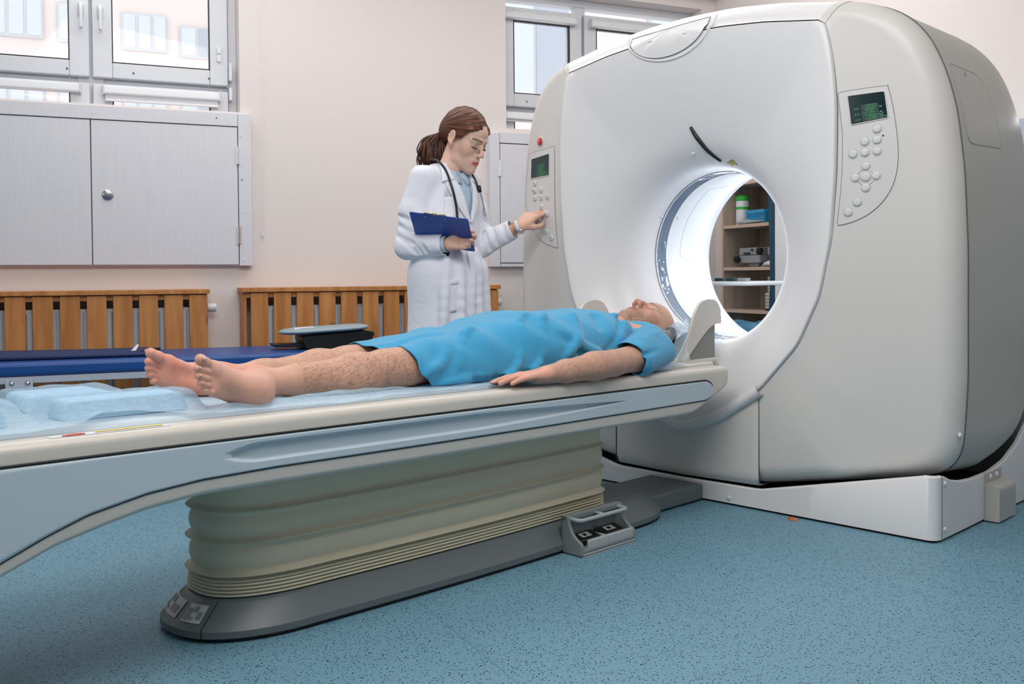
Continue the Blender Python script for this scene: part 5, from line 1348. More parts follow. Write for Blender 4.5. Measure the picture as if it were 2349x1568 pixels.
def hand(f, M, curls, side=1, thumb=None, spread=(.10, .03, -.04, -.12), k=.006):
    """x toward the thumb (times side), y along the fingers, z out of the back of the hand"""
    S = lambda p: (p[0]*side, p[1], p[2])
    kn = [(.030, .086, 0), (.010, .090, .003), (-.010, .085, .002), (-.028, .077, -.002)]
    wr = [(.018, .0, 0), (.007, .0, .002), (-.006, .0, .002), (-.017, .0, 0)]
    for a, b in zip(wr, kn): f.cap(S(a), S(b), .0145, .0105, k=.014, M=M)
    f.ell(S((.018, .030, -.008)), (.017, .028, .014), k=.012, M=M); f.ell(S((-.018, .034, -.007)), (.013, .028, .012), k=.012, M=M)
    seg = [(.042, .026, .021), (.047, .029, .022), (.043, .027, .021), (.033, .020, .019)]
    rad = [(.0102, .0094, .0084), (.0104, .0095, .0085), (.0099, .0090, .0081), (.0090, .0081, .0073)]
    for i in range(4):
        p = Vector(kn[i]); ang = 0; q = spread[i]
        for j in range(3):
            ang += math.radians(curls[i][j]); d = Vector((math.sin(q)*math.cos(ang), math.cos(q)*math.cos(ang), -math.sin(ang)))
            nx = p+d*seg[i][j]; f.cap(S(p), S(nx), rad[i][j]*1.02, rad[i][min(j+1, 2)]*0.97, k=k if j == 0 else .002, M=M, pad=.02); p = nx
    th = thumb or [(.020, .016, -.008), (.044, .044, -.014), (.056, .072, -.018), (.060, .098, -.020)]
    f.chain([S(t) for t in th], [.0145, .0118, .0104, .0082], k=.007, M=M)
def foot(f, M, side=1):
    """x toward the big toe (times side), y toward the toes, z dorsal; heel at the origin"""
    S = lambda p: (p[0]*side, p[1], p[2])
    f.ell(S((0, .022, .032)), (.031, .034, .034), k=.02, M=M)
    f.cap(S((.010, .03, .036)), S((.022, .165, .022)), .029, .021, k=.025, M=M); f.cap(S((-.012, .03, .028)), S((-.026, .150, .015)), .027, .0165, k=.025, M=M)
    f.cap(S((0, .045, .068)), S((.004, .140, .036)), .031, .018, k=.035, M=M)
    f.ell(S((.024, .172, .018)), (.021, .024, .0185), k=.012, M=M); f.ell(S((-.012, .165, .013)), (.028, .022, .014), k=.015, M=M)
    f.ell(S((.020, .090, -.004)), (.014, .045, .012), k=.02, mode='s', M=M)
    f.chain([S(p) for p in ((.029, .182, .017), (.031, .206, .015), (.031, .230, .018))], [.0145, .0128, .0142], k=.006, M=M)
    for i, (x, y0, y1) in enumerate(((.008, .178, .229), (-.0085, .173, .220), (-.0235, .165, .207), (-.037, .152, .189))):
        r = (.0095, .0090, .0086, .0084)[i]
        f.chain([S(p) for p in ((x, y0, .016), (x, lerp(y0, y1, .5), .021), (x, y1, .012))], [r*.95, r*.88, r*1.05], k=.0035 if i else .003, M=M)
    f.cap(S((.03, .012, .075)), S((.028, .030, .075)), .009, .009, k=.02, M=M); f.cap(S((-.026, .012, .066)), S((-.026, .026, .066)), .009, .009, k=.025, M=M)
# ------------------------------------------------------------------ the patient (scanner frame)
def arange(a, b, s): return np.arange(a, b, s)
def graded(segs):
    out = []
    for a, b, s in segs: out += list(np.arange(a, b, s))
    return out
zb = lambda d: zt(d)+0.010                                     # top of the mattress
# feet frames
MR = basis((-0.080, -1.965, 0.574), (-.22, -.2, -1.0), (.12, -.86, .37), .90)      # far foot: right
ML = basis((0.095, -1.985, 0.576), (-.20, .2, 1.0), (.40, -.80, .37), .90)          # near foot: left
FP = Field(arange(-0.30, 0.36, 0.0033), graded([(-2.22, -1.90, .0026), (-1.90, -1.42, .005), (-1.42, -1.02, .0033), (-1.02, -.58, .005), (-.58, -.06, .0026)]), arange(0.52, 0.80, 0.0027))
HM = basis((0.0, -0.262, 0.655), (-1, 0, 0), (0, -0.10, 1.0))                    # face up, crown toward +y
# head frame: local y = up (face), local z = crown direction
yv = Vector((0.03, -0.16, 1)).normalized(); zv = Vector((0, 1, 0.16)); zv = (zv-yv*zv.dot(yv)).normalized(); xv = yv.cross(zv)
HM = Matrix.Identity(4)
for i in range(3): HM[i][0] = xv[i]*1.1; HM[i][1] = yv[i]*1.1; HM[i][2] = zv[i]*1.1; HM[i][3] = (0.0, -0.296, 0.655)[i]
def patient_body(f):
    foot(f, MR, -1); foot(f, ML, 1)
    # the two legs: ankle, calf, knee, thigh
    for x, an, M, sd in ((-0.085, (-0.088, -1.955, 0.603), MR, -1), (0.095, (0.092, -1.955, 0.606), ML, 1)):
        f.cap(M @ Vector((0, .022, .058)), an, .029, .032, k=.045); f.cap(M @ Vector((0, .06, .06)), an, .024, .028, k=.045)
        f.chain([an, (x, -1.83, .604), (x, -1.66, .606), (x, -1.56, .612), (x*1.05, -1.50, .612), (x*1.1, -1.38, .606), (x*1.05, -1.10, .612)], [.033, .038, .053, .050, .048, .046, .050], k=.03)
        f.ell((x, -1.68, .588), (.050, .10, .040), k=.03); f.ell((x*1.02, -1.515, .645), (.030, .035, .016), k=.02)
    # trunk
    f.ell((0, -.98, .625), (.135, .14, .060), k=.05); f.ell((0, -.62, .645), (.150, .20, .075), k=.05); f.ell((0, -.80, .635), (.130, .20, .065), k=.05)
    for s in (-1, 1): f.ell((s*.160, -.470, .628), (.050, .055, .050), k=.03)
    # arms: left near, right far
    f.chain([(.180, -.475, .622), (.228, -.64, .592), (.252, -.790, .584)], [.046, .044, .041], k=.02)
    f.chain([(.252, -.790, .584), (.266, -.90, .583), (.262, -1.02, .577), (.255, -1.095, .573)], [.041, .042, .034, .0260], k=.015)
    f.ell((.262, -.865, .586), (.044, .075, .038), k=.02)
    f.chain([(-.185, -.515, .628), (-.245, -.66, .605), (-.258, -.79, .590), (-.255, -.95, .585), (-.235, -1.08, .575)], [.050, .045, .040, .038, .027], k=.02)
    hand(f, basis((.254, -1.092, .574), (-1, 0, -0.05), (-.16, -1, -.02)), [(5, 5, 4), (4, 6, 4), (4, 6, 5), (5, 6, 5)], 1, thumb=[(.018, .016, -.006), (.040, .044, -.004), (.050, .068, -.006), (.052, .092, -.008)], spread=(.045, .015, -.02, -.055))
    hand(f, basis((-.235, -1.08, .572), (1, 0, -0.1), (.1, -1, -.05)), [(12, 12, 8)]*4, 1) if False else hand(f, basis((-.235, -1.08, .572), (1, 0, 0), (.05, -1, 0)), [(12, 12, 8)]*4, 1)
    # neck and head
    f.cap(HM @ Vector((0, -.020, -.055)), (0, -.48, .635), .052, .058, k=.03); f.cap(HM @ Vector((0, .01, -.10)), (0, -.47, .665), .040, .04, k=.03)
    f.cap((-.12, -.50, .640), (.12, -.50, .640), .045, .045, k=.05)
    head(f, HM, True, True)
patient_body(FP)
# rest on the mattress: flatten whatever dips below it
P, Q = FP.mesh(); P = relax(P, Q, 1, 0.4)
fl_ = (0.532-0.0095*(P[:, 1]+0.13))+0.0175
inner = P[:, 1] < -0.42
P[:, 2] = np.where(inner & (P[:, 2] < fl_) & (P[:, 0] < 0.235), fl_+(P[:, 2]-fl_)*0.05, P[:, 2])
cols = np.tile(np.array(lin((206, 160, 138))), (len(P), 1))
def mixc(mask, col, a):
    m = (np.clip(mask, 0, 1)*a)[:, None]; cols[:] = cols*(1-m)+np.array(lin(col))*m
for M in (MR, ML):
    Lf = (np.array(M.inverted()) @ np.concatenate([P, np.ones((len(P), 1))], 1).T).T
    near = (Lf[:, 1] > -.06) & (Lf[:, 1] < .27) & (np.abs(Lf[:, 0]) < .09) & (Lf[:, 2] > -.03) & (Lf[:, 2] < .11)
    mixc(near*1.0, (216, 164, 148), .6); mixc(near*np.exp(-(np.maximum(Lf[:, 2]-.004, 0)/.016)**2), (222, 150, 128), .7)
    mixc(near*np.exp(-((Lf[:, 1]-.02)/.035)**2)*(Lf[:, 2] < .05), (216, 138, 112), .5)
    mixc(near*np.exp(-(np.hypot(Lf[:, 0]-(-.02 if M is MR else .02), Lf[:, 1]-.165)/.02)**2)*(Lf[:, 2] < .02), (226, 146, 118), .5)
armhair = (P[:, 0] > .15) & (P[:, 1] > -1.10) & (P[:, 1] < -.72); mixc(armhair*1.0, (176, 132, 112), .25)
leghair = (P[:, 1] > -1.86) & (P[:, 1] < -1.40); mixc(leghair*1.0, (192, 146, 122), .35)
hnd = (P[:, 1] < -1.09) & (P[:, 1] > -1.38) & (P[:, 0] > .15); mixc(hnd*1.0, (224, 160, 142), .6)
head_colors(P, cols, HM, True)
pat = mesh_obj('person', P, Q, M_skin, None, FG, (0, -1.0, zt(-1.0)+.0175), cols)
tag(pat, 'barefoot person in a blue gown lying on the scanner table, eyes closed', 'person')
# nails
def nails(M, side, lst, r, par):
    for n, (x, y, z) in enumerate(lst):
        mb = MB(); q = [M @ Vector((x*side+rx*r[n]*0.62, y+ry*r[n]*0.8, z+r[n]*0.16*(1-rx*rx))) for rx, ry in [(math.cos(a), math.sin(a)) for a in [2*math.pi*k/10 for k in range(10)]]]
        c = M @ Vector((x*side, y, z+r[n]*0.30)); mb.add([tuple(v) for v in q]+[tuple(c)], [(k, (k+1) % 10, 10) for k in range(10)])
        obj('toenail' if par[1] == 't' else 'fingernail', mb, M_nail, par[0], smooth=True, solid=0.0008)
M_nail = mat('nail', (226, 186, 174), 0.3, noise=0)
nails(MR, -1, [(.031, .232, .0318)], [.0105], (pat, 't'))
nails(ML, 1, [(.031, .232, .0318), (.008, .230, .0225), (-.0085, .221, .0215), (-.0235, .208, .021), (-.037, .190, .020)], [.0105, .0065, .006, .0055, .005], (pat, 't'))
HH = basis((.254, -1.092, .568), (-1, 0, -0.05), (-.15, -1, -.02))
# hair of the patient: short dark cap on the back of the head
fh = Field(arange(-.10, .10, .0025), arange(-.40, -.14, .0025), arange(.54, .76, .0025))
fh.ell((0, -.022, .042), (.0765, .0945, .0875), M=HM, k=.01)
Ph, Qh = fh.mesh(); Lh = (np.array(HM.inverted()) @ np.concatenate([Ph, np.ones((len(Ph), 1))], 1).T).T[:, :3]
lim = np.interp(Lh[:, 2], [-.09, -.055, -.03, 0, .02, .05, .08, .11, .14], [-.05, -.035, -.012, .004, .024, .048, .092, .13, .15])+.004*np.sin(Lh[:, 0]*160)
keep = (Lh[:, 1] < lim) & ((np.abs(Lh[:, 0]) < .066) | (Lh[:, 2] > .018) | (Lh[:, 1] < -.02))
kq = keep[Qh].all(1)
mesh_obj('hair', Ph, Qh[kq], hair_mat('dark_short_hair', (34, 28, 26), (92, 84, 80), (120, 120, 120), 0.6), pat, solid=.003, hem=8)
# fine body hair on shins and forearm: short curves lying on the skin
bv = BVHTree.FromPolygons([tuple(p) for p in P], [tuple(q) for q in Q.tolist()])
hm_ = MB()
def hairs(n, xr, yr, dirv, ln, up=True, r=0.00015):
    c = 0
    while c < n:
        c += 1; x = random.uniform(*xr); y = random.uniform(*yr)
        h = bv.ray_cast(Vector((x, y, 0.8)), Vector((0, 0, -1))) if random.random() < .4 else bv.ray_cast(Vector((0.5, y, random.uniform(.56, .70))), Vector((-1, 0, 0)))
        if h[0] is None or h[0].x < -.16: continue
        p, nn = h[0], h[1]; nn = nn if nn.dot(Vector((.5, 0, .8))) > 0 else -nn
        d = Vector(dirv)+Vector((random.gauss(0, .35), random.gauss(0, .25), random.gauss(0, .35))); d = (d-nn*d.dot(nn)).normalized()
        l = ln*random.uniform(.6, 1.3); q1 = p+nn*.0012+d*l*.5; q2 = p+nn*.0022+d*l+Vector((0, 0, -.002))
        w = d.cross(nn)*r; i = len(hm_.v)
        hm_.v += [tuple(p-w), tuple(p+w), tuple(q1+w), tuple(q1-w), tuple(q2)]; hm_.f += [(i, i+1, i+2, i+3), (i+3, i+2, i+4)]
hairs(2600, (-.14, .15), (-1.84, -1.48), (0.1, -1, -.5), .012)
hairs(900, (.20, .31), (-1.08, -.76), (.3, -.8, -.8), .011)
obj('body_hair', hm_, mat('body_hair', (84, 62, 48), 0.6, noise=0), pat)['kind'] = 'stuff'
# ------------------------------------------------------------------ gown
fg = Field(arange(-.34, .36, .0038), arange(-1.62, -.34, .0042), arange(.50, .80, .0034))
fg.ell((0, -.74, .643), (.200, .26, .095), k=.06, pad=.08); fg.ell((0, -.68, .650), (.175, .17, .088), k=.05, pad=.08)
fg.ell((0, -.95, .645), (.205, .22, .088), k=.08, pad=.08)
for s in (-1, 1):
    fg.cap((s*.085, -1.0, .630), (s*.098, -1.60, .607), .105, .058, k=.07, pad=.08)
fg.cap((0, -1.0, .64), (0, -1.60, .606), .085, .055, k=.05, pad=.08)
fg.cap((.12, -.475, .638), (-.12, -.475, .638), .057, .057, k=.05)
fg.ell((0, -.44, .642), (.13, .065, .045), k=.05)
# skirts of the gown resting on the mattress
fg.cap((.13, -.90, .575), (.115, -1.58, .572), .060, .035, k=.06, pad=.06); fg.cap((-.13, -.90, .575), (-.12, -1.58, .572), .060, .035, k=.06, pad=.06)
fg.cap((.13, -.52, .575), (.15, -.90, .575), .055, .055, k=.05, pad=.06)
# sleeves
fs = Field(arange(-.34, .36, .0038), arange(-.84, -.36, .0038), arange(.50, .74, .0034))
for s in (-1, 1):
    fs.cap((s*.150, -.468, .634), (s*.236, -.700, .592), .060, .054, k=.03, pad=.05)
fs.cap((.205, -.47, .60), (.25, -.64, .575), .048, .043, k=.04, pad=.05)
fs.cap((.232, -.56, .642), (.262, -.68, .622), .004, .006, k=.02); fs.cap((.205, -.50, .662), (.235, -.62, .645), .003, .005, k=.02)
fs.cap((.275, -.58, .618), (.285, -.70, .600), .003, .007, k=.014, mode='s')
fg.ell((.165, -.50, .615), (.055, .075, .055), k=.05); fg.ell((-.165, -.50, .615), (.055, .075, .055), k=.05)
def fold(pts, r=.006, k=.022, mode='u'):
    """a ridge (or crease) along a path lying on the cloth"""
    pp = catmull(pts, 4); r *= .62; rs = [r*math.sin(math.pi*min(.92, max(.08, i/(len(pp)-1))))**.6 for i in range(len(pp))]
    pp = [p-Vector((.6, 0, 1))*(.011*(1-math.sin(math.pi*i/(len(pp)-1))**.7)) if mode == 'u' else p+Vector((.6, 0, 1))*(.008*(1-math.sin(math.pi*i/(len(pp)-1))**.7)) for i, p in enumerate(pp)]
    fg.chain([tuple(p) for p in pp], rs, k=k, mode=mode)
bs = None
P0, Q0 = fg.mesh(); gb = BVHTree.FromPolygons([tuple(p) for p in P0], [tuple(q) for q in Q0.tolist()])
def ong(x, y, z=None, off=0.0):
    """point on the gown: from above, or from the near side when z is given"""
    if z is None: h = gb.ray_cast(Vector((x, y, 1)), Vector((0, 0, -1)))
    else: h = gb.ray_cast(Vector((.6, y, z)), Vector((-1, 0, 0)))
    if h[0] is None: return Vector((x, y, z or .6))
    n = h[1] if h[1].dot(Vector((1, 0, 1))) > 0 else -h[1]
    return h[0]+n*off
def gf(lst, r=.006, k=.022, mode='u', off=0.0): fold([ong(*p, off=off) for p in lst], r, k, mode)
gf([(.10, -1.02), (.13, -1.08), (.16, -1.15, .60), (.15, -1.22, .57)], .008, .02, off=.002)
gf([(.12, -.95), (.15, -1.00), (.19, -1.07, .60), (.18, -1.13, .57)], .008, .02, off=.002)
gf([(.10, -1.24), (.12, -1.30), (.13, -1.38, .60)], .006, .025)
gf([(.14, -.98, .68), (.17, -.92, .64), (.19, -.86, .60), (.17, -.80, .575)], .010, .022, 's', .004)
gf([(.17, -.90, .66), (.19, -.84, .63), (.20, -.77, .61)], .009, .02, off=.002)
gf([(.10, -.70), (.13, -.72), (.16, -.76, .69)], .008, .03, 's', .004)
gf([(.10, -.60), (.13, -.605), (.17, -.63, .68)], .006, .028, off=.001)
gf([(.11, -.82), (.14, -.85), (.18, -.90, .66), (.20, -.97, .62)], .007, .025, off=.002)
gf([(.10, -.56), (.14, -.62), (.175, -.70, .66), (.19, -.78, .61)], .010, .018, 's', .003)
gf([(.08, -.50), (.12, -.55), (.16, -.61), (.18, -.68, .66)], .008, .02, off=.002)
gf([(.10, -1.34), (.13, -1.42, .63), (.14, -1.48, .60)], .006, .025); gf([(.01, -1.30), (.01, -1.42), (.01, -1.52)], .014, .04, 's', .004)
gf([(.15, -1.24, .575), (.15, -1.36, .572), (.14, -1.44, .57)], .008, .02)
gf([(.17, -1.10, .565), (.175, -1.2, .563), (.16, -1.32, .562)], .006, .02, 's', .002)
Pg, Qg = fg.mesh(); Pg = relax(Pg, Qg, 2, .5)
x, y, z = Pg.T
wob = .0022*np.sin(23*x+31*y)+.0018*np.sin(47*y-29*x+1.3)+.0015*np.sin(61*z+37*y)
Pg[:, 2] += wob*(z > .58); Pg[:, 0] += wob*.6
flg = (0.532-0.0095*(Pg[:, 1]+0.13))+0.0180
Pg[:, 2] = np.where(Pg[:, 2] < flg, flg+(Pg[:, 2]-flg)*.03, Pg[:, 2])
cx, cy, cz = [Pg[Qg].mean(1)[:, i] for i in range(3)]
hem = -1.505+.012*np.sin(cx*38)+.05*np.clip((.60-cz)/.04, 0, 1)*(cx > .03)-.035*np.clip((-cx)/.12, 0, 1)
ok = cy > hem
ok &= ~((cy > np.minimum(-.49+.8*np.maximum(0, np.abs(cx)-.055), -.385)) & (cz > .60))
Qk = Qg[ok]
Ps_, Qs_ = fs.mesh(); Ps_ = relax(Ps_, Qs_, 2, .5); fl2 = (0.532-0.0095*(Ps_[:, 1]+0.13))+0.0180
Ps_[:, 2] = np.where((Ps_[:, 2] < fl2) & (Ps_[:, 0] < .24), fl2+(Ps_[:, 2]-fl2)*.03, Ps_[:, 2])
cs = Ps_[Qs_].mean(1); sd = np.array([.076, -.232, -.042]); sd /= np.linalg.norm(sd)
dst = (np.abs(cs[:, 0])-.236)*sd[0]+(cs[:, 1]+.700)*sd[1]+(cs[:, 2]-.592)*sd[2]
Qs_ = Qs_[dst < -.012+.006*np.sin(cs[:, 2]*70)+.25*(.60-cs[:, 2])*0]
Qk = np.concatenate([Qk, Qs_+len(Pg)]); Pg = np.concatenate([Pg, Ps_])
M_gown = cloth_mat('blue_gown_cloth', (60, 154, 198), .85, .15, .3, .25)
gown = mesh_obj('gown', Pg, Qk, M_gown, pat, solid=.0022, hem=12)
# ------------------------------------------------------------------ the doctor (world coordinates)
DO = Vector((-0.275, 4.20, 0))
DF = frame(DO, Vector((-.6, -.8, 0)), Vector((.8, -.6, 0)))     # x = her right, y = forward
dp = lambda x, y, z: tuple(DF @ Vector((x, y, z)))
hc = Vector((-0.200, 4.195, 1.455)); fh_ = Vector((math.cos(math.radians(33)), -math.sin(math.radians(33)), 0))
pd = math.radians(24); fy = fh_*math.cos(pd)+Vector((0, 0, -math.sin(pd))); fz = fh_*math.sin(pd)+Vector((0, 0, math.cos(pd))); fx = fy.cross(fz)
DH = Matrix.Identity(4)
for i in range(3): DH[i][0] = fx[i]*1.06; DH[i][1] = fy[i]*1.06; DH[i][2] = fz[i]*1.06; DH[i][3] = hc[i]
elR, wrR = dp(.200, -.060, .992), dp(.150, .125, 1.000)
shR, shL = dp(.150, -.01, 1.285), dp(-.150, -.01, 1.285)
tip = FG @ Vector(PL(.166+lsh, 1.172, 0.013)); tip2 = FG @ Vector(PL(.160+lsh, 1.138, 0.014))
wrL = Vector((0.036, 4.245, 1.084)); elL = Vector((-0.135, 4.305, 1.005))
B_ = Field(graded([(-.52, -.34, .005), (-.34, .17, .0027)]), graded([(3.93, 4.40, .0030)]), graded([(0, .80, .014), (.80, .97, .006), (.97, 1.32, .0032), (1.32, 1.62, .0023)]))
fd = (tip-wrL).normalized()
HL = basis(wrL, (0.25, -0.75, -0.65), fd)                       # left hand reaching to the keys
HLm = HL.copy()
def doctor_body(f):
    f.chain([dp(0, -.01, .90), dp(0, 0, 1.05), dp(0, -.005, 1.22)], [.095, .085, .085], k=.05)
    f.cap(dp(.13, -.01, 1.275), dp(-.13, -.01, 1.275), .036, .036, k=.04)
    for s in (-1, 1):
        f.chain([dp(s*.075, -.01, .85), dp(s*.07, 0, .46), dp(s*.065, -.01, .08)], [.075, .048, .034], k=.03)
        f.cap(dp(s*.068, -.02, .045), dp(s*.075, .11, .03), .036, .030, k=.02)
    f.chain([shR, elR, wrR], [.036, .033, .0215], k=.01); f.chain([shL, elL, wrL], [.036, .033, .0215], k=.01)
    f.cap(DH @ Vector((0, -.030, -.050)), dp(0, -.005, 1.305), .045, .049, k=.025); f.cap(dp(0, -.01, 1.30), dp(0, -.02, 1.26), .055, .07, k=.03)
    head(f, DH, False, False)
    hR = basis(wrR, (0, 0.25, 1), Vector(dp(.085, .235, 1.012))-Vector(wrR), 0.86)
    hand(f, hR, [(22, 46, 34), (24, 48, 36), (26, 50, 38), (28, 52, 40)], 1, thumb=[(.018, .016, -.006), (.038, .040, -.014), (.046, .066, -.024), (.044, .090, -.032)], spread=(.04, 0, -.04, -.08))
    hand(f, HLm, [(14, 10, 6), (22, 16, 10), (42, 34, 20), (52, 40, 24)], 1, thumb=[(.020, .016, -.008), (.044, .042, -.020), (.056, .070, -.030), (.052, .098, -.036)])
doctor_body(B_)
Pd, Qd = B_.mesh(); Pd = relax(Pd, Qd, 1, .35)
cold = np.tile(np.array(lin((226, 186, 166))), (len(Pd), 1))
hz = np.clip((1.33-Pd[:, 2])/.02, 0, 1)[:, None]*(Pd[:, 2] > .9)[:, None]*.5; cold = cold*(1-hz)+np.array(lin((226, 172, 152)))*hz
shoe = (Pd[:, 2] < .09)[:, None]; cold = np.where(shoe, np.array(lin((235, 235, 235))), cold)
Lq = (np.array(DH.inverted()) @ np.concatenate([Pd, np.ones((len(Pd), 1))], 1).T).T[:, :3]
gq = np.interp(Lq[:, 2], [-.04, -.02, -.005, .010, .030, .050, .070, .085, .14], [-.060, -.034, .006, .022, .038, .054, .080, .10, .12])
scalp = ((Lq[:, 1] < gq) & (Lq[:, 2] > -.05) & (Lq[:, 2] < .16) & (np.abs(Lq[:, 0]) < .073) & (np.hypot(Lq[:, 0], Lq[:, 1]) < .13) & (Lq[:, 2] > np.where(Lq[:, 1] > -.035, .012, -.06)) & (Lq[:, 2] > .086-.075*np.clip((np.abs(Lq[:, 0])-.012)/.034, 0, 1)))[:, None]
head_colors(Pd, cold, DH, False)
cold = np.where(scalp, np.array(lin((74, 42, 28))), cold)
doc = mesh_obj('person', Pd, Qd, M_skin, None, F0, (DO.x, DO.y, 0.0), cold)
tag(doc, 'person in a white coat holding a blue clipboard, one hand on the scanner keys', 'person')
# hair
fa = Field(arange(-.38, -.06, .0022), arange(4.04, 4.36, .0022), arange(1.34, 1.62, .0022))
fa.ell((0, -.020, .046), (.080, .100, .090), M=DH, k=.01); fa.ell((0, -.085, .012), (.050, .045, .050), M=DH, k=.03)
for s in (-1, 1): fa.ell((s*.040, .030, .042), (.034, .050, .046), M=DH, k=.02); fa.ell((s*.058, .012, .012), (.020, .030, .030), M=DH, k=.02)
Pa, Qa = fa.mesh(); La = (np.array(DH.inverted()) @ np.concatenate([Pa, np.ones((len(Pa), 1))], 1).T).T[:, :3]
gy = np.interp(La[:, 2], [-.08, -.04, -.02, -.005, .010, .030, .050, .070, .085, .11, .14], [-.075, -.055, -.030, .014, .028, .044, .060, .085, .10, .11, .12])
side = np.clip((np.abs(La[:, 0])-.0)/.05, 0, 1); gy = gy+.004*(1-side)
okh = (La[:, 1] < gy) & ~((np.abs(La[:, 0]) > .05) & (La[:, 2] < .006) & (La[:, 1] > -.032))
Ah = np.array(La)
# strand relief swept from the parting back to the tail
ang = np.arctan2(La[:, 2]-.02, La[:, 1]+.11); rel = .0008*np.sin(ang*30+5*np.abs(La[:, 0])/.05)+.0004*np.sin(ang*71+La[:, 0]*70)
nrm = La-np.array([0, -.02, .04]); nrm /= np.linalg.norm(nrm, axis=1)[:, None]; La2 = La+nrm*rel[:, None]
Pa = (np.array(DH) @ np.concatenate([La2, np.ones((len(La2), 1))], 1).T).T[:, :3]
def hair_strip_mat():
    t = NT('auburn_hair'); at = t.node('ShaderNodeVertexColor'); at.layer_name = 'pigment'
    t.link(at.outputs[0], t.b.inputs['Base Color']); t.b.inputs['Roughness'].default_value = 0.42; t.b.inputs['Specular IOR Level'].default_value = 0.4
    return t.m
M_hair = hair_strip_mat()
st = np.clip(.5+.22*np.sin(ang*41+La[:, 0]*50)+.2*np.sin(ang*97+La[:, 0]*110+1), 0, 1); ch_ = np.array(lin((56, 28, 18)))*(1-st[:, None])+np.array(lin((112, 58, 30)))*st[:, None]
kq = okh[Qa].all(1)
hr_ = mesh_obj('hair', Pa, Qa[kq], M_hair, doc, cols=ch_, solid=.004, hem=10)
pt_ = MB()
root = DH @ Vector((0, -.118, -.012))
for q in range(190):
    a = random.uniform(0, 2*math.pi); r = math.sqrt(random.random())
    o1 = Vector((r*math.cos(a)*.016, r*math.sin(a)*.014, random.uniform(-.006, .006)))
    endp = Vector((-0.352, 4.265, 1.352))+Vector((r*math.cos(a)*.044, r*math.sin(a)*.026, random.uniform(-.028, .035)))
    m1 = root.lerp(endp, .35)+Vector((-.018, 0, .016))+o1*1.6+Vector((r*math.cos(a)*.012, 0, 0)); m2 = root.lerp(endp, .72)+Vector((-.010+.008*math.sin(q), 0, .004))+o1*2.2
    pp = catmull([DH @ Vector((r*math.cos(a)*.03, -.085, .012+r*math.sin(a)*.02)), root+o1, m1, m2, endp], 5)
    pt_.tube([tuple(p) for p in pp], [.0030]*(len(pp)-5)+[.0029, .0026, .0022, .0014, .0006], 5)
for q in range(1):
    s0 = Vector((-.30, 4.16, 1.36)); pp = catmull([DH @ Vector((.05, -.06, -.01)), s0+Vector((.012*q-.03, 0, .02)), s0+Vector((.015-.01*q, -.01, -.03))], 5); pt_.tube([tuple(p) for p in pp], .0008, 4)
ptl = obj('ponytail', pt_, hair_mat('auburn_tail', (44, 24, 16), (116, 62, 36), (60, 60, 14), .38), doc, smooth=True)
obj('hair_band', MB().tube([tuple(root+DH.to_3x3() @ Vector((.020*math.cos(a), .004, .018*math.sin(a)))) for a in [2*math.pi*k/20 for k in range(20)]], .004, 8, loop=True), M_black, doc, smooth=True)
# lashes
lm = MB()
for s in (-1, 1):
    for k in range(14):
        u = lerp(.020, .046, k/13); p0 = Vector((s*u, .0855-.010*((u-.02)/.026)**2, -.004-.002*math.sin(math.pi*k/13))); d = Vector((s*(u-.03)*.25, .008, -.0045))
        lm.tube([tuple(DH @ p0), tuple(DH @ (p0+d*.6)), tuple(DH @ (p0+d+Vector((0, 0, .001))))], [.0006, .0004, .0001], 4)
obj('eyelashes', lm, M_black, doc)
# coat
Fc = Field(arange(-.56, .09, .0042), arange(3.92, 4.46, .0042), graded([(.42, .92, .008), (.92, 1.40, .0036)]))
def coat(f):
    f.ell(dp(0, .010, 1.165), (.150, .105, .165), k=.05, rot=DF.to_3x3(), pad=.08)
    f.cap(dp(.125, -.012, 1.278), dp(-.125, -.012, 1.278), .052, .052, k=.05, pad=.06)
    f.cap(dp(.05, -.02, 1.318), dp(-.05, -.02, 1.318), .046, .046, k=.03)
    f.ell(dp(0, .005, 1.03), (.138, .105, .12), k=.06, rot=DF.to_3x3(), pad=.08); f.ell(dp(0, -.01, .88), (.165, .130, .16), k=.07, rot=DF.to_3x3(), pad=.08)
    for s in (-1, 1):
        f.cap(dp(s*.065, .015, .86), dp(s*.080, .030, .42), .098, .104, k=.08, pad=.08); f.cap(dp(s*.065, -.03, .86), dp(s*.080, -.05, .42), .098, .104, k=.08, pad=.08)
    f.chain([shR, tuple(Vector(shR).lerp(Vector(elR), .5)+Vector((-.012, 0, 0))), elR, tuple(Vector(elR).lerp(Vector(wrR), 1.02))], [.058, .056, .051, .043], k=.025)
    f.chain([shL, tuple(Vector(shL).lerp(Vector(elL), .5)), elL, tuple(elL.lerp(wrL, .97))], [.060, .058, .054, .043], k=.022)
coat(Fc)
Pc0, Qc0 = Fc.mesh(); cb_ = BVHTree.FromPolygons([tuple(p) for p in Pc0], [tuple(q) for q in Qc0.tolist()])
def onc(x, z, off=.0, frm=(0, 1)):
    """point on the coat front: ray along her facing direction"""
    o = DF @ Vector((x, .6, z)); d = -(DF.to_3x3() @ Vector((0, 1, 0))); h = cb_.ray_cast(o, d)
    if h[0] is None: return Vector(dp(x, .1, z))
    n = h[1] if h[1].dot(d) < 0 else -h[1]; return h[0]+n*off
def cfold(lst, r, k, mode='u'):
    pp = catmull([Vector(p) for p in lst], 4); rs = [r*math.sin(math.pi*min(.93, max(.07, i/(len(pp)-1))))**.6 for i in range(len(pp))]
    Fc.chain([tuple(p) for p in pp], rs, k=k, mode=mode)
eR = Vector(elR); wR = Vector(wrR)
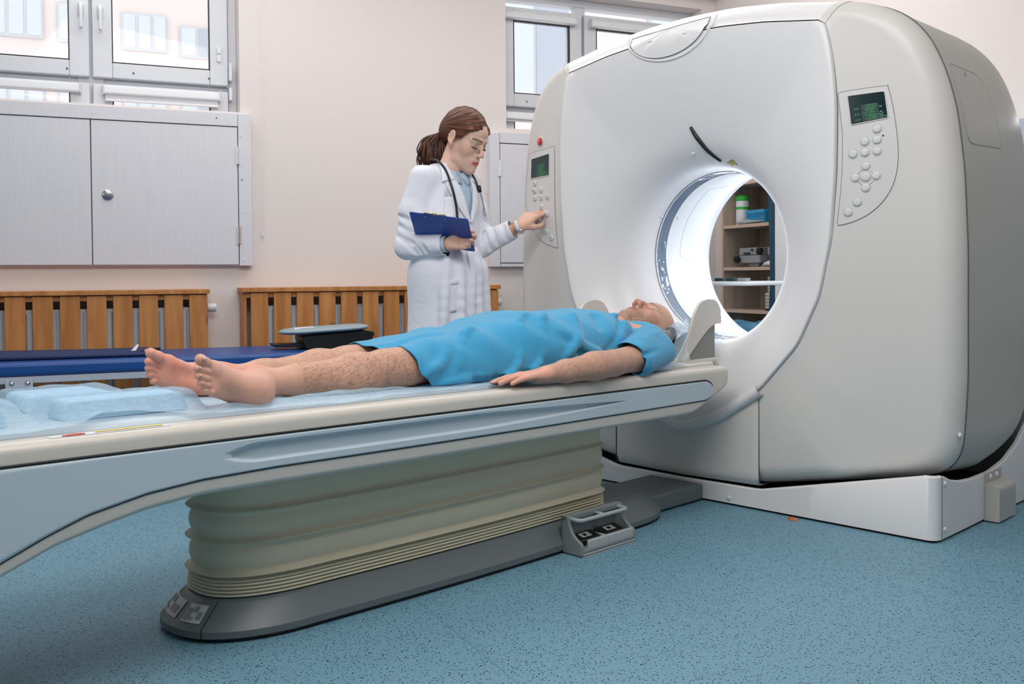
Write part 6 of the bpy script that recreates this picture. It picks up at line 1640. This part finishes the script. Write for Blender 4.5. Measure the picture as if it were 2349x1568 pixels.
for t_, sgn in ((.10, 's'), (.22, 's'), (.36, 's'), (.80, 's')):
    c_ = eR.lerp(wR, t_); cfold([c_+Vector((-.03, -.045, .03)), c_+Vector((0, -.055, 0)), c_+Vector((.03, -.04, -.035))], .006, .014, sgn)
sR = Vector(shR)
for t_ in (.62, .76, .90):
    c_ = sR.lerp(eR, t_); cfold([c_+Vector((-.055, -.02, .02)), c_+Vector((-.02, -.06, 0)), c_+Vector((.03, -.05, -.02))], .006, .014, 's')
for t_ in (.15, .35, .6):
    c_ = elL.lerp(wrL, t_); cfold([c_+Vector((-.01, -.03, .045)), c_+Vector((.0, -.05, 0)), c_+Vector((.02, -.03, -.045))], .006, .014, 's')
for x, z0, z1, r in ((.06, .98, .60, .010), (.12, .95, .62, .012), (-.05, .92, .58, .010), (.0, .9, .6, .008), (-.11, .92, .6, .010)):
    cfold([onc(x, z0, .002), onc(x*1.1+.01, (z0+z1)/2, .006), onc(x*1.25, z1, .008)], r, .03)
for x, z0, z1 in ((.095, 1.22, 1.06), (-.10, 1.2, 1.08)): cfold([onc(x, z0), onc(x*.9, (z0+z1)/2), onc(x*.8, z1)], .006, .025, 's')
cfold([onc(.10, 1.00), onc(.03, .985), onc(-.06, .99)], .006, .02, 's')
Pc, Qc = Fc.mesh(); Pc = relax(Pc, Qc, 2, .5)
IV = np.array(DF.inverted()); Lc = (IV @ np.concatenate([Pc, np.ones((len(Pc), 1))], 1).T).T[:, :3]; cc_ = Lc[Qc].mean(1); cw = Pc[Qc].mean(1)
M_coat = cloth_mat('white_coat_cloth', (232, 234, 244), .8, .12, .2, .35)
M_shirt = cloth_mat('pale_blue_shirt_cloth', (178, 204, 222), .8, .15, .1, .15)
def cutp(w, a, b, back):
    """true beyond the end of a sleeve"""
    d = (np.array(b)-np.array(a)); L = np.linalg.norm(d); d = d/L; q = (w-np.array(a)) @ d; rad = np.linalg.norm((w-np.array(a))-q[:, None]*d, axis=1)
    return (q > L-back) & (rad < .058) & (q < L+.065)
vv = (np.abs(cc_[:, 0]+.004) < np.interp(cc_[:, 2], [1.10, 1.16, 1.33], [.0, .022, .058])) & (cc_[:, 1] > -.01) & (cc_[:, 2] < 1.40)
neckcut = (cc_[:, 2] > 1.335)
okc = ~(vv | neckcut | cutp(cw, elR, wrR, .020) | cutp(cw, elL, wrL, .035)) & (cc_[:, 2] > .47)
ct = mesh_obj('lab_coat', Pc, Qc[okc], M_coat, doc, solid=.0035, hem=10)
# shirt under the coat
c0 = np.array([0, -.01, 1.2]); Ls = Lc.copy(); Ls[:, :2] *= .93; Ps = (np.array(DF) @ np.concatenate([Ls, np.ones((len(Ls), 1))], 1).T).T[:, :3]
ks = (np.abs(cc_[:, 0]) < .095) & (cc_[:, 2] > 1.08) & (cc_[:, 2] < 1.335) & (cc_[:, 1] > -.02)
sh_ = mesh_obj('shirt', Ps, Qc[ks], M_shirt, doc, solid=.002)
def strip(name, inner, outer, m, par, off, n=14, w=5, th=.003):
    """cloth strip lying on the coat between two edge lines given as (x, z) on her front"""
    I = catmull([(a, b, 0) for a, b in inner], max(2, n//(len(inner)-1))); O = catmull([(a, b, 0) for a, b in outer], max(2, n//(len(outer)-1)))
    k = max(len(I), len(O)); g = lambda L_, t: L_[min(len(L_)-1, int(round(t*(len(L_)-1))))]
    rows = []
    for i in range(k):
        t = i/(k-1); a, b = g(I, t), g(O, t); rows.append([tuple(onc(lerp(a.x, b.x, j/w), lerp(a.y, b.y, j/w), off+.003*math.sin(math.pi*j/w))) for j in range(w+1)])
    return obj(name, MB().loft(rows, closed=False), m, par, smooth=True, solid=th)
for s in (1, -1):
    strip('lapel', [(s*.056, 1.325), (s*.040, 1.24), (s*.014, 1.15), (0-.004, 1.095)], [(s*.088, 1.315), (s*.098, 1.245), (s*.070, 1.17), (s*.010, 1.095)], M_coat, ct, .0065)
    strip('collar', [(s*.052, 1.345), (s*.054, 1.31), (s*.056, 1.272)], [(s*.082, 1.335), (s*.108, 1.292), (s*.112, 1.262)], M_coat, ct, .011, n=8)
# collar standing round the neck
cr_ = []
for k in range(25):
    a = math.radians(lerp(-50, 230, k/24)); x, y = .066*math.cos(a), -.012-.062*math.sin(a)
    cr_.append([dp(x*1.10, y*1.06, 1.308), dp(x*1.0, y, 1.335), dp(x*.98, y*.98-.0, 1.352), dp(x*1.08, y*1.08, 1.350), dp(x*1.28, y*1.22, 1.312)])
obj('stand_collar', MB().loft(cr_, closed=False), M_coat, ct, smooth=True, solid=.003)
sc_ = []
for k in range(31):
    a = math.radians(lerp(-88, 268, k/30)); x, y = .056*math.cos(a), -.008-.054*math.sin(a); fr0 = max(0, -math.sin(a))
    sc_.append([dp(x*.98, y*.98, 1.300-.01*fr0), dp(x, y, 1.345-.022*fr0), dp(x*1.10, y*1.10, 1.343-.024*fr0), dp(x*1.22, y*1.20, 1.312-.025*fr0)])
obj('shirt_collar', MB().loft(sc_, closed=False), M_shirt, sh_, smooth=True, solid=.002)
for s in (1, -1):
    rows = [[dp(s*x, y, z) for x, y, z in r_] for r_ in ([(.004, .060, 1.305), (.030, .062, 1.318), (.060, .045, 1.325)], [(.008, .080, 1.285), (.034, .080, 1.290), (.062, .062, 1.300)], [(.016, .094, 1.258), (.030, .093, 1.262), (.046, .086, 1.275)])]
    obj('collar_point', MB().loft(rows, closed=False), M_shirt, sh_, smooth=True, solid=.002)
# buttons, placket and pocket
for z in (1.06, .905, .775):
    p = onc(-.004, z, .002); n = DF.to_3x3() @ Vector((0, 1, 0)); mb = MB(); rx_ = DF.to_3x3() @ Vector((1, 0, 0))
    rr = [[tuple(p+n*h+(rx_*math.cos(a)+Vector((0, 0, 1))*math.sin(a))*r) for a in [2*math.pi*k/16 for k in range(16)]] for r, h in ((.0085, 0), (.0085, .003), (.007, .004), (.0045, .0028), (.0005, .0028))]
    mb.loft(rr); obj('button', mb, M_whitep, ct, smooth=True)
strip('placket', [(.016, 1.09), (.018, .85), (.022, .50)], [(.022, 1.09), (.024, .85), (.028, .50)], M_coat, ct, .002, n=16, w=2, th=.002)
strip('pocket', [(.070, .850), (.074, .72)], [(.150, .838), (.158, .71)], M_coat, ct, .003, n=8, w=8, th=.003)
strip('pocket_hem', [(.066, .858), (.066, .838)], [(.154, .846), (.154, .826)], M_coat, ct, .006, n=3, w=8, th=.003)
strip('pocket', [(.055, 1.20), (.060, 1.10)], [(.115, 1.20), (.118, 1.10)], M_coat, ct, .0025, n=6, w=6, th=.002)
# shirt cuff at the right wrist
cf = []
ax_ = (wR-eR).normalized(); u1 = ax_.orthogonal().normalized(); u2 = ax_.cross(u1)
for t_ in (-.045, -.006): cf.append([tuple(wR+ax_*t_+(u1*math.cos(a)+u2*math.sin(a))*.033) for a in [2*math.pi*k/24 for k in range(24)]])
obj('shirt_cuff', MB().loft(cf, (False, False)), M_shirt, sh_, smooth=True, solid=.003)
# watch on the left wrist
wt = thing('wrist_watch', 'white watch with a metal case on the reaching wrist of the person in white', 'watch', tuple(wrL), F0)
ax_ = (wrL-elL).normalized(); u1 = Vector((0, 0, 1)); u1 = (u1-ax_*u1.dot(ax_)).normalized(); u2 = ax_.cross(u1); cwt = wrL+ax_*(-.004)
obj('strap', MB().loft([[tuple(cwt+ax_*t_+(u1*math.cos(a)+u2*math.sin(a))*(.0285+q)) for a in [2*math.pi*k/28 for k in range(28)]] for t_, q in ((-.009, 0), (-.009, .002), (.009, .002), (.009, 0))], (False, False), loop=True), M_whitep, wt, smooth=True)
nw = (-u1*.75-Vector((0, 1, 0))*.4).normalized(); e1 = nw.cross(ax_).normalized(); pw_ = cwt+nw*.030
obj('case', MB().loft([[tuple(pw_+nw*h+(ax_*math.cos(a)+e1*math.sin(a))*r) for a in [2*math.pi*k/24 for k in range(24)]] for r, h in ((.015, -.004), (.016, .002), (.014, .004), (.001, .0042))]), M_chrome, wt, auto=40)
obj('bracelet', MB().tube([tuple(wrL-ax_*.022+(u1*math.cos(a)+u2*math.sin(a))*.0275) for a in [2*math.pi*k/28 for k in range(28)]], .0016, 6, loop=True), mat('gold', (214, 178, 110), .25, metal=1, noise=0), wt, smooth=True)
# stethoscope
stt = thing('stethoscope', 'black stethoscope hanging round the neck of the person in white', 'stethoscope', dp(0, -.03, 1.33), F0)
tp = [onc(.070, 1.11, .012), onc(.078, 1.17, .016), onc(.084, 1.24, .020), Vector(dp(.086, .055, 1.325)), Vector(dp(.080, 0, 1.366)), Vector(dp(.055, -.058, 1.372)), Vector(dp(0, -.082, 1.368)), Vector(dp(-.055, -.058, 1.370)), Vector(dp(-.082, 0, 1.358)), Vector(dp(-.082, .060, 1.318)), onc(-.080, 1.275, .018), onc(-.080, 1.235, .016)]
obj('rubber_tube', MB().tube([tuple(p) for p in catmull(tp, 6)], .0052, 10), mat('black_rubber', (20, 30, 36), .35, noise=0), stt, smooth=True)
yk = onc(-.080, 1.235, .018)
for s in (-1, 1):
    pth = [yk+Vector((0, 0, .004)), onc(-.090+s*.009, 1.212, .020), onc(-.110+s*.010, 1.175, .022), onc(-.130+s*.007, 1.140, .022), onc(-.146+s*.004, 1.115, .016)]
    if s == 1: pth = pth[:4]+[onc(-.142, 1.124, .018)]
    obj('metal_tube', MB().tube([tuple(p) for p in catmull(pth, 5)], .0026, 8), M_chrome, stt, smooth=True)
    obj('ear_tip', MB().ball(tuple(pth[-1]), .0055, 10, 8), M_whitep, stt, smooth=True)
obj('yoke', MB().tube([tuple(yk+Vector((0, 0, .02))), tuple(yk+Vector((.004, 0, -.01)))], .0085, 10), M_black, stt, smooth=True)
cpz = onc(.066, 1.085, .016)
obj('chest_piece', MB().ball(tuple(cpz), (.018, .012, .018), 16, 10), M_chrome, stt, smooth=True)
# clipboard: blue board, paper, metal clip
cbt = thing('clipboard', 'blue clipboard held against the forearm of the person in white', 'clipboard', (-.3, 4.0, 1.0), F0)
TL, TR, BR, BL = Vector((-.415, 3.90, 1.126)), Vector((-.175, 3.86, 1.092)), Vector((-.155, 4.07, .968)), Vector((-.400, 4.10, 1.002))
nb = (TR-TL).cross(BL-TL).normalized(); nb = nb if nb.z > 0 else -nb
def bp(u, v, o): return tuple((TL*(1-u)*(1-v)+TR*u*(1-v)+BR*u*v+BL*(1-u)*v)+nb*o)
def sheet(name, u0, u1, v0, v1, o0, o1, m, par, r=.03):
    pl = rpoly([(u0, v0), (u1, v0), (u1, v1), (u0, v1)], r, 4); n = len(pl); mb = MB()
    mb.add([bp(u, v, o1) for u, v in pl]+[bp(u, v, o0) for u, v in pl], [tuple(range(n)), tuple(range(2*n-1, n-1, -1))]+[(i, (i+1) % n, (i+1) % n+n, i+n) for i in range(n)])
    return obj(name, mb, m, par)
sheet('board', 0, 1, 0, 1, 0, .003, mat('blue_board', (14, 74, 168), .42, noise=.03), cbt)
sheet('paper', .04, .96, .06, .97, .0034, .0048, mat('paper', (236, 236, 232), .8, noise=.01), cbt, .002)
cl = MB().tube([bp(.25, -.012, .004), bp(.62, -.012, .004)], .0035, 8); cl.tube([bp(.25, .03, .009), bp(.62, .03, .009)], .003, 8)
cl.add([bp(.27, -.01, .006), bp(.60, -.01, .006), bp(.60, .06, .010), bp(.27, .06, .010)], [(0, 1, 2, 3)]); cl.tube([bp(.40, -.02, .004), bp(.47, -.02, .004)], .006, 8)
c_o = obj('clip', cl, mat('brass_clip', (206, 196, 168), .3, metal=1, noise=0), cbt, smooth=True)
for u in (.27, .60): obj('rivet', MB().ball(bp(u, .07, -.001), .0035, 10, 6), M_chrome, c_o, smooth=True)
# ------------------------------------------------------------------ foam blocks and the thin sheet on the table
M_foam = mat('pale_blue_foam', (176, 212, 236), .8, noise=.04, scale=30, bump=.1, bscale=200)
def block(d0, d1, t0, t1, h, lb):
    z0 = zt((d0+d1)/2)+.0135
    tag(obj('foam_block', MB().prism(rpoly([(d0, z0), (d1, z0), (d1-.02, z0+h), (d0+.01, z0+h)], .012, 4), t0, t1, 'yz'), M_foam, None, FG, bevel=.006), lb, 'foam block')
block(-2.42, -2.14, .045, .135, .042, 'long pale blue foam block under the sheet beside the feet, nearest the rim')
block(-2.43, -2.22, -.215, -.06, .036, 'pale blue foam block under the sheet, farther from the rim near the feet')
block(-2.80, -2.52, .045, .145, .046, 'pale blue foam block under the sheet at the left edge of the picture')
def sheet_z(t, d):
    z = zt(d)+.0150
    def bump(d0, d1, t0, t1, h, s=.018):
        a = max(0.0, d0-d, d-d1); b = max(0.0, t0-t, t-t1); q = max(0.0, 1-math.hypot(a, b)/(s*2.2)); return (h+.004)*(q*q*(3-2*q))
    z = max(z, z+bump(-2.42, -2.14, .045, .135, .042), z+bump(-2.43, -2.22, -.215, -.06, .036), z+bump(-2.80, -2.52, .045, .145, .046))
    z += .0018*math.sin(23*d+9*t)*math.sin(31*t+7*d)+.0012*math.sin(61*d-23*t)
    far = max(0.0, (-.20-t)/.08); z += far*far*.020*(0.5+0.5*math.sin(7*d+1.6))*math.exp(-((d+2.25)/.35)**2)*1.5
    # gathered ridge beside the near heel, and a lifted corner before the foam block
    z += .014*math.exp(-((t-.165-.01*math.sin(9*d))/.016)**2)*(1/(1+math.exp((d+1.55)/.05)))*(1/(1+math.exp(-(d+2.08)/.03)))
    z += .022*math.exp(-((t-.19)/.03)**2)*math.exp(-((d+2.33)/.10)**2)
    if t > .215: z -= (t-.215)*.25
    return z+.0008
rows = []
for d in [lerp(-2.93, -.33, k/260) for k in range(261)]:
    tn = .228+.006*math.sin(6*d)+.004*math.sin(17*d)-.050*math.exp(-((d+2.27)/.10)**2); tf = -.283-.004*math.sin(11*d)
    rows.append([(lerp(tf, tn, j/56), d, sheet_z(lerp(tf, tn, j/56), d)) for j in range(57)])
tag(obj('disposable_sheet', MB().loft(rows, closed=False), M_sheet, None, FG, smooth=True), 'thin translucent pale blue sheet spread on the scanner table', 'sheet')
# paper drape over the head holder
rows = []
for k in range(25):
    s = k/24; d = lerp(-.320, -.245, s)
    sec = [(-.135, .700), (-.10, .668), (-.06, .600), (0, .572), (.06, .595), (.10, .655), (.125, .694), (.145, .690), (.160, .655), (.168, .605), (.172+.01*math.sin(s*7), .553+.006*math.sin(s*9))]
    c = catmull([(t+.006*math.sin(9*s+i), d+.020*math.sin(i*.9+s*2)-(.03*(i-7) if i > 7 else 0)*(1-s), z+.006*math.sin(12*s+i*1.3)-(.02*(1-s) if 3 < i < 8 else 0)) for i, (t, z) in enumerate(sec)], 5)
    rows.append([tuple(p) for p in c])
M_film = sheet_mat('thin_film', (206, 226, 240), .42)
tag(obj('paper_drape', MB().loft(rows, closed=False), M_film, None, FG, smooth=True), 'thin pale drape over the head holder beside the head of the lying person', 'drape')
rows = []
for k in range(17):
    s = k/16; d = lerp(-.10, .17, s)
    rows.append([(lerp(-.20, .06, j/20), d, .655-.055*s*s+.010*math.sin(j*.9+s*5)+.006*math.sin(j*2.1-s*9)-.03*max(0, j/20-.7)) for j in range(21)])
tag(obj('paper_drape', MB().loft(rows, closed=False), M_sheet, None, FG, smooth=True), 'crumpled white paper reaching from the head holder into the bore', 'drape')
# ------------------------------------------------------------------ foot switch unit
M_ped = mat('switch_housing', (128, 134, 134), .42, noise=.02); M_ped2 = mat('switch_light_grey', (164, 172, 174), .4, noise=.02)
pd_ = thing('foot_switch', 'grey foot switch with two black pedals and a guard bar at the table foot', 'foot switch', (.22, -.82, 0), FG)
obj('ribbed_plate', MB().box(.188, .268, -.945, -.695, .0, .004).box(.19, .265, -.943, -.697, .004, .007).box(.188, .268, -.945, -.695, .007, .011), M_ped2, pd_, bevel=.0008)
obj('tray', MB().box(.188, .264, -.942, -.698, .011, .024), M_ped, pd_, bevel=.004)
for d0, d1 in ((-.952, -.940), (-.700, -.688)):
    pr_ = rpoly([(.182, .004), (.262, .004), (.262, .040), (.238, .052), (.218, .070), (.206, .100), (.204, .118), (.182, .118)], [.002, .004, .012, .01, .02, .02, .006, .004], 4)
    obj('side_cheek', MB().prism(pr_, d0, d1), M_ped, pd_, bevel=.002) if False else obj('side_cheek', MB().add([(t, d, z) for d in (d0, d1) for t, z in pr_], [tuple(range(len(pr_))), tuple(range(2*len(pr_)-1, len(pr_)-1, -1))]+[(i, (i+1) % len(pr_), (i+1) % len(pr_)+len(pr_), i+len(pr_)) for i in range(len(pr_))]), M_ped, pd_, bevel=.002)
obj('top_beam', MB().box(.180, .202, -.952, -.688, .100, .119), M_ped, pd_, bevel=.004)
obj('back_plate', MB().box(.176, .184, -.952, -.688, .010, .112), M_base, pd_)
obj('guard_bar', MB().tube([tuple(p) for p in catmull([(.198, -.935, .108), (.228, -.935, .107), (.240, -.925, .107), (.242, -.90, .107), (.242, -.74, .107), (.240, -.715, .107), (.228, -.705, .107), (.198, -.705, .108)], 5)], .0065, 10).tube([(.198, -.82, .108), (.242, -.82, .107)], .0055, 10), M_ped2, pd_, smooth=True)
for d0, d1 in ((-.932, -.832), (-.815, -.715)):
    p = obj('pedal', MB().prism([(a, b) for a, b in rpoly([(.192, .026), (.236, .026), (.236, .044), (.192, .054)], [.002, .004, .006, .004], 4)], d0, d1), M_black, pd_, bevel=.002) if False else None
    q = rpoly([(.192, .026), (.238, .026), (.238, .043), (.192, .056)], [.002, .004, .006, .004], 4); n = len(q)
    p = obj('pedal', MB().add([(t, d, z) for d in (d0, d1) for t, z in q], [tuple(range(n)), tuple(range(2*n-1, n-1, -1))]+[(i, (i+1) % n, (i+1) % n+n, i+n) for i in range(n)]), M_black, pd_, bevel=.002)
    dm = (d0+d1)/2
    st_ = obj('symbol_plate', MB().add([(.203, dm-.022, .0539), (.225, dm-.022, .0477), (.225, dm+.022, .0477), (.203, dm+.022, .0539)], [(0, 1, 2, 3)]), M_plate, p)
    obj('symbol_mark', MB().add([(.207, dm-.012, .0532), (.221, dm-.008, .0492), (.221, dm+.004, .0492), (.207, dm+.008, .0532)], [(0, 1, 2, 3)]).add([(.206, dm+.012, .0535), (.222, dm+.012, .0490), (.222, dm+.015, .0490), (.206, dm+.015, .0535)], [(0, 1, 2, 3)]), M_black, st_)
obj('divider', MB().box(.19, .245, -.830, -.817, .024, .046), M_ped2, pd_, bevel=.003)
obj('toe_guard', MB().add([(t, d, z) for d in (-.915, -.70) for t, z in ((.248, .022), (.262, .022), (.260, .046), (.250, .048))], [(0, 1, 2, 3), (7, 6, 5, 4), (0, 4, 5, 1), (1, 5, 6, 2), (2, 6, 7, 3), (3, 7, 4, 0)]), M_ped2, pd_, bevel=.003)
# bit of orange litter on the floor
tag(obj('paint_chip', MB().add([(.470, -.098, .001), (.495, -.105, .001), (.507, -.09, .001), (.485, -.080, .001), (.474, -.100, .010), (.492, -.098, .012), (.500, -.088, .006), (.483, -.084, .009)], [(0, 1, 2, 3), (4, 5, 6, 7), (0, 1, 5, 4), (1, 2, 6, 5), (2, 3, 7, 6), (3, 0, 4, 7)]), mat('orange_chip', (206, 118, 66), .6, noise=.1, scale=80), None, FG), 'small crumpled orange chip on the floor by the scanner base', 'chip')

GROUPS = {'foam_block': 'foam blocks under the sheet', 'roller_blind': 'white roller blinds on the windows', 'gauze_packet': 'packets on the middle shelf', 'plastic_bag': 'plastic bags on the low shelf',
          'disc_stack': 'stacks of round discs', 'radiator_cover': 'slatted radiator covers', 'radiator': 'radiators behind the slats', 'paper_drape': 'thin drapes at the head holder', 'wall_cabinet': 'pale wall cabinets'}
for o in SC.objects:
    k = o.name.split('.')[0]
    if o.parent is None and k in GROUPS and 'label' in o: o['group'] = GROUPS[k]
